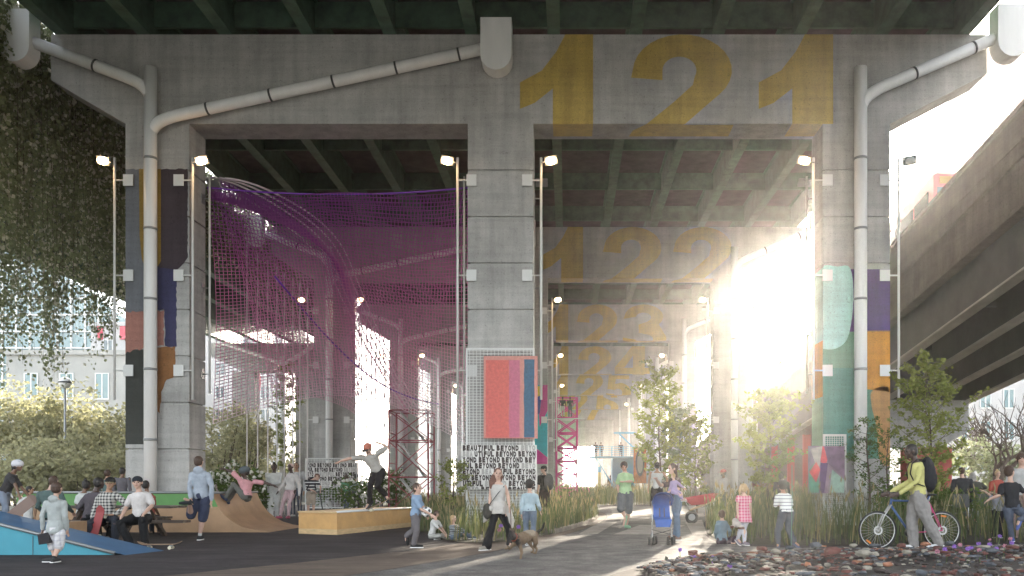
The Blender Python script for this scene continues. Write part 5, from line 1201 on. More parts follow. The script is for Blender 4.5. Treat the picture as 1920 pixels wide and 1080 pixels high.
person('boy in pale blue shirt and jeans facing away behind the dog',993,1022,122,'light',180,kid=True,Y=17.2,stride=.03,
  ov={'head':z3(1010,355),'sL':z3(965,430),'sR':z3(1060,430),'eL':z3(952,510),'wL':z3(952,570),'eR':z3(1080,510),'wR':z3(1088,545,.1)},
  top=('long',(.42,.55,.60),1.25),bottom=('trousers',(.15,.20,.27)),hair=('bushy','black'),shoes=(.5,.5,.5))
_,Jx,Hx,fx,vx=person('man in black tee and dark cap with a grey backpack beside the middle column',1021,976,102,'light',-140,look=-70,Y=29.8,
  ov={'head':z3(1118,240),'nk':z3(1125,280)},top=('tee',(.03,.03,.03),1.1),bottom=('shorts',(.06,.035,.035),1.1),hair=('short','black'),hat=('cap',(.03,.03,.03)))
backpack(Jx,fx,Hx,cloth((.13,.13,.13)),'grey backpack on the man beside the middle column',w_=.34,h=.5,d=.24)
person('distant child standing on the path beyond the pink scaffold',1062,932,30,'tan',180,Y=92,top=('tee',(.35,.22,.12)),bottom=('shorts',(.08,.08,.08)))
person('distant man in dark jacket standing beside the blue container',1145,927,36,'brown',180,Y=88,top=('long',(.03,.03,.035),1.2),bottom=('trousers',(.03,.03,.03)),hair=('short','black'))
person('man in light green polo and grey shorts looking at his watch',1173,993,127,'light',0,pitch=28,stride=.07,
  ov={'head':z4(200,220),'sL':z4(165,275),'sR':z4(250,275),'eL':z4(150,350),'wL':z4(160,410),'eR':z4(262,330),'wR':z4(205,332,-.3),'kL':z4(175,530),'kR':z4(235,540),'aL':z4(208,600),'aR':z4(222,660)},handdir={'wR':(-1,-.2,-.1)},
  top=('polo',(.38,.60,.27),1.1),bottom=('shorts',(.13,.14,.15),1.25),hair=('bushy','black'),shoes=(.30,.62,.36),beard=False)
person('man in white vest and black shorts walking away behind the stroller',1232,970,103,'tan',180,Y=30,stride=.07,
  ov={'eL':z4(385,330),'wL':z4(380,385,-.1),'eR':z4(525,310),'wR':z4(520,370,.1)},top=('tank',(.68,.67,.64),1.1),bottom=('shorts',blk,1.15),hair=('short','black'))
person('woman with long brown hair in jeans holding a baby beside the stroller',1266,1018,152,'light',-60,look=-70,
  ov={'head':z4(562,238),'nk':z4(580,300),'sL':z4(560,330,-.12),'sR':z4(600,330,.14),'eL':z4(600,385,-.2),'wL':z4(545,392,-.35),'eR':z4(470,360,-.05),'wR':z4(430,312,-.3),'hL':z4(580,470,-.08),'hR':z4(605,470,.08),'kL':z4(590,590,-.08),'kR':z4(600,590,.08),'aL':z4(600,740,-.06),'aR':z4(590,735,.08),'tL':z4(575,775,-.1),'tR':z4(570,770,.04)},
  top=('tee',(.10,.06,.06),1.1),bottom=('trousers',(.13,.22,.34)),hair=('long','brown'),shoes=(.22,.12,.09))
person('baby in lilac romper carried on the arm of the long haired woman',1264,942,62,'light',-50,look=-120,kid=True,Y=17.75,slim=1.25,
  ov={'head':z4(568,290),'sL':z4(550,345,-.1),'sR':z4(600,340,.06),'eL':z4(545,370,-.12),'wL':z4(530,400,-.12),'eR':z4(625,360,.02),'wR':z4(648,378,-.02),'pv':z4(575,400,-.05),'hL':z4(560,408,-.1),'hR':z4(590,408,.0),'kL':z4(600,425,-.18),'kR':z4(625,415,-.05),'aL':z4(632,465,-.18),'aR':z4(635,455,-.05),'tL':z4(650,480,-.2),'tR':z4(650,470,-.08)},
  top=('long',(.38,.28,.48),1.1),bottom=('leggings',(.38,.28,.48)),hair=('short','blond'),shoes=(.52,.33,.25))
person('bearded gardener in red cap and dungarees behind the wheelbarrow',1357,976,96,'brown',-80,look=-85,Y=29.5,
  ov={'wL':z4(925,440,-.2),'eL':z4(950,390,-.1)},top=('tee',(.55,.52,.50),1.1),bottom=('trousers',(.05,.06,.12),1.1),hair=('short','black'),hat=('cap',(.50,.06,.05)),beard=True)
person('boy in denim shirt sitting on the path edge, back to the camera',1358,1022,105,'light',150,look=170,kid=True,Y=17.6,
  ov={'head':z4(935,580),'nk':z4(935,618),'sL':z4(895,650,-.05),'sR':z4(975,650,.05),'eL':z4(885,710,0),'wL':z4(905,760,.2),'eR':z4(995,700,.02),'wR':z4(1005,745,.2),'pv':z4(935,770),'hL':z4(915,785,0),'hR':z4(965,785,.05),'kL':z4(985,775,.25),'kR':z4(1040,760,.2),'aL':z4(1000,795,.0),'aR':z4(1030,790,.1),'tL':z4(1040,797,-.08),'tR':z4(1050,795,.05)},
  top=('long',(.17,.27,.33),1.3),bottom=('trousers',(.10,.07,.09)),hair=('short','brown'))
person('girl with blond pigtails in a pink checked dress and white leggings',1393,1024,118,'light',195,kid=True,
  ov={'head':z4(1095,385),'sL':z4(1055,440),'sR':z4(1140,440),'eL':z4(1045,510),'wL':z4(1045,590,-.1),'eR':z4(1150,520),'wR':z4(1158,600),'hL':z4(1075,600),'hR':z4(1120,600),'kL':z4(1070,690),'kR':z4(1105,690),'aL':z4(1060,765,.1),'aR':z4(1105,785),'tL':z4(1080,800,-.08),'tR':z4(1120,802,-.1)},
  bottom=('leggings',(.62,.60,.66)),dress=(stripe_p,.22,.135),hair=('pigtails','blond'),shoes=(.30,.24,.30))
person('boy in white striped long sleeved top and grey trousers, arms folded',1475,1028,131,'tan',180,kid=True,Y=16.7,
  ov={'head':z4(1390,362),'sL':z4(1350,430),'sR':z4(1440,430),'eL':z4(1338,510,.02),'wL':z4(1370,500,.15),'eR':z4(1455,505,.02),'wR':z4(1420,490,.15),'kL':z4(1355,700),'kR':z4(1435,690),'aL':z4(1355,790),'aR':z4(1475,785),'tL':z4(1345,825,-.05),'tR':z4(1515,820,-.1)},
  top=('long',stripe_w,1.2),bottom=('trousers',(.09,.10,.12),1.1),hair=('bushy','black'),shoes=(.10,.12,.20))
person('person in dark clothes standing behind the striped boy in the grass',1465,985,98,'dark',180,Y=25.5,top=('long',(.03,.03,.03)),bottom=('trousers',blk),hair=('bun','black'))
_,Jx,Hx,fx,vx=person('tall man in yellow long sleeved top and grey trousers pushing a bicycle',1730,1033,198,'dark',-80,look=-85,pitch=8,Y=15.9,
  ov={'head':z5(862,112),'nk':z5(905,190),'sL':z5(905,225,-.15),'sR':z5(920,225,.15),'eL':z5(875,345,-.22),'wL':z5(760,436,-.1),'eR':z5(880,345,.15),'wR':z5(745,432,.25),'pv':z5(925,440),'hL':z5(905,460,-.09),'hR':z5(925,460,.09),'kL':z5(965,640,-.12),'kR':z5(885,650,.08),'aL':z5(1065,830,-.12),'aR':z5(900,840,.08),'tL':z5(1000,872,-.14),'tR':z5(830,866,.06)},
  top=('long',(.60,.56,.12),1.0),bottom=('trousers',(.30,.275,.255),1.35),hair=('short','black'),shoes=(.70,.70,.70),handdir={'wL':(-1,.1,-.3),'wR':(-1,0,-.3)})
backpack(Jx,fx,Hx,cloth((.03,.03,.035)),'black backpack on the man pushing the bicycle',w_=.32,h=.56,d=.24,off=-.03)
# --- terrace at right
person('seated guest in dark jacket on a chair at the terrace',1805,990,108,'light',160,Y=23.5,slim=1.15,
  ov={'head':z5(1262,265),'sL':z5(1210,340),'sR':z5(1320,340),'eL':z5(1195,410),'eR':z5(1340,420),'wL':z5(1240,450,.3),'wR':z5(1330,450,.3),'pv':z5(1270,480),'hL':z5(1240,490),'hR':z5(1305,490),'kL':z5(1240,500,.5),'kR':z5(1300,500,.5),'aL':z5(1240,620,.5),'aR':z5(1300,620,.5)},top=('long',(.05,.05,.055),1.3),bottom=('trousers',blk),hair=('bushy','brown'))
person('grey haired guest in dark cardigan leaning at the terrace table',1832,985,100,'light',170,Y=24.5,
  ov={'head':z5(1345,300),'sL':z5(1330,350),'sR':z5(1410,360),'eL':z5(1340,410),'eR':z5(1440,390),'wL':z5(1370,430,.3),'wR':z5(1400,430,.3),'pv':z5(1370,480),'hL':z5(1350,490),'hR':z5(1395,490),'kL':z5(1350,500,.5),'kR':z5(1390,500,.5),'aL':z5(1350,620,.5),'aR':z5(1390,620,.5)},top=('long',(.09,.09,.07),1.3),bottom=('trousers',denim),hair=('long','grey'))
person('guest in a red top facing the camera at the terrace table',1868,985,95,'light',0,Y=26,
  ov={'head':z5(1538,285),'sL':z5(1490,370),'sR':z5(1580,370),'pv':z5(1535,480),'hL':z5(1510,490),'hR':z5(1560,490),'kL':z5(1510,495,-.4),'kR':z5(1560,495,-.4),'aL':z5(1510,600,-.4),'aR':z5(1560,600,-.4),'eL':z5(1480,430),'wL':z5(1510,440,-.2),'eR':z5(1595,430),'wR':z5(1560,440,-.2)},top=('tee',(.50,.07,.04),1.1),bottom=('trousers',dden),hair=('bun','blond'))
person('boy in black tee and jeans kicking up one foot at the right edge',1897,1018,146,'light',170,look=120,Y=18.0,kid=True,
  ov={'head':z5(1637,270),'sL':z5(1580,370),'sR':z5(1700,370),'eL':z5(1560,450),'wL':z5(1500,480,.1),'eR':z5(1735,430),'wR':z5(1760,500),'hL':z5(1625,560),'hR':z5(1695,560),'kL':z5(1640,660),'kR':z5(1740,620,-.1),'aL':z5(1650,780),'aR':z5(1650,640,-.3),'tL':z5(1640,800,-.08),'tR':z5(1620,690,-.35)},
  top=('tee',(.035,.035,.04),1.2),bottom=('trousers',(.10,.12,.17)),hair=('short','brown'),shoes=(.10,.15,.45))
person('small child in grey tee reaching up to the terrace table',1870,1008,95,'light',150,Y=19.5,kid=True,
  ov={'head':z5(1580,425),'wL':z5(1470,420,.2),'eL':z5(1510,460,.1)},top=('tee',(.28,.28,.32),1.1),bottom=('trousers',(.03,.03,.04)),hair=('short','brown'))
person('adult with curly dark hair and pale shirt at the right frame edge',1915,1015,165,'light',-20,Y=19.2,top=('long',(.50,.48,.46),1.1),bottom=('trousers',(.35,.22,.19)),hair=('afro','brown'))
# --- on the scaffold and the platform (far)
SCF=66.0
person('painter in dark top high on the pink scaffold, left one',1055,782,38,'dark',180,Y=SCF,top=('long',(.05,.05,.05)),bottom=('trousers',(.55,.53,.50)),hair=('bushy','black'),group='painters on the scaffold')
person('painter in dark tee high on the pink scaffold, right one',1069,782,38,'brown',180,Y=SCF,top=('tee',(.05,.05,.05)),bottom=('trousers',(.10,.10,.13)),hair=('short','black'),group='painters on the scaffold')
for i,(px,l) in enumerate([(1117,'leftmost visitor leaning on the blue platform rail'),(1127,'second visitor on the blue platform, bending over'),(1164,'lone visitor at the right of the blue platform')]):
    person(l,px,857,28,'tan',180,Y=79.5,top=('long',[(.10,.09,.10),(.15,.12,.12),(.08,.08,.09)][i]),bottom=('trousers',(.07,.07,.08)),hair=('short','brown'),group='visitors on the blue platform')
def Z(zf,x,y,Y): 
    v=zf(x,y); return at(v[0],v[1],Y)
# ---------------------------------------------------------------- purple net between left and middle columns
M_net=bpy.data.materials.new('purple_net'); M_net.use_nodes=True
N=M_net.node_tree.nodes; L=M_net.node_tree.links; b_=N['Principled BSDF']; b_.inputs['Roughness'].default_value=.6
tc=N.new('ShaderNodeTexCoord'); sp_=N.new('ShaderNodeSeparateXYZ'); L.new(tc.outputs['Object'],sp_.inputs[0]); mr=N.new('ShaderNodeMapRange'); mr.inputs['From Min'].default_value=3.0; mr.inputs['From Max'].default_value=10.5
L.new(sp_.outputs['Z'],mr.inputs['Value']); cr=N.new('ShaderNodeValToRGB'); e=cr.color_ramp.elements
e[0].position=0; e[0].color=(.86,.74,.78,1); e[1].position=1; e[1].color=(.42,.10,.50,1); k=e.new(.35); k.color=(.86,.42,.62,1); k=e.new(.72); k.color=(.78,.25,.58,1)
L.new(mr.outputs[0],cr.inputs[0]); L.new(cr.outputs[0],b_.inputs['Base Color'])
tr=N.new('ShaderNodeBsdfTranslucent'); L.new(cr.outputs[0],tr.inputs[0]); mx=N.new('ShaderNodeMixShader'); mx.inputs[0].default_value=.5; L.new(b_.outputs[0],mx.inputs[1]); L.new(tr.outputs[0],mx.inputs[2]); L.new(mx.outputs[0],N['Material Output'].inputs[0])
net=empty('climbing_net',(-7.2,27.5,8),0,'large sagging purple and pink net hung between the left and middle columns','net')
def net_sheet(fn,nu,nv,name,r,sub=2):
    """cords along both directions of the surface fn(u,v), flat ribbons"""
    mb=MB()
    def strip(P):
        n=len(P); vs=[]; 
        for i,p in enumerate(P):
            t=(P[min(i+1,n-1)]-P[max(i-1,0)]); view=Vector((.2,1,.1)); s=t.cross(view)
            s=s.normalized()*r if s.length>1e-6 else Vector((r,0,0)); q=t.cross(s).normalized()*r
            vs+=[p+s,p-s*.5+q*.87,p-s*.5-q*.87]
        fs=[]
        for i in range(n-1):
            for j in range(3): fs.append((i*3+j,i*3+(j+1)%3,i*3+3+(j+1)%3,i*3+3+j))
        mb.add(vs,fs,0,True)
    for i in range(nu+1): strip([fn(i/nu,j/(nv//sub)) for j in range(nv//sub+1)])
    for j in range(nv+1): strip([fn(i/(nu//sub),j/nv) for i in range(nu//sub+1)])
    mb.build(name,M_net,net)
XL,XR=-11.38,-3.06
def sag(u): return .22*4*u*(1-u)
def front(u,v):
    # top edge on the cable, bulging backwards, bottom edge rising towards the middle
    x=XL+(XR-XL)*u; ztop=10.62-sag(u); zb=3.2+1.2*math.sin(u*PI*1.2)
    z=ztop+(zb-ztop)*v; y=27.25+ (5.5*u*(1-u)*4*.45+.6)*math.sin(v*PI*.5)*1.0
    return Vector((x,y+.25*math.sin(u*9+v*4),z))
RP=smooth_poly([Vector((a,b_2,c_2)) for a,b_2,c_2 in ((392,330,28),(450,352,29),(520,392,31),(580,436,33),(622,486,35),(655,558,37),(690,632,39.5),(730,705,42),(765,765,44))],5,False)
def ridge(u):
    k=u*(len(RP)-1); i=min(int(k),len(RP)-2); v=RP[i].lerp(RP[i+1],k-i); return at(v.x,v.y,v.z)
def sweep(u,v):
    # second sheet running back from the cable to a ridge rope and down on the far side
    x=XL+(XR-XL)*u; 
    a=Vector((x,27.3,10.55-sag(u)))
    b=ridge(u); c=b+Vector((1.0-1.6*u,3,0)); c.z=max(3.2,b.z*.42)
    if v<.55: t=v/.55; p=a.lerp(b,t); p.z-=1.1*math.sin(t*PI)*(.4+.6*u)
    else: t=(v-.55)/.45; p=b.lerp(c,t); p.z+=.5*math.sin(t*PI)
    return p
net_sheet(front,76,66,'net_front',.0125)
net_sheet(sweep,70,84,'net_canopy',.011)
M_cable=mat('violet_cable',(.20,.04,.45),rough=.5)
mb=MB(); mb.tube([(XL+(XR-XL)*i/24,27.2,10.64-sag(i/24)) for i in range(25)],.028,6); mb.build('top_cable',M_cable,net)
for j in range(5):
    mb=MB(); mb.tube([ridge(i/30)+Vector((j*.16-.2,.05*j,(.12*j-.2)*math.sin(i/30*PI)*1.6)) for i in range(31)],.032,6); mb.build('ridge_rope',mat('pale_pink_rope',(.88,.78,.82),rough=.7),net)
mb=MB(); mb.tube([Vector((XL+1.9+3.5*t,27.9+12*t,8.0-3.0*t-1.0*math.sin(t*PI))) for t in [i/14 for i in range(15)]],.03,6); mb.build('side_rope',M_cable,net)
M_rope=mat('white_rope',(.74,.71,.70),rough=.7)
for i,px in enumerate([463,483,502,519,533,549,562,576,669,678,687,696,705,712,720]):
    Y=30.5+ (i*.35 if i<8 else 6+(i-8)*.4); zt=at(px,[455,475,488,500,512,522,530,540,560,575,590,600,612,622,630][i],Y).z
    mb=MB(); mb.tube([(tp(px,Y),Y,.15),(tp(px,Y),Y,zt)],.024,5); mb.build('hanging_rope',M_rope,net)
# ---------------------------------------------------------------- scaffolds
M_pink=mat('magenta_scaffold_paint',(.62,.03,.25),rough=.5); M_mar=mat('maroon_scaffold_paint',(.30,.05,.07),rough=.5); M_alu=mat('aluminium',(.55,.55,.54),rough=.35,metal=.7)
def scaffold(name,x0,x1,Y,D,levels,m,label,r=.035,ladder=True,deckm=None,cat='scaffold tower'):
    t=empty(name,((x0+x1)/2,Y,0),0,label,cat)
    zt=levels[-1]
    for x in (x0,x1):
        for y in (Y,Y+D):
            mb=MB(); mb.tube([(x,y,0),(x,y,zt)],r,6); mb.build('upright',m,t)
    for i,z in enumerate(levels):
        mb=MB()
        for y in (Y,Y+D): mb.tube([(x0,y,z),(x1,y,z)],r*.8,6)
        for x in (x0,x1): mb.tube([(x,Y,z),(x,Y+D,z)],r*.8,6); mb.tube([(x,Y,max(.2,z-.9)),(x,Y+D,max(.2,z-.9))],r*.6,6)
        mb.build('ledger',m,t)
    for i,(a,b) in enumerate(zip([0.2]+levels[:-1],levels)):
        for y in (Y,Y+D):
            mb=MB(); mb.tube([(x0,y,a),(x1,y,b-.05)],r*.6,5); mb.tube([(x1,y,a),(x0,y,b-.05)],r*.6,5); mb.build('cross_brace',m,t)
        if ladder:
            mb=MB(); p,q=Vector((x0+.35,Y+D*.5,b-.05)),Vector((x1-.25,Y+D*.5,a))
            for dy in (-.2,.2): mb.tube([p+Vector((0,dy,0)),q+Vector((0,dy,0))],.03,5)
            for j in range(10): c=p.lerp(q,(j+.5)/10); mb.tube([c+Vector((0,-.2,0)),c+Vector((0,.2,0))],.022,5)
            mb.build('ladder',M_alu,t)
    return t
Ysc=34.0
scaffold('scaffold_tower',tp(729,Ysc),tp(803,Ysc),Ysc,1.5,[1.55,3.0,4.2],M_mar,'maroon scaffold tower with aluminium ladders left of the middle column')
Y_=66.0; zf=EYE+(VY-783)*Y_/F; ztop=EYE+(VY-746)*Y_/F
ps=scaffold('scaffold_tower',tp(1043,Y_),tp(1082,Y_),Y_,2.0,[zf*.16,zf*.32,zf*.48,zf*.64,zf*.82,zf,ztop],M_pink,'tall magenta scaffold tower with two painters on top',.085,False)
mb=MB(); mb.box(tp(1041,Y_),tp(1096,Y_),Y_-.1,Y_+2.1,zf-.12,zf-.04); mb.build('work_platform',M_alu,ps)
mb=MB(); mb.tube([(tp(1085,Y_),Y_,zf*.4),(tp(1112,Y_),Y_-2,0)],.04,5); mb.tube([(tp(1085,Y_),Y_,zf*.3),(tp(1100,Y_),Y_-1,0)],.04,5); mb.build('raking_strut',M_pink,ps)
# ---------------------------------------------------------------- blue container with balcony
M_lb=mat('light_blue_paint',(.12,.36,.55),rough=.5,var=.08,vs=1)
Y_=80.0; cx0,cx1=tp(1148,Y_),tp(1190,Y_); zd=EYE+(VY-858)*Y_/F; zr=EYE+(VY-841)*Y_/F
ct=empty('container_kiosk',((cx0+cx1)/2,Y_,0),0,'light blue corrugated container raised as a lookout with railed balcony','container')
mb=MB(); n=22
for i in range(n): x=cx0+(cx1-cx0)*i/n; mb.box(x,x+(cx1-cx0)/n*.5,Y_-.08,Y_,.15+1.0,zd-.05)
mb.box(cx0,cx1,Y_+.001,Y_+2.6,.15+1.0,zd-.06); mb.build('container_body',M_lb,ct)
mb=MB(); mb.box(tp(1104,Y_),cx1,Y_-1.2,Y_+1.4,zd-.05,zd+.08); mb.build('balcony_floor',M_lb,ct)
mb=MB(); xa=tp(1104,Y_)
for i in range(5): mb.box(xa,cx1,Y_-1.2,Y_-1.15,zd+.2+i*.19,zd+.24+i*.19)
for px in (1105,1124,1146,1167,1186): x=tp(px,Y_); mb.box(x-.05,x+.05,Y_-1.26,Y_-1.205,zd,zr+.15)
mb.build('railing',M_lb,ct)
mb=MB(); mb.bar((tp(1116,Y_),Y_-1,zd),(cx0,Y_-1,zd-2.6),.1,.1); mb.bar((tp(1150,Y_),Y_-1,EYE+(VY-813)*Y_/F),(tp(1190,Y_),Y_-1,EYE+(VY-813)*Y_/F),.16,.16); mb.bar((tp(1160,Y_),Y_-1,EYE+(VY-815)*Y_/F),(tp(1186,Y_),Y_-1,EYE+(VY-840)*Y_/F),.14,.14); mb.build('steel_brace',M_lb,ct)
mb=MB(); [mb.box(x-.1,x+.1,Y_+.2,Y_+.4,0,1.16) for x in (cx0+.15,cx1-.15)]; mb.build('support_post',M_lb,ct)
po=empty('marker_post',(tp(1124,76),76,0),0,'slim post painted blue and yellow right of the magenta scaffold','post')
x=tp(1124,76); mb=MB(); mb.box(x-.12,x+.12,76,76.2,0,1.5); mb.box(x-.12,x+.12,76,76.2,1.503,2.4); mb.build('yellow_section',mat('soft_yellow_paint',(.60,.55,.20)),po); mb=MB(); mb.box(x-.13,x+.13,75.98,76.22,2.403,2.9); mb.build('blue_section',M_lb,po)
Y_=60.0; a=at(1188,906,Y_); c_=at(1212,840,Y_)
pp=empty('painted_panel',(a.x,Y_,0),0,'dark and orange abstract panel on posts beside the blue container','artwork')
mb=MB(); mb.box(a.x,c_.x,Y_,Y_+.06,a.z,c_.z); mb.build('panel',mat('burnt_orange_canvas',(.42,.13,.04),rough=.8,var=.5,vs=3),pp)
mb=MB(); ell(mb,((a.x+c_.x)/2,Y_-.004,(a.z+c_.z)/2+.2),.32,.004,.95,n=20); mb.build('dark_oval',M_dark,pp); mb=MB(); ell(mb,((a.x+c_.x)/2,Y_-.010,(a.z+c_.z)/2+.2),.20,.004,.75,n=20); mb.build('pale_oval',mat('ash_tone',(.30,.28,.24)),pp)
mb=MB(); mb.box(a.x+.1,a.x+.16,Y_+.062,Y_+.12,0,a.z+.3); mb.box(c_.x-.16,c_.x-.1,Y_+.062,Y_+.12,0,a.z+.3); mb.build('post',M_grey,pp)
# ---------------------------------------------------------------- bus on the ramp
M_bus=mat('red_bus_paint',(.42,.045,.04),rough=.3,spec=.6); M_gl=mat('dark_vehicle_glass',(.05,.07,.09),rough=.08,spec=.9)
def on_ramp(x,y,dz): return (x,y,rz_(y)-1.003+dz)
bs=empty('red_bus',(16.6,36.2,rz_(36.2)-1.0),0,'red bus driving on the right ramp behind its parapet','bus')
ym=36.0; L_=10.5; x0,x1=15.35,17.85; sl=-.119
def busbox(mb,xa,xb,ya,yb,za,zb):
    vs=[(x,y,rz_(y)-1.003+z) for y in (ya,yb) for x,z in ((xa,za),(xb,za),(xb,zb),(xa,zb))]
    mb.add(vs,[(0,1,2,3),(7,6,5,4),(0,4,5,1),(1,5,6,2),(2,6,7,3),(3,7,4,0)])
mb=MB(); busbox(mb,x0,x1,ym,ym+L_,.45,3.65); busbox(mb,x0+.12,x1-.12,ym+.1,ym+L_-.1,3.65,3.75); mb.build('body',M_bus,bs)
mb=MB(); busbox(mb,x0+.15,x1-.15,ym-.02,ym-.003,1.75,3.1); mb.build('windscreen',M_gl,bs)
for i in range(6): mb=MB(); busbox(mb,x0-.02,x0-.003,ym+.5+i*1.62,ym+1.95+i*1.62,2.0,3.15); mb.build('side_window',M_gl,bs)
mb=MB(); busbox(mb,x0+.25,x1-.25,ym-.025,ym-.004,3.25,3.55); mb.build('destination_display',mat('amber_display',(.35,.16,.04)),bs)
for q,xx in ((0,x0+.25),(1,x1-.45)): mb=MB(); busbox(mb,xx,xx+.22,ym-.03,ym-.004,.85,1.05); mb.build('headlight',M_wmetal,bs)
for yy in (ym+2.2,ym+8):
    for xx in (x0+.05,x1-.33):
        z=rz_(yy)-1.0+.46; mb=MB(); mb.tube([(xx,yy,z),(xx+.28,yy,z)],.46,16); mb.build('wheel',M_dark,bs)
lo=empty('truck_mirror',(16.5,28.2,12.5),0,'dark lorry cab seen above the ramp parapet at the right frame edge','lorry'); lo.name='dark_lorry'
mb=MB(); Yl=27.0; zb=rz_(Yl)-1.0; mb.box(15.95,18.2,Yl+1.2,Yl+3.2,zb+.7,zb+2.5); mb.build('cab',M_dark,lo); 
mb=MB(); mb.box(16.1,18.0,Yl+1.17,Yl+1.198,zb+1.5,zb+2.3); mb.build('windscreen',M_gl,lo); mb=MB(); mb.tube([(15.95,Yl+1.4,zb+1.3),(15.7,Yl+1.2,zb+1.4),(15.7,Yl+1.2,zb+2.2),(15.95,Yl+1.4,zb+2.3)],.03,6); mb.box(15.6,15.78,Yl+1.15,Yl+1.25,zb+1.5,zb+2.1); mb.build('mirror',M_dark,lo)
for yy in (Yl+1.7,Yl+2.8): mb=MB(); mb.tube([(16.0,yy,rz_(yy)-.55),(16.3,yy,rz_(yy)-.55)],.45,14); mb.build('wheel',M_dark,lo)
# street lights
for px,Y,zt,l in ((122,50,6.9,'globe lamp post among the olive bushes at left'),(501,70,5.2,'globe lamp post left of the second left column')):
    s=empty('lamp_post',(tp(px,Y),Y,0),0,l,'lamp post','globe lamp posts'); x=tp(px,Y)
    mb=MB(); mb.tube([(x,Y,0),(x,Y,zt)],[.09,.06],8); mb.build('post',M_grey,s)
    mb=MB(); mb.ball((x,Y,zt+.3),.34,14,10); mb.build('globe',M_white,s); mb=MB(); mb.lathe([(.0,.42),(.36,.36),(.38,.30),(.1,.12)],(x,Y,zt),14); mb.build('lamp_cap',M_dark,s)
# ---------------------------------------------------------------- bicycle
def tube2(mb,a,b,r,n=8): mb.tube([a,b],r,n)
Yb=16.15
def bp(x,y,dy=0): v=Z(z5,x,y,Yb); v.y+=dy; return v
bi=empty('bicycle',(bp(600,850).x,Yb,0),0,'blue and pink bicycle pushed by the man in yellow','bicycle')
M_blu=mat('blue_bike_paint',(.035,.09,.24),rough=.3,spec=.6); M_pk=mat('pink_bike_paint',(.62,.05,.20),rough=.35); M_rub=mat('black_rubber',(.025,.025,.025),rough=.8); M_or=mat('orange_reflector',(.75,.22,.03),rough=.3)
wc=[bp(603,708),bp(1103,713)]; wr=.345
for c,i in zip(wc,(0,1)):
    c.z=wr+.02
    w_=MB(); n=36; ringp=[c+Vector((math.cos(2*PI*j/n)*wr,0,math.sin(2*PI*j/n)*wr)) for j in range(n+1)]
    w_.tube(ringp,.019,8,caps=False); wo_=w_.build('wheel',M_rub,bi)
    w_=MB(); w_.tube([c+(p-c)*.935 for p in ringp],.010,6,caps=False); w_.build('rim',M_alu,wo_)
    w_=MB(); 
    for j in range(28): a=2*PI*j/28; s=(-1)**j*.025; w_.tube([c+Vector((math.cos(a+.5)*.025,s,math.sin(a+.5)*.025)),c+Vector((math.cos(a)*wr*.93,0,math.sin(a)*wr*.93))],.0022,3,caps=False)
    w_.tube([c-Vector((0,.05,0)),c+Vector((0,.05,0))],.022,8); w_.build('spokes',M_alu,wo_)
    w_=MB(); w_.lathe([(.085,0),(.055,.001)],(0,0,0),16); dv=[(c.x+v[0],c.y-.04,c.z+v[1]) for v in w_.v]; w2=MB(); w2.add(dv,w_.f); w2.build('brake_disc',M_alu,wo_)
    a=math.radians(232 if i==0 else 82); q=c+Vector((math.cos(a),0,math.sin(a)))*wr*.78; w_=MB(); t_=Vector((-math.sin(a),0,math.cos(a))); w_.bar(q-t_*.05,q+t_*.05,.012,.03); w_.build('reflector',M_or,wo_)
bb=bp(855,745); ht=bp(718,492); hb=bp(705,525); st_=bp(1000,500); 
f_=MB(); tube2(f_,hb,bb,.022); tube2(f_,ht,st_,.018); tube2(f_,bb,bp(1010,452),.017)
tube2(f_,bp(712,478),hb+Vector((-.0,0,-.02)),.024); f_.build('frame',M_blu,bi)
f_=MB(); 
for s in (-.045,.045): o=Vector((0,s,0)); tube2(f_,bb+o*.6,wc[1]+o,.010); tube2(f_,st_+o*.4,wc[1]+o,.009)
f_.build('rear_stays',M_pk,bi)
f_=MB()
for s in (-.05,.05): o=Vector((0,s,0)); f_.tube([hb+o*.8,bp(650,610)+o,wc[0]+o],[.014,.014,.010],8)
f_.build('front_fork',M_alu,bi)
f_=MB(); tube2(f_,bp(712,478),bp(725,440),.014); f_.tube([bp(725,440),bp(690,432)],.014,8); f_.tube([bp(690,432,-.30),bp(690,430,.30)],.013,8); f_.build('handlebar',M_dark,bi)
for s in (-.28,.28): f_=MB(); f_.tube([bp(690,431,s-.06),bp(690,431,s+.06)],.019,8); f_.build('grip',M_rub,bi)
f_=MB(); tube2(f_,st_,bp(1012,455),.014); f_.build('seat_post',M_alu,bi)
f_=MB(); ell(f_,bp(1015,447),.13,.06,.022); ell(f_,bp(985,448),.10,.028,.018); f_.build('saddle',M_rub,bi)
f_=MB(); f_.tube([bb-Vector((0,.05,0)),bb+Vector((0,.05,0))],.085,18); f_.build('chainring',M_dark,bi)
f_=MB(); f_.bar(bb+Vector((0,-.07,0)),bb+Vector((.03,-.07,-.17)),.012,.025); f_.bar(bb+Vector((0,.07,0)),bb+Vector((-.03,.07,.17)),.012,.025); f_.box(bb.x-.02,bb.x+.07,bb.y-.16,bb.y-.08,bb.z-.185,bb.z-.16); f_.build('crank',M_alu,bi)
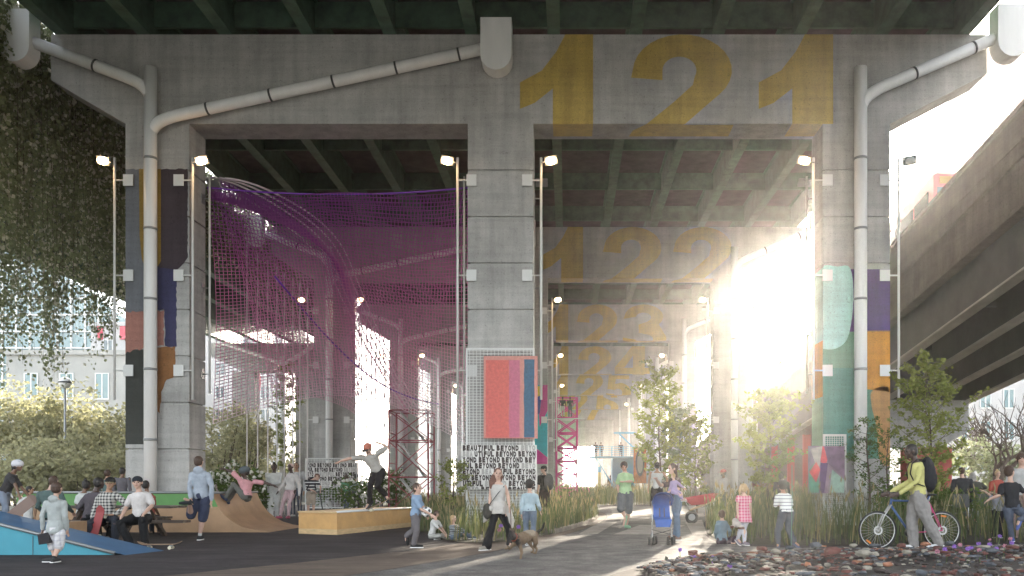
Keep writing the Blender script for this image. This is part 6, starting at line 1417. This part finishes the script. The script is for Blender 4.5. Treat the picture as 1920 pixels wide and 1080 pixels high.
# ---------------------------------------------------------------- stroller
Ys=17.55
def sp2(x,y,dy=0): v=Z(z4,x,y,Ys); v.y+=dy; return v
st=empty('pushchair',(sp2(480,800).x,Ys,0),0,'royal blue folding pushchair seen from behind the seat','pushchair')
M_rb=mat('royal_blue_fabric',(.03,.10,.36),rough=.8,var=.12,vs=8); M_nb=mat('navy_fabric',(.02,.05,.17),rough=.85)
mb=MB(); n=12
outer=[(415,600)]+[(415,500),(413,470),(420,445),(438,425),(465,416),(500,414),(528,422),(548,440),(558,465),(556,500),(550,600)]
P0=[sp2(x,y,-.22) for x,y in outer]; P1=[sp2(x+ (4 if x<480 else -4),y+10,.12) for x,y in outer]
k=len(outer); hood=[(i) for i in range(1,k-1)]
vs=[P0[i] for i in hood]+[P1[i]+Vector((0,.1,-.03)) for i in hood]; m_=len(hood); mb.add(vs,[(i,i+1,m_+i+1,m_+i) for i in range(m_-1)],0,True)
vs2=[v+Vector((0,0,.008)) for v in vs]; mb.add(vs2,[(m_+i,m_+i+1,i+1,i) for i in range(m_-1)],0,True); mb.build('hood',M_rb,st)
mb=MB(); mb.tube([P0[i]+Vector((0,-.01,0)) for i in hood],.016,6); mb.build('hood_rim',M_nb,st)
mb=MB(); back=[(424,600),(420,470),(440,440),(500,430),(540,445),(548,600)]; A=[sp2(x,y,.05) for x,y in back]; B=[v+Vector((0,.04,0)) for v in A]; n=6; mb.add(A+B,[tuple(range(n)),tuple(range(2*n-1,n-1,-1))]+[(i,i+n,(i+1)%n+n,(i+1)%n) for i in range(n)]); mb.build('seat_back',M_rb,st)
mb=MB(); A=[sp2(x,y,dy) for x,y,dy in ((422,598,.05),(548,598,.05),(542,618,-.28),(430,618,-.28))]; mb.add(A+[v-Vector((0,0,.03)) for v in A],[(0,1,2,3),(7,6,5,4),(0,4,5,1),(1,5,6,2),(2,6,7,3),(3,7,4,0)]); A=[sp2(x,y,dy) for x,y,dy in ((420,612,-.285),(548,612,-.285),(532,668,-.31),(428,668,-.31))]; mb.add(A+[v+Vector((0,.02,0)) for v in A],[(3,2,1,0),(4,5,6,7),(0,4,7,3),(1,2,6,5),(0,1,5,4),(2,3,7,6)]); mb.build('seat_cushion',M_rb,st)
for x in (468,502): mb=MB(); mb.bar(sp2(x,530,.03),sp2(x+2,598,.02),.022,.008); mb.build('harness_strap',M_dark,st)
for x,s in ((412,-1),(556,1)):
    mb=MB(); mb.tube([sp2(x,640,.1),sp2(x-8*s*0-6,750,-.22)],.012,6); mb.tube([sp2(x,480,.12),sp2(x,660,-.05),sp2(x+4*s,760,.20)],.012,6); mb.build('side_frame',M_alu,st)
mb=MB(); mb.tube([sp2(405,690,-.1),sp2(560,730,-.05)],.008,6); mb.tube([sp2(405,730,-.1),sp2(560,690,-.05)],.008,6); mb.build('folding_brace',M_dark,st)
for x,s in ((575,1),(425,-1)): mb=MB(); mb.tube([sp2(x,470,.12),sp2(x+4*s,440,.30),sp2(x+3*s,425,.42)],.014,6); mb.build('handle',M_rub,st)
for (x,y,dy) in ((382,770,-.22),(413,772,-.22),(522,772,-.22),(552,772,-.22),(430,762,.2),(447,762,.2),(568,765,.2),(584,765,.2)):
    c=sp2(x,y,dy); c.z=.086; mb=MB(); mb.tube([c-Vector((.022,0,0)),c+Vector((.022,0,0))],.085,14); mb.build('wheel',M_rub,st)
# ---------------------------------------------------------------- wheelbarrow
Yw=27.5
def wp(x,y,dy=0): v=Z(z4,x,y,Yw); v.y+=dy; return v
wbw=empty('wheelbarrow',(wp(710,580).x,Yw,0),0,'red metal wheelbarrow half in the grass behind the pushchair','wheelbarrow')
top=[wp(640,462,-.32),wp(895,420,-.32),wp(895,416,.32),wp(640,458,.32)]; bot=[wp(700,508,-.2),wp(830,500,-.2),wp(830,498,.2),wp(700,506,.2)]
mb=MB(); mb.add(top+bot,[(0,1,5,4),(1,2,6,5),(2,3,7,6),(3,0,4,7),(4,5,6,7)]); inn=[v+Vector((0,0,.012)) for v in bot]; t2=[v*1.0+((sum(top,Vector())/4)-v)*.03 for v in top]; mb.add(t2+inn,[(4,5,1,0),(5,6,2,1),(6,7,3,2),(7,4,0,3),(7,6,5,4)]); mb.build('tray',mat('red_tray_paint',(.42,.03,.045),rough=.4,var=.15,vs=5),wbw)
for s in (-.24,.24): mb=MB(); mb.tube([wp(690,548,s*.3),wp(800,505,s),wp(930,445,s)],.024,6); mb.build('handle_shaft',mat('pale_ash_timber',(.45,.32,.19)),wbw)
mb=MB(); mb.tube([wp(650,470,-.15),wp(690,545,-.1)],.014,6); mb.tube([wp(820,505,-.22),wp(812,585,-.22)],.015,6); mb.tube([wp(820,505,.22),wp(812,585,.22)],.015,6); mb.build('leg_frame',M_grey,wbw)
c=wp(708,548); c.z=.20; mb=MB(); n=24; mb.tube([c+Vector((math.cos(2*PI*j/n)*.16,0,math.sin(2*PI*j/n)*.16)) for j in range(n+1)],.055,8,caps=False); mb.build('wheel',M_rub,wbw); mb=MB(); mb.tube([c-Vector((0,.04,0)),c+Vector((0,.04,0))],.11,14); mb.build('rim',M_grey,wbw.children[-1] if False else wbw)
# ---------------------------------------------------------------- scooter, case, ball, doll
Y_=30.8
sc_=empty('kick_scooter',at(605,958,Y_),0,'black kick scooter held by the red haired boy','scooter'); mb=MB(); mb.tube([Z(z2,795,408,Y_),Z(z2,822,553,Y_)],.022,6); mb.build('steering_stem',M_dark,sc_); mb=MB(); mb.tube([Z(z2,775,410,Y_)+Vector((0,-.1,0)),Z(z2,822,402,Y_)+Vector((0,.1,0))],.028,6); mb.build('handlebar',M_dark,sc_)
q=Z(z2,822,575,Y_); mb=MB(); mb.box(q.x-.65,q.x-.02,Y_-.06,Y_+.06,.07,.10); mb.build('deck',M_dark,sc_)
for xx in (q.x+.02,q.x-.66): mb=MB(); mb.tube([(xx,Y_-.015,.06),(xx,Y_+.015,.06)],.06,12); mb.build('wheel',M_rub,sc_)
Y_=13.15; cs=empty('small_case',Z(z1,325,800,Y_),0,'small dark grey case carried by the boy in the grey hoodie','case')
A=[Z(z1,x,y,Y_) for x,y in ((280,728),(360,712),(372,790),(290,806))]; mb=MB(); mb.add(A+[v+Vector((0,.09,0)) for v in A],[(3,2,1,0),(4,5,6,7),(0,1,5,4),(1,2,6,5),(2,3,7,6),(3,0,4,7)]); mb.build('case_shell',cloth((.045,.04,.045)),cs)
mb=MB(); mb.tube([Z(z1,300,722,Y_)+Vector((0,.045,0)),Z(z1,303,700,Y_)+Vector((0,.045,0)),Z(z1,332,694,Y_)+Vector((0,.045,0)),Z(z1,338,716,Y_)+Vector((0,.045,0))],.007,6); mb.build('handle',M_dark,cs)
c=Z(z2,1598,560,16.1); fb=empty('football',c,0,'white football with dark patches under the arm of the running boy','ball'); mb=MB(); mb.ball(c,.10,20,14); mb.build('ball_shell',M_white,fb)
mb=MB(); 
for v in [(0,-1,0),(.7,-.7,.3),(-.7,-.7,.2),(0,-.6,.85),(.3,-.6,-.8),(-.6,-.4,-.75),(1,0,-.2),(-1,0,-.1),(0,0,1),(.2,.9,.3)]:
    v=Vector(v).normalized(); s=v.cross(Vector((.1,.2,1))).normalized(); u=s.cross(v); mb.add([c+v*.1012+(s*math.cos(2*PI*i/5)+u*math.sin(2*PI*i/5))*.032-v*.004 for i in range(5)]+[c+v*.103],[(i,(i+1)%5,5) for i in range(5)])
mb.build('pentagon_patches',M_dark,fb)
Y_=16.4; c=Z(z4,1045,650,Y_); b=MB(); ell(b,c,.085,.07,.075); ell(b,c+Vector((-.03,0,.06)),.06,.055,.055); ell(b,c+Vector((.08,-.02,-.06)),.07,.04,.035); ell(b,c+Vector((-.09,-.02,-.05)),.04,.035,.03)
x=remesh(b,'soft_toy',cloth((.50,.42,.36)),.009); tag(x,'cream and brown soft toy hanging from the girl in pink','soft toy'); b=MB(); ell(b,c+Vector((.08,-.03,-.075)),.072,.045,.03); ell(b,c+Vector((-.09,-.03,-.055)),.045,.036,.028); y=remesh(b,'paws',cloth((.16,.07,.05)),.009); y.parent=x
c=at(160,1000,16.9); sb=skateboard((c.x,17.0,.16),0,0,0,'red skateboard leaning upright near the seated men',col=(.30,.05,.05)); sb.rotation_euler=(0,math.radians(-70),math.radians(75)); sb.location=(c.x+.1,17.25,.38)
sb=skateboard(Z(z1,160,560,16.1),0,0,0,'wooden skateboard held upright by the helmeted child',col=(.20,.13,.10)); sb.rotation_euler=(math.radians(90),math.radians(-38),0); sb.location=Z(z1,175,540,16.1)
# ---------------------------------------------------------------- dog
Yd=14.45
def dp(x,y,dy=0): return Z(z3,x,y,Yd+dy*2.1)
b=MB()
loft_=lambda pts: [b.ball(p,r,12,9) for p,r in pts]
def chain(pts): 
    for (p,r),(q,s) in zip(pts[:-1],pts[1:]): b.tube([p,q],[r,s],12)
    for p,r in pts: b.ball(p,r*.99,12,8)
u=Yd/F/4*1.0
chain([(dp(905,760,-.14),.072),(dp(930,765,-.12),.095),(dp(965,755,-.06),.105),(dp(1000,735,.0),.092),(dp(1030,730,.05),.085),(dp(1048,735,.09),.075)])
chain([(dp(925,750,-.13),.07),(dp(895,745,-.17),.058),(dp(880,740,-.19),.055)])     # neck
b_h=[(dp(880,735,-.19),.062),(dp(868,752,-.22),.052),(dp(856,778,-.25),.034),(dp(848,800,-.27),.026)]; chain(b_h)
for x1,y1,x2,y2,dy in ((872,712,864,678,-.2),(893,712,898,674,-.16)): b.tube([dp(x1,y1+16,dy),dp(x2,y2,dy)],[.032,.006],8)
for s,pts in ((0,[(930,785,-.19,.055),(945,830,-.2,.032),(955,868,-.2,.024),(945,905,-.2,.019),(932,935,-.22,.018)]),(1,[(905,790,-.09,.05),(880,815,-.1,.030),(862,835,-.1,.022),(848,820,-.12,.018),(846,836,-.14,.017)]),
    (2,[(1045,750,.02,.070),(1058,790,.02,.042),(1048,815,.04,.028),(1066,835,.05,.020),(1060,868,.04,.018)]),(3,[(1025,750,.14,.062),(1010,790,.14,.040),(1025,812,.15,.026),(1042,835,.16,.019),(1040,862,.15,.018)])):
    chain([(dp(x,y,d),r) for x,y,d,r in pts])
    x,y,d,r=pts[-1]; ell(b,dp(x-4,y,d)+Vector((-.012,0,.0)),.036,.024,.018)
chain([(dp(1050,722,.1),.028),(dp(1075,705,.12),.022),(dp(1098,695,.13),.024),(dp(1112,672,.14),.022),(dp(1122,640,.14),.012)])
dg_=remesh(b,'dog',mat('tan_dog_fur',(.17,.115,.07),rough=.9,bump=.4,bs=60),.0085,None,3,.006,22,1)
tag(dg_,'tan young shepherd dog with black mask and black tail on a lead','dog')
# dark saddle, mask, tail and legs by position: fur colour belongs to the coat
m=MATS['tan_dog_fur']; N=m.node_tree.nodes; L=m.node_tree.links; B=N['Principled BSDF']
def blob(c,r,soft=.35):
    tc=N.new('ShaderNodeTexCoord'); vm=N.new('ShaderNodeVectorMath'); vm.operation='DISTANCE'; vm.inputs[1].default_value=tuple(c); L.new(tc.outputs['Object'],vm.inputs[0])
    nz=N.new('ShaderNodeTexNoise'); nz.inputs['Scale'].default_value=18; L.new(tc.outputs['Object'],nz.inputs[0]); ma=N.new('ShaderNodeMath'); ma.operation='MULTIPLY_ADD'; ma.inputs[1].default_value=r*.6; L.new(nz.outputs['Fac'],ma.inputs[0]); L.new(vm.outputs['Value'],ma.inputs[2])
    mr=N.new('ShaderNodeMapRange'); mr.inputs['From Min'].default_value=r*(1-soft)+r*.3; mr.inputs['From Max'].default_value=r*1.3; mr.inputs['To Min'].default_value=1; mr.inputs['To Max'].default_value=0; L.new(ma.outputs[0],mr.inputs[0]); return mr.outputs[0]
prev=None
for c,r,col in ((dp(1000,700,0),.16,(.30,.245,.18)),(dp(862,765,-.23),.24,(.012,.010,.009)),(dp(890,735,-.18),.10,(.05,.035,.03)),(dp(1110,668,.13),.20,(.012,.010,.009)),(dp(930,790,-.15),.10,(.14,.09,.06)),(dp(1060,770,.05),.11,(.13,.085,.055))):
    x=N.new('ShaderNodeMix'); x.data_type='RGBA'; x.inputs[6].default_value=(.17,.115,.07,1); x.inputs[7].default_value=(*col,1)
    if prev is not None: L.new(prev,x.inputs[6])
    L.new(blob(c,r),x.inputs[0]); prev=x.outputs[2]
L.new(prev,B.inputs['Base Color'])
mb=MB(); mb.ball(dp(866,742,-.265),.007,8,6); mb.ball(dp(884,742,-.25),.007,8,6); y=mb.build('eyes',M_eye); y.parent=dg_; mb=MB(); mb.ball(dp(846,803,-.29),.012,8,6); y=mb.build('nose',M_eye); y.parent=dg_
mb=MB(); c=dp(892,748,-.17); d=(dp(915,752,-.13)-dp(880,740,-.19)).normalized(); n=18; s_=d.orthogonal().normalized(); t_=d.cross(s_); mb.tube([c+s_*math.cos(2*PI*j/n)*.066+t_*math.sin(2*PI*j/n)*.066 for j in range(n+1)],.008,6,caps=False); y=mb.build('collar',mat('red_collar',(.30,.06,.03))); y.parent=dg_
mb=MB(); P0=Vector((Z(z3,866,515,15.4))); P1=dp(885,745,-.17); mb.tube([P0,P0.lerp(P1,.33)+Vector((-.0,0,-.02)),P0.lerp(P1,.66)+Vector((-.012,0,-.03)),P1],.008,5); y=mb.build('dog_lead',cloth((.12,.06,.04))); tag(y,'thin brown lead between the woman and the dog','lead')
# ---------------------------------------------------------------- terrace furniture
def chair(x,y,rz,label):
    PW[0]=False; c=empty('terrace_chair',(x,y,0),rz,label,'chair','dark terrace chairs')
    mb=MB(); mb.box(-.22,.22,-.22,.22,.44,.47); mb.build('seat',M_dark,c); mb=MB(); mb.box(-.22,.22,.20,.23,.62,.98); mb.build('backrest',M_dark,c)
    for sx in (-.2,.2):
        mb=MB(); mb.tube([(sx,.21,0),(sx,.215,.95)],.013,6); mb.build('leg',M_alu,c); mb=MB(); mb.tube([(sx,-.2,0),(sx,-.2,.44)],.013,6); mb.build('leg',M_alu,c); mb=MB(); mb.tube([(sx,.2,.68),(sx,-.2,.67)],.013,6); mb.build('armrest',M_alu,c)
    PW[0]=True; return c
chair(tp(1795,23.2),23.2,PI,'dark chair with metal arms under the guest in a dark jacket'); chair(tp(1840,24.2),24.2,PI,'dark chair under the grey haired guest'); chair(tp(1868,26.4),26.4,0,'dark chair under the guest in red')
tt=empty('terrace_table',(tp(1860,25.2),25.2,0),0,'light terrace table between the guests at right','table'); x=tp(1855,25.1)
mb=MB(); mb.box(x-.7,x+.8,24.75,25.45,.70,.73); mb.build('table_top',M_wmetal,tt)
for dx,dy in ((-.6,24.85),(.7,24.85),(-.6,25.35),(.7,25.35)): mb=MB(); mb.tube([(x+dx,dy,0),(x+dx,dy,.70)],.018,6); mb.build('leg',M_alu,tt)
gl=empty('beer_glass',(tp(1826,24.9),24.9,.73),0,'glass with a red drink on the terrace table','glass'); mb=MB(); mb.lathe([(0,0),(.035,0),(.045,.15),(.0,.151)],(tp(1826,24.9),24.9,.732),12); mb.build('drink',mat('amber_drink',(.55,.14,.04),rough=.2),gl); mb=MB(); mb.lathe([(.046,.151),(.047,.18),(.0,.19)],(tp(1826,24.9),24.9,.732),12); mb.build('foam',M_white,gl)
# ---------------------------------------------------------------- rubble
RM=[mat('rubble_brick_red',(.13,.055,.045),rough=.95,var=.35,vs=6,bump=.6,bs=18),mat('rubble_pale_stone',(.26,.235,.19),rough=.95,var=.3,vs=6,bump=.6,bs=18),mat('rubble_blue_grey',(.09,.095,.105),rough=.95,var=.35,vs=6,bump=.6,bs=18),mat('rubble_dark_brown',(.06,.045,.04),rough=.95,var=.4,vs=6,bump=.6,bs=18),mat('rubble_orange_brick',(.27,.12,.07),rough=.95,var=.3,vs=6,bump=.6,bs=18)]
def stone(mb,c,r,R,mi=0,blocky=False):
    a=R.uniform(0,2*PI); ca,sa_=math.cos(a),math.sin(a); sx,sy,sz=R.uniform(.8,1.5),R.uniform(.6,1.0),R.uniform(.28,.55); sd=R.uniform(0,99)
    t=MB(); t.ball((0,0,0),1,9,6); vs=[]
    for v in t.v:
        v=Vector(v); 
        if blocky: mxx=max(abs(v.x),abs(v.y),abs(v.z)); v=v.lerp(v/mxx*.85,.8)
        k=1+.38*mnoise.noise(v*1.1+Vector((sd,0,0)))+.15*mnoise.noise(v*2.7+Vector((sd,5,0))); x,y,z=v.x*sx*k*r,v.y*sy*k*r,v.z*sz*k*r
        vs.append((c[0]+x*ca-y*sa_,c[1]+x*sa_+y*ca,c[2]+z))
    mb.add(vs,t.f,mi,False)
R=random.Random(11); mb=MB(); big=[]
bx=[(p.x,p.y) for p in bedrs]
def edge_y(x):
    ps=sorted([(p.x,p.y) for p in bedrs[:-3]]); 
    for (xa,ya),(xb,yb) in zip(ps[:-1],ps[1:]):
        if xa<=x<=xb: return ya+(yb-ya)*(x-xa)/(xb-xa)
    return ps[-1][1] if x>ps[-1][0] else 0
def hill(x,y): e_=edge_y(x)-y; return max(0,min(.16,e_*.09))
for i in range(6200):
    x=R.uniform(1.0,10.5); ey=edge_y(x)
    if ey<=8.5: continue
    y=ey-abs(R.gauss(0,1.6))-R.uniform(-.06,.3) if i%3 else R.uniform(9,ey)
    if y<8.8: continue
    r=R.choice((.012,.015,.02,.03,.035,.045,.055))*R.uniform(.8,1.3)*(1 if y<ey-.3 else .6)
    u=R.random(); bl=u<.4; mi=0 if u<.20 else 4 if u<.24 else 1 if u<.42 else 2 if u<.64 else 3
    if x>6.2 and R.random()<.35: mi=R.choice((2,3))
    stone(mb,(x,y,.02+hill(x,y)+r*.3),r,R,mi,bl)
o=mb.build('rubble',RM); tag(o,kind='stuff')
kinds=[('brick_lump',0,'dull red brick lump lying among the rubble'),('pale_rock',1,'pale rough rock lying among the rubble'),('blue_rock',2,'blue grey rock lying among the rubble'),('orange_brick',4,'orange worn brick lying on the rubble')]
for j,(px,py,kk,r) in enumerate([(1300,1066,0,.16),(1430,1062,0,.15),(1560,1072,0,.20),(1690,1055,0,.15),(1620,1075,1,.17),(1455,1070,1,.16),(1845,1056,1,.13),(1700,1070,1,.14),(1365,1058,1,.12),(1640,1036,2,.17),(1780,1045,2,.16),(1530,1053,2,.2),(1900,1060,0,.17),(1735,1048,4-1,.15),(1545,1033,3,.10),(1480,1046,2,.15),(1600,1052,1,.12),(1860,1070,2,.18)]):
    nm,mi,lb=kinds[kk]; p=gd(px,py); q=MB(); stone(q,(0,0,0),r*.55,R,0,kk in (0,3)); o=q.build(nm,RM[mi]); o.location=(p.x,p.y,.05+hill(p.x,p.y)+r*.4)
    where=['near the left tip of the bed','left of the purple flowers','at the bottom centre','below the rear bicycle wheel','at the bottom right of centre','beside the left flowers','near the right flowers','below the walking man','near the left edge of the bed','under the front bicycle wheel','behind the right flowers','in the middle of the bed','in the lower right corner','under the white shoes','in the gravel below the striped boy','on the pavement edge','right of the bed middle','at the lower right'][j]
    tag(o,lb+' '+where,'rock' if kk in (1,2) else 'brick','large stones in the rubble bed')
# flowers
M_stem=mat('flower_stem',(.10,.15,.05),rough=.7); M_all=[mat('violet_petals',(.30,.15,.52),rough=.7,var=.3,vs=60),mat('dusty_pink_petals',(.48,.22,.28),rough=.7,var=.3,vs=60)]
def flower(px,py,fy,ci,label,rr=.032):
    g_=gd(px+R.uniform(-6,6),fy) if fy<1079 else gd(px,fy); Y=g_.y; h=at(px,py,Y); f_=empty('allium_flower',g_,0,label,'flower','round headed flowers on long stems')
    mb=MB(); mb.tube([g_,(g_+h)/2+Vector((R.uniform(-.03,.03),0,0)),h],.006,4); mb.build('stem',M_stem,f_); mb=MB(); mb.ball(h,rr*.55,8,6)
    for i in range(60):
        v=Vector((R.gauss(0,1),R.gauss(0,1),R.gauss(0,1))).normalized(); s=v.orthogonal().normalized()*rr*.14; mb.add([h+v*rr*.5-s,h+v*rr*.5+s,h+v*rr*1.05+s*1.6,h+v*rr*1.1-s*1.2],[(0,1,2,3)])
    mb.build('flower_head',M_all[ci],f_)
FL=[(1275,1031,1058,0),(1299,1041,1064,0),(1303,1046,1066,0),(1336,1046,1068,0),(1339,1054,1072,0),(1354,1045,1070,0),(1362,1053,1073,0),(1368,1062,1078,0)]
for i,(a,b_,c,d) in enumerate(FL): flower(a,b_,c,d,'violet round flower, number %s from the left tip of the rubble bed'%['one','two','three','four','five','six','seven','eight'][i] if False else ['leftmost lone violet flower head at the path end of the rubble','upper violet flower of the touching pair left of the stones','lower violet flower of the touching pair left of the stones','large violet flower in the left flower group','violet flower just below the large left one','violet flower right of the large left one','violet flower leaning over a red stone','lowest violet flower of the left group'][i])
nm=['low violet flower by the white shoe','pinkish flower left of the walking shoe','tall violet flower in the right group','dusty pink flower behind the tall violet one','violet flower in the middle of the right group','pinkish flower under the middle violet ones','violet flower close beside the middle one','upright violet flower right of the middle','dusty pink flower below the upright violet one','violet flower near the boy at right','small pale flower above the right stones','topmost violet flower by the kicking foot','pink flower beside the topmost violet one','violet flower at the far right of the bed','low violet flower right of the pale one','dusty pink flower on a short stem at right']
for i,(x,y,c) in enumerate([(1130,872,0),(1070,890,1),(1203,850,0),(1247,838,1),(1308,868,0),(1253,905,1),(1332,862,0),(1391,826,0),(1397,878,1),(1478,833,0),(1478,796,1),(1556,768,0),(1640,790,1),(1650,822,0),(1530,868,0),(1597,846,1)]):
    v=z5(x,y); flower(v[0],v[1],v[1]+24+R.uniform(0,10),c,nm[i],.034 if i!=10 else .024)
for i,(x,y,c,l) in enumerate([(797,665,0,'violet flower beside the knee of the dog walking woman'),(928,672,0,'violet flower between the woman and the boy in pale blue'),(785,694,1,'pink flower at the shin of the dog walking woman')]):
    v=z3(x,y); flower(v[0],v[1],1012,c,l,.045)
st=empty('thin_stake',gd(1483,1046),0,'thin green stake standing in the rubble in front of the striped boy','stake'); p=gd(1483,1046); mb=MB(); mb.tube([p,p+Vector((.02,0,1.0)),at(1485,872,p.y)],.006,5); mb.build('stake',mat('green_stake',(.12,.25,.18)),st)
# fallen leaves and twigs at the rubble edge
mb=MB()
for i in range(160):
    x=R.uniform(1.5,9); ey=edge_y(x)
    if ey<9: continue
    leaf(mb,Vector((x,ey+R.gauss(0,.18),.03+abs(R.gauss(0,.01)))),R.uniform(.03,.08),R,2)
o=mb.build('leaf_litter',mat('dark_litter',(.04,.045,.03),rough=.9)); tag(o,kind='stuff')
# ---------------------------------------------------------------- haze
hm=bpy.data.materials.new('haze'); hm.use_nodes=True; hn=hm.node_tree.nodes; hn.clear()
ho=hn.new('ShaderNodeOutputMaterial'); pv=hn.new('ShaderNodeVolumePrincipled'); hm.node_tree.links.new(pv.outputs[0],ho.inputs['Volume'])
pv.inputs['Color'].default_value=(.95,.93,.90,1); pv.inputs['Density'].default_value=.0006; pv.inputs['Anisotropy'].default_value=.85
mb=MB(); mb.box(-420,420,-70,1520,-1.2,75); hz=mb.build('haze',hm); tag(hz,kind='stuff')
